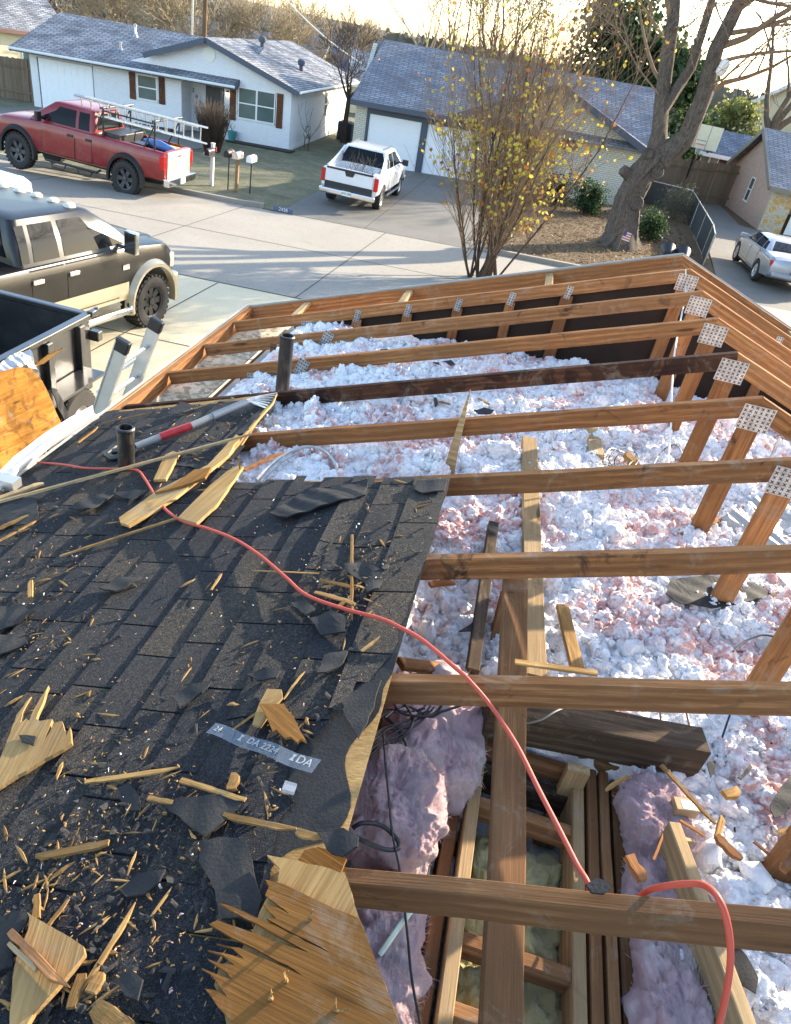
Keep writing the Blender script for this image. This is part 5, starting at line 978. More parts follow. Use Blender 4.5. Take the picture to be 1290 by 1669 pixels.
for i, y in enumerate((-.6, -.3, 0, .3, .6)): b = MB(); b.lathe([(.075, 0), (.07, .03), (.04, .06), (0, .065)], 12, Matrix.Translation((.66-.03*abs(y), y, 2.045)) @ Matrix.Diagonal((1.4, 1, 1, 1))); b.build('roof_light', M_hl, t, org=(0, 0, 0))
b = MB(); b.bx(2.70, 2.90, -.97, .97, .52, .82); b.build('front_bumper', M_gold, t, org=(0, 0, 0), bev=.05); b = MB(); b.bx(2.72, 2.82, -.55, .55, .86, 1.22); b.build('grille', M_chrome, t, org=(0, 0, 0), bev=.03); b = MB(); b.bx(-3.34, -3.14, -.97, .97, .52, .74); b.build('rear_bumper', M_chrome, t, org=(0, 0, 0), bev=.03)
for y in (-.45, .45): b = MB(); b.add([(1.55, y-.18, 1.485), (2.6, y-.14, 1.375), (2.6, y+.14, 1.375), (1.55, y+.18, 1.485), (1.6, y-.12, 1.525), (2.55, y-.09, 1.405), (2.55, y+.09, 1.405), (1.6, y+.12, 1.525)], [(4, 5, 6, 7), (0, 1, 5, 4), (1, 2, 6, 5), (2, 3, 7, 6), (3, 0, 4, 7)]); b.build('bonnet_bulge', M_blk, t, org=(0, 0, 0))
b = MB(); b.tube([(-.1, .5, 2.06), (-.12, .5, 2.12)], .03, 8); b.build('aerial', M_black, t, org=(0, 0, 0))
# white pickup with flying-buttress bed in the neighbour's drive
T = [(-2.72, .93, .62, 1.18), (-2.66, .98, .55, 1.22), (-.6, 1.0, .50, 1.22), (1.0, 1.0, .50, 1.22), (1.5, .99, .50, 1.20), (2.4, .96, .54, 1.12), (2.62, .9, .60, 1.04), (2.7, .84, .66, .95)]
t, cab = pickup('white_truck', 'white pickup with black tailgate trim parked facing the cream brick garage', (-7.42, 22.95, gz(-7.4, 22.9)), R(90), T, [(1.62, .46, .40), (-1.62, .46, .40)], [(1.62, .84, .385, .26), (-1.62, .84, .385, .26)], [(1.19, -1.05, 1.55, .92), (1.45, -.98, 1.2, .86), (1.74, -.82, .78, .73)], M_wht, None, (-2.62, -1.12, -.74, .74, .75, 3),
    [(.02, .95, .05, .58, .10, .88), (-.72, -.06, -.62, -.03, .10, .88), (1.0, 1.25, .64, .7, .1, .62), (-.98, -.80, -.86, -.70, .12, .82)], [(.0, 1.08, .60, 1.17, .14, 1.05), (-.85, -.03, .60, 1.17, -.68, 1.05)], None, M_black, M_alu, (0, 0))
b = end_grid(cab, .93, .86, .08, .92, .012, True); b.build('windscreen', M_glass, t, org=(0, 0, 0)); b = end_grid(cab, .93, .9, .02, .93, .014, False); b.build('rear_window', M_glass, t, org=(0, 0, 0))
for sd in (-1, 1):
    b = MB(); y0 = .84; n_ = 10; rs = []
    for i in range(n_+1): k = i/n_; x = -.85-1.35*k; zt3 = 1.72-.50*k**.8; rs.append([(x, sd*(.72+.20*k), zt3), (x, sd*(.80+.14*k), zt3-.02), (x, sd*(.86+.11*k), 1.2), (x, sd*(.74+.1*k), 1.2)])
    b.rings(rs, True, True); b.build('roof_buttress', M_wht, t, org=(0, 0, 0), sharp=50)
    b = MB(); b.bx(-2.74, -2.56, min(sd*.84, sd*.985), max(sd*.84, sd*.985), .74, 1.16); b.build('tail_light', M_tl, t, org=(0, 0, 0), bev=.03); mirror(t, 1.02, .95, 1.2, sd, M_black, .2); b = MB(); b.tube([(1.1, sd*1.0, .42), (-1.05, sd*1.0, .42)], .05, 8); b.build('side_step', M_chrome, t, org=(0, 0, 0)); b = MB(); b.tube([(-.75, sd*.6, 1.80), (.6, sd*.62, 1.82)], .018, 6); b.build('roof_rail', M_black, t, org=(0, 0, 0))
    b = MB(); b.bx(2.5, 2.68, min(sd*.58, sd*.9), max(sd*.58, sd*.9), .78, .98); b.build('headlight', M_hl, t, org=(0, 0, 0), bev=.03)
b = MB(); b.bx(-2.76, -2.69, -.82, .82, .62, 1.2); tg = b.build('tailgate', M_wht, t, org=(0, 0, 0), bev=.02); b = MB(); b.bx(-2.775, -2.762, -.83, .83, .60, .80); b.bx(-2.775, -2.68, -.80, .80, 1.18, 1.235); b.add([(-2.775, -.18, 1.19), (-2.775, .18, 1.19), (-2.775, .12, 1.04), (-2.775, -.12, 1.04)], [(0, 1, 2, 3)]); b.build('black_trim', M_black, tg, org=(0, 0, 0))
b = MB(); b.bx(-2.93, -2.74, -.97, .97, .42, .60); b.build('rear_bumper', M_chrome, t, org=(0, 0, 0), bev=.04); b = MB(); b.bx(2.62, 2.8, -.95, .95, .42, .62); b.build('front_bumper', M_chrome, t, org=(0, 0, 0), bev=.04); licence(t, 'BHD 68B', (-2.94, 0, .53), R(-90))
bw = Matrix.Translation(t.location) @ t.rotation_euler.to_matrix().to_4x4(); rg = random.Random(4); b = MB()
for i in range(26): p = Vector((rg.uniform(-2.3, -1.3), rg.uniform(-.6, .6), .8)); limb(b, p, Vector((rg.gauss(0, .5), rg.gauss(0, .5), .7)), rg.uniform(.3, .55), .012, 2, rg, .05, .8, 2, .2, .005)
b.v = [tuple(bw @ Vector(p)) for p in b.v]; tag(b.build('branch_pile', M_twig), 'pile of cut brown branches in the white pickup bed', 'branches')
# silver saloon on the right
def sedan(label, loc, rz, mat, name='silver_car', L=5.0):
    T = [(-2.45, .70, .50, .82), (-2.40, .80, .42, .93), (-2.2, .86, .34, .99), (-1.5, .90, .26, 1.01), (-.6, .91, .22, .97), (1.1, .91, .22, .93), (1.6, .90, .26, .90), (2.2, .84, .34, .80), (2.45, .72, .42, .70), (2.5, .62, .48, .62)]
    t = thing(name, label, 'car', loc, rz); bpy.context.view_layer.update(); shell(t, T, [(1.42, .37, .33), (-1.34, .37, .33)], mat, (), .05, rad=.16)
    cab = Cab([(.88, -1.80, 1.48, .84), (1.06, -1.42, 1.04, .76), (1.22, -1.02, .58, .67), (1.29, -.82, .36, .60)], t, mat, .04)
    for x in (1.42, -1.34):
        for sd in (-1, 1): wheel(t, x, sd*.80, .325, .21, sd, M_alu, 7, False, .64)
    for sd in (-1, 1):
        for w4 in ((-.02, .92, -.0, .52, .14, .88), (-.86, -.07, -.70, -.05, .14, .88), (-1.28, -.91, -1.0, -.76, .2, .82)): b = MB(); v, f = grid_side(cab, *w4, .006, sd); b.add(v, f, 0, None, True); b.build('side_window', M_glass, t, org=(0, 0, 0))
        for (x0, x1, z0, z1, hx, hz) in ((-.02, .98, .36, .92, .12, .80), (-.98, -.05, .36, .94, -.80, .80)):
            b = MB(); v, f = skin(T, (x0-.01, x1+.01, z0-.01, z1), .001, sd); b.add(v, f, 0, None, True); b.build('door_gap_shade', M_under, t, org=(0, 0, 0)); b = MB(); v, f = skin(T, (x0+.003, x1-.003, z0, z1), .006, sd); b.add(v, f, 0, None, True); d_ = b.build('door', mat, t, org=(0, 0, 0))  # dark strip round each door paints the gap's shade
            yy = side_y(T, hx, hz); b = MB(); b.bx(hx-.09, hx+.09, min(sd*yy, sd*(yy+.03)), max(sd*yy, sd*(yy+.03)), hz-.02, hz+.02); b.build('handle', mat, d_, org=(0, 0, 0), bev=.01)
        b = MB(); b.bx(-2.40, -2.12, min(sd*.50, sd*.835), max(sd*.50, sd*.835), .70, .90); b.build('tail_light', M_tl, t, org=(0, 0, 0), bev=.05); b = MB(); b.bx(2.1, 2.42, min(sd*.45, sd*.76), max(sd*.45, sd*.76), .58, .74); b.build('headlight', M_hl, t, org=(0, 0, 0), bev=.04); mirror(t, .88, .83, .92, sd, mat, .14)
    b = MB(); v = cab.end([(-.95, .10), (.95, .10), (.88, .93), (-.88, .93)], .03, False); vs = []
    for yy, tt in ((-.92, .1), (-.9, .5), (-.85, .92)):
        a_ = cab.end([(yy, tt), (yy/2, tt), (0, tt), (-yy/2, tt), (-yy, tt)], .012, False); vs += a_
    b.add(vs, [(i*5+j, (i+1)*5+j, (i+1)*5+j+1, i*5+j+1) for i in range(2) for j in range(4)]); b.build('rear_window', M_glass, t, org=(0, 0, 0)); vs = []; b = MB()
    for yy, tt in ((-.92, .1), (-.9, .5), (-.85, .92)): vs += cab.end([(yy, tt), (yy/2, tt), (0, tt), (-yy/2, tt), (-yy, tt)], .012, True)
    b.add(vs, [(i*5+j, i*5+j+1, (i+1)*5+j+1, (i+1)*5+j) for i in range(2) for j in range(4)]); b.build('windscreen', M_glass, t, org=(0, 0, 0))
    b = MB(); b.bx(-2.56, -2.36, -.74, .74, .42, .60); b.build('rear_bumper', mat, t, org=(0, 0, 0), bev=.06); b = MB(); b.bx(-1.2, 1.2, -.5, .5, .2, .4); b.bx(-1.5, 1.6, -.86, .86, .19, .24); b.build('chassis', M_under, t, org=(0, 0, 0)); b = MB(); b.bx(-2.37, -2.35, -.45, .45, .80, .86); b.build('boot_trim', M_chrome, t, org=(0, 0, 0))
    licence(t, 'BW 4 1732', (-2.575, 0, .62), R(-90)); return t
sedan('silver saloon car parked nose away on the side driveway at the right', (7.22, 22.6, gz(7.2, 22.6)), R(92), M_slv)
sedan('white car mostly out of frame behind the black pickup at the left edge', (-15.4, 10.5, gz(-15.4, 10.5)), R(180), M_wht, 'white_car')
# ---------------------------------------------------------------- things on and under the torn roof
DN = Vector((-SN, 0, CN))
def pfun(plane, lift):
    if plane == 'deck': return (lambda x, y: hit(x, y, (-SL, 0, 1), lift)), DN
    return (lambda x, y: hit(x, y, (0, 0, 1), plane+lift)), Vector((0, 0, 1))
_rj = random.Random(3)
def jagged(P, a):
    out = []
    for p, q in zip(P, P[1:]+P[:1]):
        L = (q-p).length; n = max(1, min(6, int(L/.022))); out.append(p)
        for i in range(1, n): d = (q-p)/L; s = Vector((d.y, -d.x, d.z*0)); out.append(p.lerp(q, (i+_rj.uniform(-.3, .3))/n)+s*_rj.uniform(-a, a))
    return out
def piece(name, label, cat, poly, th, mat, plane='deck', lift=.035, grain=None, group=None, curl=0, parent=None, nrm=None, tilt=None, jag=None):
    """a flat broken piece: its outline lies on a real plane (roof deck, or a level height), with real thickness"""
    if tilt: n = Vector(tilt[0]).normalized(); d = n.dot(Vector(tilt[1])); fn = lambda x, y: hit(x, y, n, d); N = n
    else: fn, N = pfun(plane, lift)
    P = jagged([fn(*p) for p in poly], jag if jag is not None else (.0035 if mat is M_felt else .0018)); c = sum(P, Vector())/len(P); g = (fn(*grain[1])-fn(*grain[0])) if grain else (P[1]-P[0]); M = frame(c, c+g, N); I = M.inverted(); q = [I @ p for p in P]
    area = sum(a.x*b_.y-b_.x*a.y for a, b_ in zip(q, q[1:]+q[:1]))
    if area < 0: q.reverse()
    me = bpy.data.meshes.new(name); bm = bmesh.new(); n_ = len(q); vs = [bm.verts.new((p.x, p.y, 0)) for p in q]; f = bm.faces.new(vs); 
    if curl:
        bmesh.ops.triangulate(bm, faces=[f]); bmesh.ops.subdivide_edges(bm, edges=bm.edges[:], cuts=3, use_grid_fill=True)
        for v in bm.verts: v.co.z += curl*(math.sin(v.co.x*23+c.x*50)*.5+math.sin(v.co.y*31+c.y*40)*.5)+curl*.4*math.sin(v.co.x*71)
    r = bmesh.ops.extrude_face_region(bm, geom=bm.faces[:]); 
    for v in [e for e in r['geom'] if isinstance(e, bmesh.types.BMVert)]: v.co.z += th
    bmesh.ops.recalc_face_normals(bm, faces=bm.faces[:]); bm.to_mesh(me); bm.free(); me.materials.append(mat); o = link(name, me)
    if parent is not None: o.parent = parent; o.matrix_local = parent_inv(parent) @ M
    else: o.matrix_world = M
    return tag(o, label, cat, group) if cat else o
def parent_inv(p): return (Matrix.Translation(p.location) @ p.rotation_euler.to_matrix().to_4x4()).inverted()
def stick(name, label, cat, px, wd, th, mat, plane='deck', lift=.04, lift2=None, group=None):
    f1, N = pfun(plane, lift); f2, _ = pfun(plane, lift if lift2 is None else lift2); p, q = f1(*px[0]), f2(*px[1]); L = (q-p).length; M = frame(p, q, N); rg = random.Random(int(px[0][0]*7+px[0][1])); n = max(5, int(L/.022)); rs = []; e0, e1, sg = rg.uniform(-.3, .5), rg.uniform(-.1, .7), rg.choice((-1, 1))
    for i in range(n+1):
        t = i/n; k = min(1, .75+t*9+e0, .15+(1-t)*4+e1)*rg.uniform(.8, 1.08); a, c = wd/2*k, th*(.6+.4*k); o = rg.uniform(-.05, .05)*wd+(1-min(1, k))*wd*.45*sg
        rs.append([(t*L, -a+o, 0), (t*L, a+o, 0), (t*L, a*.8+o, c), (t*L, -a*.9+o, c*.9)])
    b = MB(); b.rings(rs, True, True, 0, None, False); ob = b.build(name, mat, None, org=(0, 0, 0)); ob.matrix_world = M
    return tag(ob, label, cat, group) if cat else ob
# vent pipes
for nm_, c, top, r in (('short black vent pipe standing through the shingled deck beside the red hose', dk(207, 768, 0), None, .041), ('tall black vent pipe rising behind the dark stained rafter', Vector((-2.45, -1.62, -1.1)), -.575, .043)):
    zt4 = c.z+.255 if top is None else top; b = MB(); b.lathe([(r, c.z-.1), (r, zt4), (r-.008, zt4), (r-.008, zt4-.2)], 24, Matrix.Translation((c.x, c.y, 0))); b.lathe([(r+.003, zt4-.02), (r+.005, zt4-.005), (r, zt4+.001)], 24, Matrix.Translation((c.x, c.y, 0))); tag(b.build('vent_pipe', M_pipe), nm_, 'vent pipe')
# shingle removal fork
t = thing('roofing_fork', 'long grey handled shingle fork with a red band lying on the deck', 'roofing tool', dk(300, 705)); P = [dk(*p, h) for p, h in (((222, 728), .07), ((262, 712), .075), ((312, 694), .08), ((346, 679), .085), ((402, 656), .075))]
for a, c, r, m_, nm_ in ((0, 1, .019, plain('grey_fibreglass', (.30, .29, .27), .5), 'shaft'), (1, 2, .0215, plain('red_band', (.50, .03, .03), .4, 0, .4, 40), 'grip_band'), (2, 3, .019, plain('grey_fibreglass', (.30, .29, .27), .5), 'shaft'), (3, 4, .022, plain('blue_grey_sleeve', (.10, .13, .17), .5), 'socket')):
    b = MB(); b.tube([P[a], P[a].lerp(P[c], .5), P[c]], r, 14); b.build(nm_, m_, t, org=W(t))
b = MB(); b.tube([P[0], dk(203, 733, .06), dk(186, 736, .05)], [.02, .022, .018], 10); a, c, d_, e = dk(188, 728, .05), dk(172, 741, .045), dk(183, 747, .045), dk(212, 742, .05); b.tube([a, c, d_, e, dk(222, 733, .06)], .017, 10); b.build('grip', M_black, t, org=W(t))
b = MB()
for i in range(7): y0 = 645+i*2.2; p0 = dk(402, 654, .07); p1 = dk(420-i*1.5, 647+i*1.5, .06); p2 = dk(452-i*3, 641+i*4, .035); b.tube([p0, p1, p2], [.012, .007, .005], 5)
b.build('tines', M_galv, t, org=W(t))
# loose gutter length along the eave
t = thing('loose_gutter', 'bent length of white aluminium gutter lying along the eave', 'gutter', dk(75, 720)); b = MB(); pts = [(158, 676, .10), (120, 697, .10), (78, 724, .08), (30, 762, .06), (-6, 800, .05), (-60, 846, .05)]; rs = []
for x, y, h_ in pts: p = dk(x, y, h_); u = Vector((.040, -.026, 0)); k = Vector((0, 0, .04)); rs.append([p-u+k, p-u*.9-k*.3, p+u*.5-k*.3, p+u+k*.6, p+u*.97+k*.9, p+u*.42-k*.1, p-u*.8-k*.1, p-u*.95+k])
b.rings(rs, True, True, 0, None, False); b.build('channel', M_white, t, org=W(t)); b = MB(); p = dk(10, 790, .06); b.box(p+Vector((0, 0, .02)), (.13, .07, .05)); b.build('joint_tape', M_alu, t, org=W(t))
# access ladder leaning on the eave
A0 = Vector((-4.42, -1.52, gz(-4.4, -1.5))); A1 = Vector((-3.455, -1.52, -.83)); M = frame(A0, A1, (-1, 0, .3)); Lq = (A1-A0).length
q = ladder('access_ladder', 'aluminium ladder with black capped rails leaning against the eave', M, Lq, .44, 11, None, (.032, .085))
for s in (-1, 1): b = MB(); b.bx(Lq-.07, Lq+.02, s*.22-.024, s*.22+.024, -.048, .048); b.build('end_cap', M_black, q, org=(0, 0, 0), bev=.01)
b = MB(); b.tube([M @ Vector((Lq-.42, -.24, .05)), M @ Vector((Lq-.40, 0, .07)), M @ Vector((Lq-.36, .24, .05))], .009, 6); tag(b.build('tie_rope', M_white), 'thin white rope tied between the ladder rails', 'rope')
# dumpster trailer
t = thing('dumpster', 'black steel dumpster trailer with vertical ribs full of torn roofing', 'dumpster', (-6.9, -.8, gz(-6.9, -.8))); gz0 = gz(-6.9, -.8); M_dump = paint('black_dumpster_paint', (.018, .019, .021), 0, .6, .3, .12); X0, X1, Y0_, Y1_, ZB, ZT = -7.95, -5.92, -3.6, 1.90, gz0+.55, -2.33
b = MB(); b.bx(X1-.04, X1, Y0_, Y1_, ZB, ZT-.04); b.bx(X0, X0+.04, Y0_, Y1_, ZB, ZT-.04); b.build('side_wall', M_dump, t, org=W(t)); b = MB(); b.bx(X0+.04, X1-.04, Y1_-.04, Y1_-.002, ZB, ZT-.04); b.build('end_wall', M_dump, t, org=W(t)); b = MB(); b.bx(X0, X1, Y0_, Y1_, ZB-.08, ZB-.003); b.build('floor', M_dump, t, org=W(t))
b = MB(); b.bx(X1-.06, X1+.035, Y0_, Y1_+.05, ZT-.038, ZT+.03); b.bx(X0-.035, X0+.06, Y0_, Y1_+.05, ZT-.038, ZT+.03); b.bx(X0+.062, X1-.062, Y1_-.05, Y1_+.05, ZT-.036, ZT+.028); b.build('top_rail', M_dump, t, org=W(t), bev=.012)
for i in range(8): y = Y1_-.25-i*.62; b = MB(); b.bx(X1+.001, X1+.07, y-.05, y+.05, ZB, ZT-.04); b.build('rib', M_dump, t, org=W(t), bev=.008)
b = MB(); b.bx(X1+.0, X1+.12, Y1_-.02, Y1_+.08, ZT-.30, ZT-.18); b.build('latch', M_dump, t, org=W(t), bev=.01); b = MB(); b.bx(X1-.02, X1+.05, Y1_-.01, Y1_+.14, ZT-.02, ZT+.05); b.lathe([(0, 0), (.03, 0), (.03, .06), (0, .06)], 10, Matrix.Translation((X1+.02, Y1_+.14, ZT))); b.build('latch', M_dump, t, org=W(t), bev=.01)
for y in (1.2, .35):
    wq = link('wheel', None); wq.parent = t; M_ = Matrix.Translation(Vector((X1+.16, y, gz0+.38))-t.location) @ Matrix.Rotation(R(90), 4, 'Y'); b = MB(); b.lathe([(.2, -.11), (.36, -.11), (.385, -.07), (.385, .07), (.36, .11), (.2, .11)], 28, M_)
    for i in range(40): b.box((0, 0, 0), (.012, .02, .16), M_ @ Matrix.Rotation(i*.157, 4, 'Z') @ Matrix.Translation((.386, 0, 0)))
    b.build('tyre', M_rubber, wq, org=(0, 0, 0)); b = MB(); b.lathe([(.2, .09), (.17, .04), (.08, .05), (.06, .1), (0, .1)], 16, M_); b.build('rim', M_alu, wq, org=(0, 0, 0))
b = MB(); b.bx(X1+.02, X1+.30, -.15, 1.7, gz0+.80, gz0+.83); b.build('mudguard', M_dump, t, org=W(t))
rg = random.Random(21)
Mp = M_ply
YEL = wood('sunny_plywood', (.40, .19, .035), (.24, .10, .018), .5, .9, bl=.5)
piece('plywood_sheet', 'big torn sheet of golden plywood leaning out of the dumpster load', 'plywood', [(-40, 622), (0, 606), (30, 598), (52, 603), (68, 622), (78, 642), (84, 655), (90, 672), (100, 692), (60, 716), (20, 760), (-40, 800)], .015, YEL, tilt=((1, -.12, .45), (-5.45, 0, -2.35)), grain=((0, 740), (100, 690)))
piece('shingle_strip', 'black shingle strip hanging over the dumpster side beside the golden plywood', 'shingle', [(82, 632), (92, 634), (116, 682), (108, 690), (88, 652)], .01, M_felt, tilt=((1, -.1, .3), (-5.4, 0, -2.5)), curl=.01)
b = MB(); p = hit(22, 585, (1, 0, 0), -5.95)
for i in range(9): a = p+Vector((rg.uniform(-.5, .1), rg.uniform(-.7, .25), rg.uniform(-.35, -.05))); c = a+Vector((rg.uniform(-.3, .3), rg.uniform(-.4, .4), rg.uniform(-.1, .25))); b.add([a, c, c+Vector((.05, .2, .02)), a+Vector((.02, .2, -.02)), a-Vector((0, 0, .01)), c-Vector((0, 0, .01)), c+Vector((.05, .2, .01)), a+Vector((.02, .2, -.03))], [(0, 1, 2, 3), (7, 6, 5, 4), (0, 4, 5, 1), (2, 6, 7, 3)])
tag(b.build('scrap_pile', M_split), 'broken plywood scraps heaped inside the dumpster', 'scrap', kind='stuff')
piece('gutter_offcut', 'crumpled silver flashing on top of the dumpster load', 'flashing', [(-10, 600), (20, 578), (48, 570), (54, 582), (66, 602), (40, 596), (0, 612)], .004, M_alu, tilt=((1, -.1, .8), (-5.8, 0, -2.3)), curl=.03)
# boards on and around the deck edge
piece('broken_board', 'long broken plywood strip with a ragged end just right of the short vent pipe', 'broken board', [(198, 856), (212, 861), (288, 815), (375, 745), (383, 728), (396, 716), (386, 712), (340, 762), (262, 801), (196, 848)][:10], .014, M_plypale, lift=.04, grain=((198, 856), (380, 730)))
piece('broken_board', 'torn plywood strip with frayed near side lying across the deck edge', 'broken board', [(254, 806), (282, 795), (318, 769), (346, 765), (336, 782), (300, 795)], .012, M_ply, lift=.056, grain=((198, 856), (380, 730)))
piece('broken_board', 'wide pale board with pointed far end beside the red hose', 'broken board', [(292, 848), (322, 857), (356, 826), (398, 764), (391, 762), (372, 772), (344, 795)], .014, M_plypale, lift=.045, grain=((292, 848), (395, 763)))
piece('broken_board', 'small square ended board just right of the short vent pipe', 'broken board', [(252, 786), (272, 785), (294, 742), (284, 739), (271, 745)], .014, M_plypale, lift=.035, grain=((262, 786), (284, 742)))
stick('lath_strip', 'thin pale strip running from the lower left gutter to the rafter end', 'strip', ((-10, 822), (412, 709)), .020, .012, M_pale, lift=.05, lift2=.05)
stick('lath_strip', 'wider pale lath at the left edge under the gutter', 'strip', ((-30, 824), (72, 788)), .05, .012, M_pale, lift=.04)
stick('lath_strip', 'slim curved splinter running below the wide pale board to the left', 'strip', ((98, 908), (291, 845)), .012, .008, M_split, lift=.04)
stick('lath_strip', 'brown strip bridging the gap between the deck edge and the insulation', 'strip', ((398, 768), (462, 738)), .03, .012, M_truss, lift=.03)
stick('upright_nail_strip', 'thin upright splinter on the tip of the wide pale board', 'splinter', ((391, 765), (391, 742)), .008, .006, M_split, lift=.06, lift2=.16)
# torn shingle flap corner near the fork, and exposed plywood edge under it
piece('shingle_flap', 'curled black shingle flap at the torn corner near the fork tines', 'shingle', [(285, 760), (337, 757), (380, 712), (440, 650), (452, 641), (446, 655), (400, 706), (385, 712), (344, 762), (338, 767)], .006, M_felt, lift=.028, curl=.006)
piece('plywood_edge_strip', 'sunlit bare plywood edge where the shingles were torn away', 'plywood', [(338, 768), (352, 758), (388, 722), (448, 652), (452, 645), (446, 660), (400, 712), (378, 742), (356, 764)], .012, M_plypale, lift=.02, grain=((352, 758), (448, 652)))
# the big splintered plywood piece in the foreground
SPL = [(560, 1425), (585, 1478), (587, 1502), (612, 1565), (652, 1669), (660, 1700), (400, 1700), (380, 1672), (337, 1615), (352, 1617), (372, 1628), (345, 1590), (330, 1581), (352, 1590), (380, 1600), (372, 1588), (340, 1566), (362, 1574), (384, 1576), (365, 1560), (340, 1552), (372, 1558), (400, 1566), (380, 1548), (355, 1541), (392, 1548), (418, 1560), (470, 1582), (496, 1594), (470, 1576), (420, 1550), (380, 1531), (343, 1509), (356, 1503), (410, 1522), (470, 1545), (505, 1556), (470, 1536), (420, 1508), (358, 1475), (372, 1478), (440, 1508), (500, 1538), (538, 1556), (500, 1534), (450, 1508), (436, 1500), (452, 1500), (430, 1477), (456, 1484), (474, 1493), (452, 1476), (434, 1462), (440, 1448), (434, 1437), (455, 1441), (500, 1462), (545, 1484), (584, 1499), (578, 1485)]
t = thing('splintered_plywood', 'large orange brown plywood piece with long jagged splinter teeth, bottom centre', 'plywood', dk(520, 1560))
piece('face_veneer', None, None, SPL[2:-2]+[(584, 1499)], .007, M_ply, lift=.060, grain=((340, 1480), (600, 1600)), parent=t)
piece('core_layer', None, None, [(437, 1398), (470, 1404), (520, 1415), (556, 1427), (563, 1426), (587, 1500), (612, 1565), (652, 1669), (660, 1702), (378, 1702), (365, 1640), (352, 1610), (360, 1580), (392, 1560), (415, 1520), (426, 1490), (436, 1470), (455, 1440), (458, 1420)], .010, M_plypale, lift=.046, grain=((470, 1404), (440, 1450)), parent=t)
rg = random.Random(8)
for (x, y) in ((546, 1647), (440, 1628), (464, 1600), (500, 1500)): 
    for k in range(3): p = dk(x+k*2, y, .067); b = MB(); b.tube([p, p+Vector((rg.uniform(-.01, .02), rg.uniform(-.01, .01), rg.uniform(.02, .04)))], [.004, .001], 4); b.build('splinter', M_split, t, org=W(t))
piece('exposed_plywood', 'bare plywood corner left between the torn underlay and the nearest rafter', 'plywood', [(498, 1388), (520, 1383), (558, 1396), (566, 1402), (556, 1426), (520, 1415), (486, 1406)], .006, M_ply, lift=.018, grain=((500, 1390), (556, 1426)))
piece('torn_plywood', 'tooth edged plywood fan at the left edge halfway down', 'plywood', [(-20, 1300), (0, 1289), (60, 1252), (120, 1216), (117, 1190), (111, 1204), (104, 1180), (92, 1183), (76, 1211), (88, 1177), (78, 1178), (68, 1180), (62, 1176), (72, 1152), (82, 1122), (74, 1135), (58, 1162), (51, 1180), (46, 1176), (36, 1184), (40, 1165), (54, 1140), (46, 1148), (30, 1170), (20, 1200), (4, 1240), (-20, 1280)], .012, M_plypale, lift=.045, grain=((0, 1270), (80, 1125)))
piece('shingle_scrap', 'little black shingle scrap resting on the toothed plywood fan', 'shingle', [(32, 1200), (60, 1202), (56, 1216), (36, 1210)], .005, M_felt, lift=.06)
piece('torn_plywood', 'speckled triangular plywood piece at the bottom left corner', 'plywood', [(20, 1690), (22, 1640), (28, 1580), (33, 1560), (50, 1520), (52, 1500), (48, 1492), (60, 1500), (108, 1527), (140, 1548), (142, 1560), (110, 1600), (60, 1655), (40, 1690)], .012, M_plypale, lift=.045, grain=((30, 1640), (70, 1510)))
stick('split_lath', 'brown split lath across the speckled plywood piece', 'strip', ((20, 1523), (110, 1615)), .018, .015, M_truss, lift=.062); stick('split_lath', 'pale split lath beside the brown one on the speckled plywood', 'strip', ((17, 1540), (62, 1582)), .010, .01, M_pale, lift=.062)
piece('torn_plywood', 'orange toothed veneer shard above the clear plastic strip', 'plywood', [(424, 1150), (464, 1150), (480, 1172), (501, 1212), (492, 1208), (486, 1213), (476, 1204), (466, 1206), (452, 1192), (446, 1196), (438, 1176)], .008, M_ply, lift=.05, grain=((430, 1152), (495, 1210)))
piece('torn_plywood', 'smaller plywood shard half under the orange toothed veneer', 'plywood', [(413, 1184), (424, 1150), (437, 1126), (460, 1127), (462, 1140), (445, 1160), (426, 1187)], .008, M_plypale, lift=.038, grain=((415, 1184), (450, 1128)))
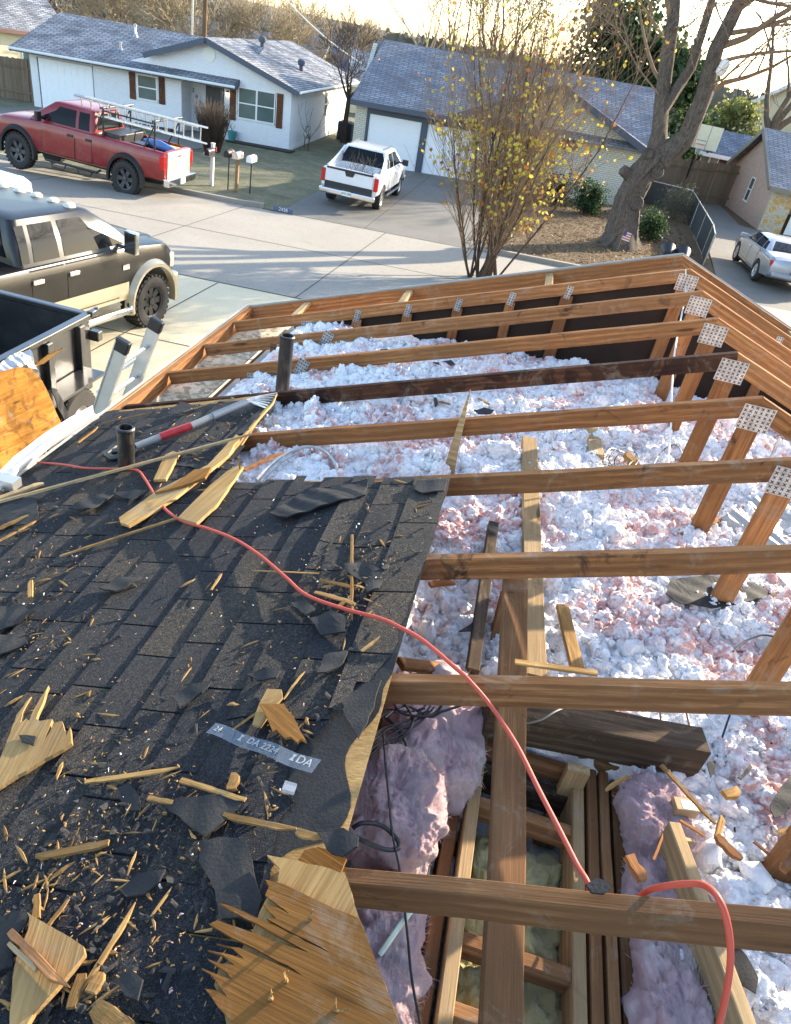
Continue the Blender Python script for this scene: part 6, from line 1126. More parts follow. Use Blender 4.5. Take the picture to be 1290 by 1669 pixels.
for lab, px, wd in (('pale stick pointing at the veneer shard from the left', ((380, 1190), (422, 1160)), .010), ('thin stick leaning upper right of the veneer shard', ((462, 1140), (496, 1095)), .009), ('long flat splintered stick left of the triangular shingle flap', ((140, 1276), (292, 1254)), .020), ('pointed tan stick lying alone at lower left', ((58, 1400), (178, 1376)), .026), ('long straight yellow stick pointing up at lower left', ((134, 1618), (225, 1472)), .016), ('tan splinter running to the lower right of the triangular flap', ((296, 1272), (400, 1306)), .020), ('short pointed splinter at the left of the triangular flap', ((242, 1302), (292, 1311)), .018), ('long tan splinter right of the felt strip', ((364, 1330), (482, 1355)), .022), ('dark brown thick splinter near the bottom left', ((118, 1645), (136, 1590)), .03), ('pale chunky splinter near the bottom left corner', ((150, 1620), (168, 1588)), .035), ('brown board end at the bottom edge', ((155, 1650), (210, 1690)), .06), ('upright brown splinter above the speckled plywood', ((60, 1500), (60, 1460)), .022), ('light curved splinter above the speckled plywood', ((80, 1508), (114, 1466)), .012), ('stick crossing a small pile near the ridge side of the deck', ((574, 872), (573, 1012)), .014), ('thin splinter beside the crossing pile', ((520, 935), (410, 930)), .008), ('square tan chip standing near the torn black scraps', ((50, 975), (50, 948)), .025), ('orange splinter cluster stick near the black flap', ((378, 1290), (386, 1262)), .035), ('curved tan splinter joining the deck edge', ((484, 1357), (524, 1368)), .025), ('wide splinter pointing from the pile to upper right', ((515, 965), (580, 985)), .02), ('second wide splinter in the small pile', ((522, 945), (576, 958)), .018), ('short block in the small pile under the hose', ((548, 992), (572, 975)), .02), ('tan stick at the far left under the cut shingles', ((0, 862), (55, 838)), .03), ('second tan stick at the far left edge', ((-5, 885), (60, 850)), .02), ('splinter across the deck edge at the right', ((590, 1062), (622, 1038)), .014), ('narrow splinter above the hose middle', ((345, 962), (362, 936)), .012), ('flat splinter near the fork tip', ((322, 800), (360, 795)), .012), ('tan splinter leaning on the gutter', ((128, 722), (162, 696)), .02), ('long splinter near the ladder foot', ((168, 690), (250, 672)), .012), ('yellow splinter near the far deck edge', ((300, 672), (345, 658)), .016)):
    stick('wood_splinter', lab, 'splinter', px, wd*.82, wd*.3, M_split, lift=.038)
for lab, poly, cu in (('big torn black felt strip left of the splintered plywood', [(328, 1376), (360, 1368), (402, 1372), (414, 1420), (428, 1462), (420, 1505), (388, 1500), (362, 1502), (346, 1440), (326, 1408)], .004), ('triangular black shingle flap pointing down in the middle', [(262, 1308), (330, 1300), (404, 1296), (380, 1325), (336, 1368), (300, 1340)], .004), ('black scrap draped over the plywood edge by the nearest rafter', [(518, 1358), (560, 1352), (586, 1368), (584, 1384), (560, 1400), (540, 1392)], .006), ('grey curled shingle scrap beside the small splinter pile', [(560, 926), (596, 918), (628, 930), (618, 960), (600, 968), (592, 946), (570, 938)], .01), ('black scrap under the hose near the splinter pile', [(505, 1010), (540, 1000), (566, 1008), (564, 1032), (524, 1036)], .006), ('dark scrap left of the hose bend', [(474, 984), (500, 980), (516, 996), (500, 1006)], .006), ('pointed grey scrap right of the deck centre', [(517, 1102), (530, 1070), (568, 1058), (560, 1080), (534, 1100)], .005), ('flat oval black scrap left of the veneer shard', [(402, 1100), (430, 1090), (458, 1094), (452, 1108), (420, 1110)], .005), ('long leaf shaped black scrap on the lower deck', [(282, 1138), (310, 1120), (345, 1112), (330, 1130), (300, 1142), (294, 1155)], .006), ('black scrap below the flat plastic at upper left', [(163, 962), (190, 942), (230, 938), (210, 956), (190, 968)], .006), ('torn black sheet at the left edge below the gutter', [(-20, 820), (60, 812), (64, 842), (40, 855), (-20, 858)], .006), ('long black torn tab under the lath strips', [(112, 830), (150, 812), (195, 795), (198, 790), (170, 818), (150, 832)], .008), ('cut black tab beneath the short vent pipe', [(182, 806), (222, 800), (240, 800), (215, 815)], .006), ('black scraps stacked at the left edge', [(-20, 990), (30, 985), (60, 1000), (20, 1022), (-20, 1035)], .008), ('second stacked scrap at the left edge', [(-20, 1040), (40, 1030), (45, 1050), (0, 1070), (-20, 1070)], .008), ('dark torn flap at bottom left beside the speckled plywood', [(-20, 1500), (20, 1485), (52, 1490), (30, 1530), (25, 1580), (-20, 1590)], .008), ('black scrap at the foot of the lower deck', [(192, 1600), (214, 1582), (236, 1600), (226, 1632), (206, 1626)], .008), ('leaf shaped black scrap at lower left centre', [(195, 1450), (225, 1425), (272, 1420), (262, 1440), (236, 1458), (206, 1462)], .005), ('dark rounded scrap near the tan stick pile', [(190, 1288), (210, 1278), (228, 1300), (230, 1322), (205, 1318)], .006), ('torn underlay tongue over the deck edge', [(575, 1190), (560, 1160), (572, 1130), (600, 1112), (622, 1108), (612, 1140), (600, 1180), (585, 1206)], .004), ('torn shingle layer curling near the top corner of the deck', [(440, 838), (500, 800), (570, 790), (600, 782), (596, 806), (540, 822), (470, 846)], .008), ('loose strip of shingle at the deck top beside the open gap', [(680, 786), (728, 782), (724, 800), (688, 805), (676, 800)], .004), ('small black scrap lying on the nearest rafter', None, .0)):
    if poly: piece('shingle_scrap', lab, 'shingle', poly, .006, M_felt, lift=.036+.0015*(len(lab) % 7), curl=cu)
Tz = -.0
P9 = [yv(*p, -4.858) for p in ((954, 1446), (975, 1434), (998, 1444), (985, 1458), (962, 1456))]; c = sum(P9, Vector())/5; b = MB(); fn = lambda x, y: hit(x, y, (-SL, 0, 1), .004)
q = [fn(*p) for p in ((954, 1444), (972, 1432), (998, 1446), (984, 1459), (964, 1457))]; b.add(q+[p+Vector((0, 0, .006)) for p in q], [(4, 3, 2, 1, 0), (5, 6, 7, 8, 9)]+[(i, (i+1) % 5, 5+(i+1) % 5, 5+i) for i in range(5)]); tag(b.build('shingle_scrap', M_felt), 'small black scrap lying on the nearest rafter', 'shingle')
# clear plastic strip with printing
M_print = plain('faded_white_print', (.34, .35, .35), .6)
mp = NM('clear_plastic_strip', .15, 0, .6); mp.color((.55, .62, .72)); mp.b.inputs['Alpha'].default_value = .2; M_plas = mp.mat
a, c, d_, e = dk(336, 1194, .040), dk(352, 1178, .040), dk(524, 1240, .040), dk(508, 1262, .040); t = thing('plastic_strip', 'clear plastic strip printed DA 2224 lying on the shingles', 'plastic strip', (a+d_)/2); b = MB(); n = 14; vs = []
for i in range(n+1): k = i/n; z5 = Vector((0, 0, .004*math.sin(k*14))); vs += [a.lerp(e, k)+z5, c.lerp(d_, k)+z5]
b.add(vs, [(2*i, 2*i+2, 2*i+3, 2*i+1) for i in range(n)]); b.build('film', M_plas, t, org=W(t))
xd = (e-a).normalized()
def on_strip(k, s, size, nm_='print'):
    p = (a.lerp(e, k)+c.lerp(d_, k))/2+DN*.006; yd = DN.cross(xd).normalized(); M = Matrix(((xd.x, yd.x, DN.x, p.x), (xd.y, yd.y, DN.y, p.y), (xd.z, yd.z, DN.z, p.z), (0, 0, 0, 1))); me = text_mesh(s, size, .0005); me.materials.clear(); me.materials.append(M_print); o = link(nm_, me, t); o.matrix_local = Matrix.Translation(-t.location) @ M
on_strip(.08, '24', .024); on_strip(.52, 'DA 2224', .028); on_strip(.90, 'DA', .034)
for k in (.31, .80):
    p = (a.lerp(e, k)+c.lerp(d_, k))/2+DN*.006; yd = DN.cross(xd); b = MB(); b.add([p-xd*.007-yd*.010, p+xd*.007-yd*.010, p+xd*.002, p+xd*.007+yd*.010, p-xd*.005+yd*.010, p-xd*.002], [(0, 1, 2, 3, 4, 5)]); b.build('print', M_print, t, org=W(t))
p = dk(472, 1284, .05); b = MB(); b.box(p, (.03, .025, .012), None); tag(b.build('plastic_wrapper', mp.mat), 'crumpled clear wrapper below the plastic strip', 'wrapper')
# red air hose
M_hose = plain('salmon_hose_rubber', (.44, .06, .035), .55, 0, .12, 4)
def smooth(P, n=6):
    out = []; P = [P[0]]+list(P)+[P[-1]]
    for i in range(1, len(P)-2):
        for k in range(n):
            t_ = k/n; a_, b_, c_, d2 = P[i-1], P[i], P[i+1], P[i+2]; out.append(.5*((2*b_)+(c_-a_)*t_+(2*a_-5*b_+4*c_-d2)*t_*t_+(3*b_-a_-3*c_+d2)*t_**3))
    out.append(P[-2]); return out
HP = [dk(x, y, .045) for x, y in ((62, 754), (100, 757), (140, 763), (185, 764), (222, 766), (236, 780), (252, 806), (272, 832), (300, 850), (340, 862), (385, 880), (425, 906), (465, 940), (500, 970), (560, 992), (620, 1008), (655, 1024))]+[yv(690, 1044, -4.12), yv(742, 1088, -4.23), yv(762, 1106, -4.272), yv(800, 1150, -4.33), yv(842, 1214, -4.45), yv(880, 1290, -4.58), yv(915, 1358, -4.68), yv(940, 1408, -4.75), yv(960, 1446, -4.80)]
HP += [HP[-1]+Vector((.02, .0, -.10)), yv(1010, 1475, -4.78)-Vector((0, 0, .06)), yv(1050, 1456, -4.80), yv(1078, 1446, -4.852), yv(1110, 1441, -4.868), yv(1145, 1442, -4.885), yv(1170, 1462, -4.93), yv(1186, 1505, -4.96), yv(1191, 1560, -4.985), yv(1184, 1620, -5.0), yv(1168, 1690, -5.01)]
b = MB(); b.tube(smooth(HP, 7), .0062, 10); tag(b.build('air_hose', M_hose), 'salmon red air hose snaking down the deck and over the open rafters', 'hose')
# framing seen through the opening
def bw(label, p, q, wd, th, mat, up=(0, 0, 1), name='framing_board', cat='board'): return tag(board(name, p, q, wd, th, mat, up), label, cat)
bw('long flat weathered plank running under three rafters down the middle', (-.93, -3.60, -.455), (-.842, -5.16, -.515), .086, .036, M_old)
bw('pale lumber lying on the insulation, seen either side of two rafters', lv(864, 712, -.66), lv(874, 1100, -.655), .08, .04, M_pale)
bw('short tan board end lying on insulation near the far end', lv(965, 695, -.70), lv(975, 740, -.70), .08, .03, M_pale)
bw('dark narrow board lying in the insulation left of the long plank', lv(806, 850, -.64), lv(772, 1090, -.68), .045, .05, M_darkw)
bw('brown diagonal brace left of the long plank', lv(826, 965, -.60), lv(792, 1098, -.85), .03, .09, M_truss)
bw('thick dark beam with a sunlit top lying across the framed shaft', lv(800, 1138, -.60), lv(1152, 1206, -.62), .105, .13, M_darkw)
bw('short broken lath standing in the insulation right of the pale board', lv(918, 985, -.66), lv(942, 1085, -.66), .05, .02, M_split)
bw('pointed splinter strip lying on top of a rafter right of the plank', yv(838, 1082, -4.27)+Vector((0, 0, .012)), yv(972, 1101, -4.262)+Vector((0, 0, .012)), .022, .008, M_split)
zr_ = -.79
for nm_, xa, za, xb, mt, wd, dp, ya in (('left rail of the framed shaft, bright edge up', -.925, zr_, -.925, M_pale, .038, .09, -4.05), ('second board close behind the left rail', -.975, zr_-.03, -.975, M_old, .038, .12, -3.95), ('right rail of the framed shaft with a sunlit edge', -.605, zr_, -.598, M_pale, .036, .14, -4.12), ('double board right of the framed shaft, inner one', -.555, zr_-.02, -.55, M_old, .034, .14, -4.05), ('double board right of the framed shaft, middle one', -.515, zr_-.015, -.512, M_old, .03, .14, -4.05), ('outer board beside the pink batts', -.468, zr_-.03, -.465, M_old, .036, .14, -4.06)): bw(nm_, (xa, ya, za), (xb, -5.7, za), wd, dp, mt, name='shaft_rail')
for nm_, y, zc, x0, x1, dp, mt in (('upper cross board of the framed shaft', -4.30, zr_-.01, -.905, -.62, .075, M_old), ('second cross board under the nearest rafter', -4.715, zr_-.01, -.905, -.62, .07, M_old), ('lowest cross board at the bottom edge of the photo', -4.885, zr_-.01, -.905, -.62, .075, M_old), ('top header board nearest the dark beam', -4.02, zr_+.02, -.93, -.45, .05, M_old), ('second header board of the shaft', -4.075, zr_-.005, -.905, -.62, .07, M_old), ('third header board of the shaft, darker', -4.14, zr_-.05, -.905, -.62, .10, M_darkw), ('low cross board deeper in the shaft', -4.36, zr_-.16, -.905, -.62, .06, M_old)): bw(nm_, (x0, y, zc), (x1, y-.01, zc), .036, dp, mt, name='shaft_crosspiece')
bw('short upright stud standing in the framed shaft', (-.625, -4.16, -.72), (-.625, -4.16, -1.12), .07, .035, M_pale, (0, -1, 0)); bw('pale brace board running down beside the pink batt at lower right', lv(1100, 1340, -.63), lv(1230, 1690, -.60), .036, .12, M_pale, (0, 0, 1), 'brace_board'); bw('weathered plank lying under the big board at the edge of the deck', lv(655, 1078, -.6), lv(752, 1092, -.72), .05, .02, M_old)
bw('black duct board wall left of the framed shaft', (-1.02, -3.95, -.82), (-1.02, -5.7, -.82), .012, .26, M_black, name='duct_board')
b = MB(); b.tube([(-1.075, -4.3, -1.04), (-1.07, -5.6, -1.04)], .035, 14); tag(b.build('drain_pipe', M_pipe), 'black pipe running along the dark gap left of the shaft', 'pipe')
# pink and yellow batts
def batt(name, label, c, size, mat, seed, rot=0, kind='insulation batt', amp=.04, res=64, p=4):
    nx = res; vs = []; fs = []; rs = np.random.RandomState(seed)
    u = np.linspace(0, 2*np.pi, nx, endpoint=False); v = np.linspace(-np.pi/2, np.pi/2, nx//2); U, V = np.meshgrid(u, v, indexing='ij')
    def se(w_, e): return np.sign(w_)*np.abs(w_)**e
    e = 2/p; X = se(np.cos(V), e)*se(np.cos(U), e); Y = se(np.cos(V), e)*se(np.sin(U), e); Z = se(np.sin(V), e)
    x, y, z_ = X*size[0]/2, Y*size[1]/2, Z*size[2]/2
    f = 16; ws = vnoise(x*9+3, y*9+z_*9, seed+20)*1.2; nn = .10*np.abs(vnoise((x+ws*.05)*150, (y+ws*.08)*38+z_*60, seed+8)-.5)*2+.25*(vnoise(x*60, y*25+z_*30, seed+8)-.5)+vnoise(x*f+seed, y*f+z_*f, seed)*.6+vnoise(x*f*2.3+z_*20, y*f*2.3, seed+1)*.35+vnoise(x*f*6, y*f*6+z_*60, seed+2)*.2+.4*np.sqrt(np.clip(1-worley(x*11+seed, y*11, seed+4)**2, 0, 1))-.7
    L = np.sqrt(X**2+Y**2+Z**2)+1e-6; k = 1+0*L; x = x+X/L*amp*nn*1.2; y = y+Y/L*amp*nn*1.2; z_ = z_+Z/L*amp*nn*1.6+amp*.6*(vnoise(x*5, y*5, seed+9)-.5)
    ca, sa = math.cos(rot), math.sin(rot); P = np.stack([x*ca-y*sa, x*sa+y*ca, z_], -1); m_ = nx//2
    b = MB(); b.v = [tuple(q_) for q_ in P.reshape(-1, 3)]; b.f = [(i*m_+j, ((i+1) % nx)*m_+j, ((i+1) % nx)*m_+j+1, i*m_+j+1) for i in range(nx) for j in range(m_-1)]; b.m = [0]*len(b.f); b.sm = [True]*len(b.f); o = b.build(name, mat, None, org=(0, 0, 0), sharp=180); o.location = c; tag(o, label, kind); F = P.reshape(-1, 3); b = MB(); r4 = random.Random(seed)
    for i in range(2600):
        q_ = Vector(F[r4.randrange(len(F))]); 
        if q_.z < -.02: continue
        n_2 = (q_*1.0+Vector((0, 0, .03))).normalized(); d_ = (n_2+Vector((r4.gauss(0, .9), r4.gauss(0, .9), r4.gauss(0, .5)))).normalized()*r4.uniform(.008, .028); w2 = d_.orthogonal().normalized()*.0007; e_ = d_+n_2.cross(d_).normalized()*d_.length*r4.uniform(-.4, .4)
        b.add([q_-w2, q_+w2, q_+d_*.55+w2*.8, q_+e_, q_+d_*.55-w2*.8], [(0, 1, 2, 4), (4, 2, 3)])
    fo = b.build('loose_fibres', mat, o, org=(0, 0, 0)); fo['kind'] = 'stuff'; return o
batt('pink_batt', 'large pink fibreglass batt tangled in black cables beside the deck edge', (-1.09, -4.12, -.80), (.31, .48, .22), M_pink, 3, .05, res=220)
batt('pink_batt', 'rounded pink fibreglass clump below the large batt, just above the nearest rafter', (-1.15, -4.47, -.74), (.24, .33, .2), M_pink, 5, .1, res=200, p=3)
batt('pink_batt', 'shadowed pink clump below the nearest rafter beside the splintered plywood', (-1.10, -4.86, -.76), (.19, .40, .2), M_pink, 7, .1, res=190, p=3)
batt('pink_batt', 'pink fibreglass clump flecked with white right of the shaft', (-.38, -4.22, -.78), (.17, .26, .16), M_pink, 9, .2, res=190, p=3); batt('pink_batt', 'small pink tuft just above the nearest rafter, right of the shaft', (-.37, -4.43, -.78), (.19, .15, .14), M_pink, 10, 0, res=90, p=3)
batt('pink_batt', 'long rumpled pink batt at the bottom edge, right of the shaft', (-.37, -4.82, -.82), (.18, .60, .18), M_pink, 12, -.06, res=230, p=3, amp=.05)
batt('yellow_batt', 'yellow fibreglass batt filling the middle bay of the shaft', (-.76, -4.50, -.98), (.29, .36, .16), M_yel, 14, 0, res=110, amp=.05); batt('yellow_batt', 'yellow fibreglass batt filling the lower bay of the shaft', (-.76, -4.87, -.98), (.29, .36, .16), M_yel, 16, 0, res=110, amp=.05)
# cables
def cable(name, label, pts, r, mat, cat='cable', n=5): b = MB(); b.tube(smooth(pts, n), r, 7); return tag(b.build(name, mat), label, cat)
rg = random.Random(31); M_cab = plain('black_cable', (.012, .012, .013), .4)
def cl(x, y, z5): return lv(x, y, z5)
cable('cable', 'black cable looping around the large pink batt and down its right side', [cl(*p) for p in ((628, 1170, -.62), (660, 1150, -.63), (700, 1168, -.64), (720, 1160, -.63), (752, 1150, -.62))], .0045, M_cab)
cable('cable', 'black cable arching across the large pink batt to its lower edge', [cl(*p) for p in ((628, 1170, -.64), (648, 1186, -.64), (664, 1220, -.66), (662, 1255, -.67), (650, 1290, -.70))], .005, M_cab)
cable('cable', 'black cable crossing to the upper right over the pink batt', [cl(*p) for p in ((612, 1218, -.66), (640, 1212, -.64), (668, 1190, -.63), (672, 1168, -.63), (655, 1140, -.62))], .0045, M_cab)
cable('cable', 'black cable running from the batt into the shadow beneath the middle rafter', [cl(*p) for p in ((640, 1142, -.61), (655, 1162, -.62), (690, 1168, -.62), (712, 1160, -.62), (724, 1142, -.60))], .0045, M_cab)
cable('cable', 'thin black cable hanging straight down past both pink clumps', [cl(*p) for p in ((625, 1195, -.60), (628, 1240, -.60), (634, 1300, -.60), (640, 1360, -.60), (652, 1420, -.60), (664, 1520, -.60), (672, 1600, -.62), (690, 1690, -.65))], .003, M_cab)
cable('cable', 'thick black loop on the rounded pink clump', [cl(*p) for p in ((575, 1350, -.60), (590, 1342, -.59), (620, 1345, -.60), (645, 1365, -.61), (650, 1382, -.61), (630, 1385, -.60), (600, 1374, -.59), (578, 1364, -.59))], .006, M_cab)
for i in range(7):
    y = 1190+i*9; cable('cable', ('uppermost', 'second', 'third', 'fourth', 'fifth', 'sixth', 'lowest')[i]+' of the thin black wires sagging from the deck edge over the batt', [cl(608-i*3, y, -.62), cl(630+rg.uniform(-8, 8), y-25+rg.uniform(-10, 10), -.63), cl(668+i*2, 1160+rg.uniform(-8, 12)+i*3, -.63), cl(690+i*3, 1150+rg.uniform(-5, 8), -.62)], .0028, M_cab)
cable('cable', 'dark blue cable between the long plank and the thick beam', [cl(*p) for p in ((848, 1182, -.55), (880, 1175, -.55), (905, 1160, -.55), (930, 1150, -.57))], .005, M_cab)
cable('cable', 'black cable from under the rafter around the end of the thick beam', [cl(*p) for p in ((1190, 1165, -.68), (1178, 1200, -.72), (1166, 1240, -.74), (1150, 1256, -.74), (1120, 1262, -.74), (1090, 1258, -.74))], .0035, M_cab)
cable('cable', 'tangled thin black wire coil on the insulation by the brown disc', [cl(1000+22*math.cos(a)+a*1.5, 748+15*math.sin(a)+rg.uniform(-4, 4), -.72+.03*math.sin(a*2)) for a in [i*.7 for i in range(26)]], .0028, M_cab)
cable('cable', 'thin dark wires looping on insulation below the hanging white wire', [cl(*p) for p in ((1065, 758, -.72), (1080, 735, -.70), (1100, 725, -.66), (1112, 740, -.68), (1100, 760, -.72))], .0028, M_cab)
cable('white_wire', 'white wire hanging down in front of the rafters near the peaks', [yv(1118, 440, -.02), yv(1118, 470, -.03), yv(1113, 505, -.64), yv(1102, 560, -1.25), yv(1096, 620, -1.87), yv(1094, 690, -2.0), yv(1090, 740, -2.2), yv(1089, 765, -2.3)], .005, M_white)
cable('grey_conduit', 'pale grey flexible cable arching on insulation left of the deck gap', [cl(*p) for p in ((418, 782, -.84), (440, 760, -.82), (470, 738, -.78), (505, 728, -.76), (535, 738, -.78), (550, 765, -.80), (548, 790, -.86))], .008, M_galv)
cable('grey_conduit', 'second grey cable beside the arching one', [cl(*p) for p in ((424, 786, -.85), (442, 768, -.83), (462, 750, -.80), (486, 738, -.78))], .008, M_galv)
cable('cream_cable', 'cream cable hooked over the brace board at lower right', [cl(*p) for p in ((1128, 1372, -.66), (1112, 1370, -.64), (1102, 1380, -.66), (1098, 1410, -.74), (1098, 1440, -.78), (1096, 1480, -.8))], .009, M_pale)
cable('plastic_tie', 'pale translucent plastic tie lying on the shadowed pink clump', [cl(*p) for p in ((676, 1478, -.60), (655, 1505, -.61), (634, 1535, -.62), (620, 1555, -.64))], .007, plain('pale_plastic', (.6, .64, .5), .4))
cable('cable', 'dark wires curling on the crumpled foil at the right edge', [cl(*p) for p in ((1195, 1062, -.70), (1215, 1045, -.69), (1245, 1035, -.68), (1280, 1040, -.68), (1300, 1020, -.68))], .004, M_cab)
b = MB(); rs = [yv(1272, 710, -2.45), yv(1260, 740, -2.45), yv(1250, 770, -2.45)]; b.tube(rs, .008, 4); tag(b.build('metal_strap', M_galv), 'perforated metal strap hanging below a rafter at the right edge', 'strap')
# odds and ends on the insulation
t = thing('cardboard_box', 'small brown cardboard box with a white label on the brace board end', 'box', lv(1112, 1322, -.70)); MM = Matrix.Rotation(R(10), 4, 'Z'); b = MB(); b.bx(-.035, .035, -.022, .022, 0, .035, MM); b.build('carton', plain('cardboard', (.38, .26, .14), .8), t, org=(0, 0, 0), bev=.002); b = MB(); b.bx(-.015, .030, -.018, .012, .0352, .0358, MM); lb = b.build('label', M_white, t, org=(0, 0, 0)); b = MB()
for i in range(5): b.bx(-.010, .024-.004*(i % 2), -.014+i*.005, -.012+i*.005, .0359, .0361, MM)
b.build('label_lines', M_slate, t, org=(0, 0, 0))
piece('black_felt', 'black felt sheet on the insulation beside the right hand king post', 'felt', [(1085, 968), (1092, 942), (1150, 940), (1262, 958), (1266, 972), (1225, 980), (1160, 992), (1110, 985)], .004, M_felt, plane=-.70, lift=0, curl=.006)
piece('black_felt', 'long black scrap at the right edge above the broken wood pieces', 'felt', [(1256, 1318), (1262, 1300), (1290, 1262), (1320, 1250), (1320, 1290), (1280, 1325), (1262, 1334)], .004, M_felt, plane=-.68, lift=0, curl=.004)
piece('black_felt', 'black scrap wedged between the brace board and the hose at lower right', 'felt', [(1182, 1530), (1196, 1535), (1216, 1560), (1234, 1596), (1230, 1622), (1205, 1605), (1188, 1570)], .004, M_felt, plane=-.68, lift=0, curl=.004)
for i, (lab, poly) in enumerate((('slim black scrap below the cable bend', [(1152, 1245), (1162, 1242), (1164, 1262), (1158, 1268)]), ('slim black scrap right of the cable bend', [(1202, 1268), (1222, 1248), (1226, 1252), (1208, 1272)]), ('black scrap on insulation behind the pointed splinter', [(772, 670), (790, 664), (806, 668), (800, 675), (780, 676)]), ('curled black scrap left of the long plank', [(748, 1030), (770, 1015), (790, 1012), (788, 1022), (765, 1028)]), ('black felt end on insulation near the far rafters', [(868, 630), (890, 628), (925, 640), (915, 646), (885, 640)]), ('small black scrap near the gable insulation', [(620, 570), (632, 569), (636, 573), (626, 576)]), ('black rectangle scrap behind the second far rafter', [(705, 592), (735, 588), (742, 594), (725, 598)]), ('black pointed scrap near the lower right', [(1200, 1432), (1215, 1445), (1238, 1456), (1218, 1452)]))): piece('felt_scrap', lab, 'felt', poly, .004, M_felt, plane=-.70 if i < 4 else -.80, lift=.02, curl=.004)
for lab, px, wd, mt in (('long thin lath leaning to the cardboard box', ((1078, 1248), (1165, 1345)), .014, M_split), ('brown square chip on the insulation right of the box', ((1180, 1300), (1205, 1292)), .035, M_split), ('forked brown branch like splinter, upper prong', ((1168, 1370), (1178, 1332)), .02, M_split), ('forked brown splinter, curved lower prong', ((1165, 1365), (1205, 1405)), .03, M_truss), ('brown stick between the box and the forked splinter', ((1108, 1338), (1148, 1362)), .012, M_truss), ('brown flat stick near the right edge', ((1268, 1360), (1295, 1352)), .02, M_split), ('thick brown stick leaning at the right edge', ((1274, 1420), (1300, 1385)), .025, M_truss), ('thin brown sticks right of the forked splinter', ((1228, 1372), (1262, 1400)), .01, M_truss), ('brown wedge standing in the small pink tuft', ((1024, 1398), (1048, 1438)), .035, M_truss), ('rusty twig by the pink clump', ((1065, 1402), (1082, 1360)), .008, M_truss), ('pale chip near the top of the shaft', ((985, 1288), (1028, 1262)), .016, M_split), ('two part wood piece left of the king post', ((1110, 872), (1170, 845)), .02, M_truss), ('stick right of the rafter splice near the king post', ((1160, 855), (1225, 820)), .016, M_truss), ('brown disc of wood by the wire coil', ((1018, 742), (1036, 762)), .06, M_split), ('thin vertical stick hanging under the middle rafter', ((1076, 1160), (1078, 1185)), .006, M_truss), ('second thin stick hanging under the middle rafter', ((1118, 1160), (1128, 1200)), .006, M_truss), ('small tan stick near the fourth rafter', ((716, 655), (735, 660)), .014, M_split), ('tan splinter lying on insulation under the far rafters', ((780, 650), (812, 668)), .014, M_split), ('dark upright chip on the insulation behind the fifth rafter', ((710, 650), (712, 664)), .02, M_darkw), ('yellow lath fragment poking out under a rafter by the deck', ((700, 955), (740, 950)), .03, M_truss)): stick('wood_scrap', lab, 'wood scrap', px, wd, wd*.5, mt, plane=-.66 if px[0][1] > 900 else -.76, lift=.02)
# pointed splinter jammed upright between two rafters
t_ = [yv(*p, -2.47) for p in ((767, 636), (752, 690), (740, 735), (731, 774))]; b = MB(); rs = []
for p, wq_ in zip(t_, (.004, .030, .045, .060)): rs.append([p+Vector((-wq_/2, -.006, 0)), p+Vector((wq_/2, -.006, 0)), p+Vector((wq_/2, .006, 0)), p+Vector((-wq_/2, .006, 0))])
b.rings(rs, True, True, 0, None, False); tag(b.build('pointed_splinter', M_pale), 'tall pointed pale splinter standing against the rafter above the deck corner', 'splinter')
piece('foil_sheet', 'crumpled silvery duct wrap in the insulation at the right edge', 'foil', [(1170, 850), (1240, 812), (1310, 800), (1310, 1080), (1240, 1060), (1205, 1010), (1215, 900)], .004, plain('silver_duct_wrap', (.42, .41, .38), .45, .4, .25, 30, .8), plane=-.74, lift=0, curl=.03)
# floodlight heads at the gable peak
for x, lab in ((1088, 'left round black floodlight on the gable peak'), (1113, 'right round black floodlight on the gable peak')):
    p = yv(x, 411 if x < 1100 else 417, .58); b = MB(); b.lathe([(0, -.05), (.035, -.04), (.05, .0), (.062, .05), (.055, .05), (0, .035)], 16, Matrix.Translation(p) @ Matrix.Rotation(R(-70), 4, 'X')); b.tube([p, p+Vector((.02, -.06, -.08))], .012, 6); tag(b.build('floodlight', M_black), lab, 'floodlight')
p = Vector((2.0, 22.2, gz(2, 22))); t = thing('yard_flag', 'small striped flag stuck in the ground at the foot of the big tree', 'flag', p); b = MB(); b.tube([(0, 0, 0), (0, 0, .7)], .01, 5); b.build('stick', M_pale, t, org=(0, 0, 0))
for i in range(7): b = MB(); b.add([(0, 0, .35+i*.04), (.28, .03, .31+i*.04), (.28, .03, .35+i*.04), (0, 0, .39+i*.04)], [(0, 1, 2, 3)]); b.build('stripe', plain('flag_red', (.5, .05, .05)) if i % 2 else M_white, t, org=(0, 0, 0))
b = MB(); b.bx(-.002, .11, -.012, -.006, .50, .63); b.build('canton', plain('flag_blue', (.05, .07, .25)), t, org=(0, 0, 0))
# ---- loose fluff clumps over the insulation
rs_ = np.random.RandomState(5); N_ = 34000
px_ = rs_.uniform(-2.75, 1.4, N_); py_ = .02-rs_.uniform(0, 1, N_)**.9*5.3; keep = ~((px_ < -.40) & (px_ > -1.30) & (py_ < -4.0)); px_, py_ = px_[keep], py_[keep]
ii = np.clip(((px_+2.86)/4.76*(NX-1)).astype(int), 0, NX-1); jj = np.clip((((.04-py_)/5.6)**(1/.85)*(NY-1)).astype(int), 0, NY-1); pz_ = z[ii, jj]
bmi = bmesh.new(); bmesh.ops.create_icosphere(bmi, subdivisions=2, radius=1); bv = np.array([v.co[:] for v in bmi.verts]); bf = np.array([[v.index for v in f.verts] for f in bmi.faces]); bmi.free(); n_ = len(px_); nv = len(bv)
s_ = rs_.gamma(1.5, .0036, n_)+.003; s_ *= .6+vnoise(px_*6, py_*6, 77)
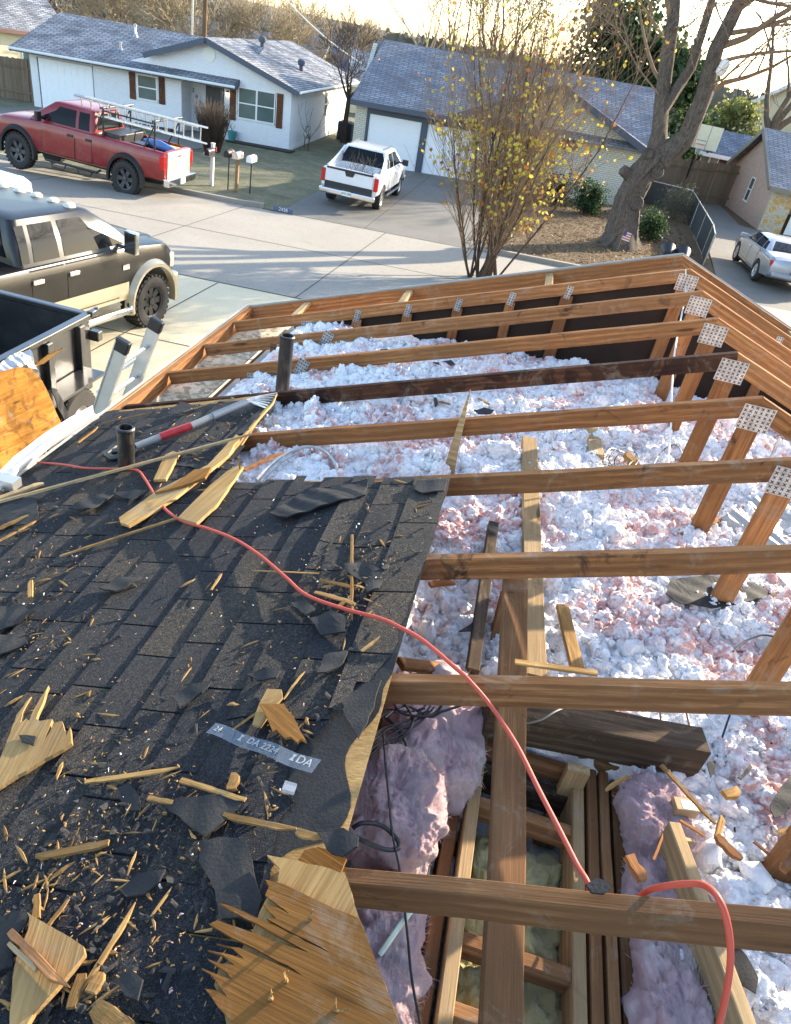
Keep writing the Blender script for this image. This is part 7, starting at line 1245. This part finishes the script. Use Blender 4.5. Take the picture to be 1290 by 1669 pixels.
# a dozen tuft shapes with cauliflower lumps; big tufts sparse, small ones many
bm2 = bmesh.new(); bmesh.ops.create_icosphere(bm2, subdivisions=4, radius=1); bv = np.array([v.co[:] for v in bm2.verts]); bf = np.array([[v.index for v in f.verts] for f in bm2.faces]); bm2.free(); nv = len(bv)
SH = []
for k in range(12):
    o_ = k*13.7; q1 = 1-worley(bv[:, 0]*1.6+bv[:, 2]*1.1+o_, bv[:, 1]*1.6-bv[:, 2]*.9+o_, k); q2 = 1-worley(bv[:, 0]*4.2-bv[:, 2]*3+o_, bv[:, 1]*4.2+bv[:, 2]*2.6, k+3); SH.append(bv*(.55+.55*q1+.34*q2+.22*rs_.uniform(0, 1, nv))[:, None])
SH = np.array(SH); nb = 4600; big = rs_.choice(n_, nb, replace=False); ax = rs_.uniform(0, 6.28, nb); ca, sa = np.cos(ax), np.sin(ax); VB = SH[rs_.randint(0, 12, nb)]; s2 = rs_.gamma(2.6, .0056, nb)+.008; VB = np.stack([VB[..., 0]*ca[:, None]-VB[..., 1]*sa[:, None], VB[..., 0]*sa[:, None]+VB[..., 1]*ca[:, None], VB[..., 2]], -1)*(s2[:, None, None]*rs_.uniform(.7, 1.3, (nb, 1, 3))); VB += np.stack([px_[big], py_[big], pz_[big]+s2*.1], -1)[:, None, :]
FB = (bf[None]+(np.arange(nb)*nv)[:, None, None]).reshape(-1, 3)
bmi = bmesh.new(); bmesh.ops.create_icosphere(bmi, subdivisions=1, radius=1); cv = np.array([v.co[:] for v in bmi.verts]); cf = np.array([[v.index for v in f.verts] for f in bmi.faces]); bmi.free(); nc = len(cv)
VC = cv[None]*(1+.6*rs_.uniform(-1, 1, (n_, nc)))[..., None]*(s_[:, None, None]*rs_.uniform(.6, 1.3, (n_, 1, 3))); VC += np.stack([px_, py_, pz_+s_*.4], -1)[:, None, :]
V_ = np.concatenate([VB.reshape(-1, 3), VC.reshape(-1, 3)]); F_ = np.concatenate([FB, (cf[None]+(np.arange(n_)*nc)[:, None, None]).reshape(-1, 3)+nb*nv])
me = bpy.data.meshes.new('insulation_clumps'); me.vertices.add(len(V_)); me.vertices.foreach_set('co', V_.ravel()); me.loops.add(F_.size); me.loops.foreach_set('vertex_index', F_.ravel().astype(np.int32)); me.polygons.add(len(F_)); me.polygons.foreach_set('loop_start', np.arange(0, F_.size, 3, dtype=np.int32)); me.polygons.foreach_set('loop_total', np.full(len(F_), 3, dtype=np.int32)); me.polygons.foreach_set('use_smooth', np.ones(len(F_), dtype=bool)); me.update(calc_edges=True); me.materials.append(M_ins)
tag(link('insulation_clumps', me), 'loose tufts of white and pink fibre strewn over the blown insulation', 'insulation', kind='stuff')
# ---- splinters on the deck: individuals copied from a few shapes, the finest as litter
rg = random.Random(44); protos = []
for i in range(10):
    L = rg.uniform(.03, .085); wq_ = rg.uniform(.004, .011); b = MB(); rs = []
    for k in range(5): t_ = k/4; kk = (.2, .9, 1, .75, .15)[k]; o_ = rg.uniform(-.2, .2)*wq_; rs.append([(t_*L-L/2, -wq_/2*kk+o_, 0), (t_*L-L/2, wq_/2*kk+o_, .0005), (t_*L-L/2, wq_/3*kk+o_, wq_*.4*kk), (t_*L-L/2, -wq_/3*kk+o_, wq_*.45*kk)])
    b.rings(rs, True, True, 0, None, False); o = b.build('deck_splinter', M_split, None, org=(0, 0, 0)); protos.append(tag(o, 'small loose wood splinter lying on the black shingles', 'splinter', 'small splinters littering the shingled deck'))
cl_ = [(575, 960, 40), (60, 1040, 50), (240, 1310, 60), (200, 1400, 90), (150, 1600, 70), (300, 760, 60), (620, 900, 50), (90, 900, 60), (500, 1260, 60), (330, 690, 60), (60, 1450, 70)]
def rpos():
    while True:
        if rg.random() < .55: cx, cy, s = rg.choice(cl_); x, y = rg.gauss(cx, s), rg.gauss(cy, s*.8)
        else: x, y = rg.uniform(0, 720), rg.uniform(660, 1669)
        p = dk(x, y, .034)
        if inside(p.x, p.y, OUT) and p.x < edge_x(p.y)-.02 and p.y > -5.4: return p
def place(o, p): o.matrix_world = Matrix.Translation(p) @ Matrix(((CN, 0, -SN), (0, 1, 0), (SN, 0, CN))).to_4x4() @ Matrix.Rotation(rg.uniform(0, 6.28), 4, 'Z') @ Matrix.Scale(rg.uniform(.35, 1.15), 4)
for i in range(270):
    o = protos[i] if i < len(protos) else protos[i % 10].copy()
    if i >= len(protos): COL.objects.link(o)
    place(o, rpos())
def litter(name, label, n, mat, smin, smax, fn, flat=.3):
    b = MB()
    for i in range(n):
        p = fn(); s = rg.uniform(smin, smax); M = Matrix.Translation(p) @ Euler((rg.uniform(-.3, .3), -RA+rg.uniform(-.3, .3), rg.uniform(0, 6.28))).to_matrix().to_4x4(); k = rg.uniform(.12, .5)
        b.add([(-s, -s*k, 0), (s, -s*k*.6, 0), (s*.8, s*k, 0), (-s*.7, s*k, 0), (0, 0, s*flat)], [(0, 1, 4), (1, 2, 4), (2, 3, 4), (3, 0, 4)], 0, M)
    tag(b.build(name, mat, None, org=(0, 0, 0)), label, 'litter', kind='stuff')
litter('sawdust_litter', 'fine tan wood chips scattered over the shingled deck', 1500, M_split, .0012, .006, rpos); litter('fluff_litter', 'tiny white insulation crumbs scattered over the shingled deck', 160, M_ins, .0015, .007, rpos, .8); litter('shingle_litter', 'small black shingle crumbs scattered over the deck', 700, M_felt, .004, .02, rpos, .12)
def ipos():
    x, y = rg.uniform(-1.2, 1.0), rg.uniform(-5.2, -.3); return Vector((x, y, insz(x, y)+.012))
litter('attic_litter', 'small brown wood chips and grit scattered in the insulation', 700, M_truss, .002, .011, ipos); litter('felt_litter', 'small black felt crumbs scattered in the insulation', 300, M_felt, .003, .012, ipos, .1)
for o in list(bpy.data.objects):
    if o.get('label', 1) is None: del o['label']
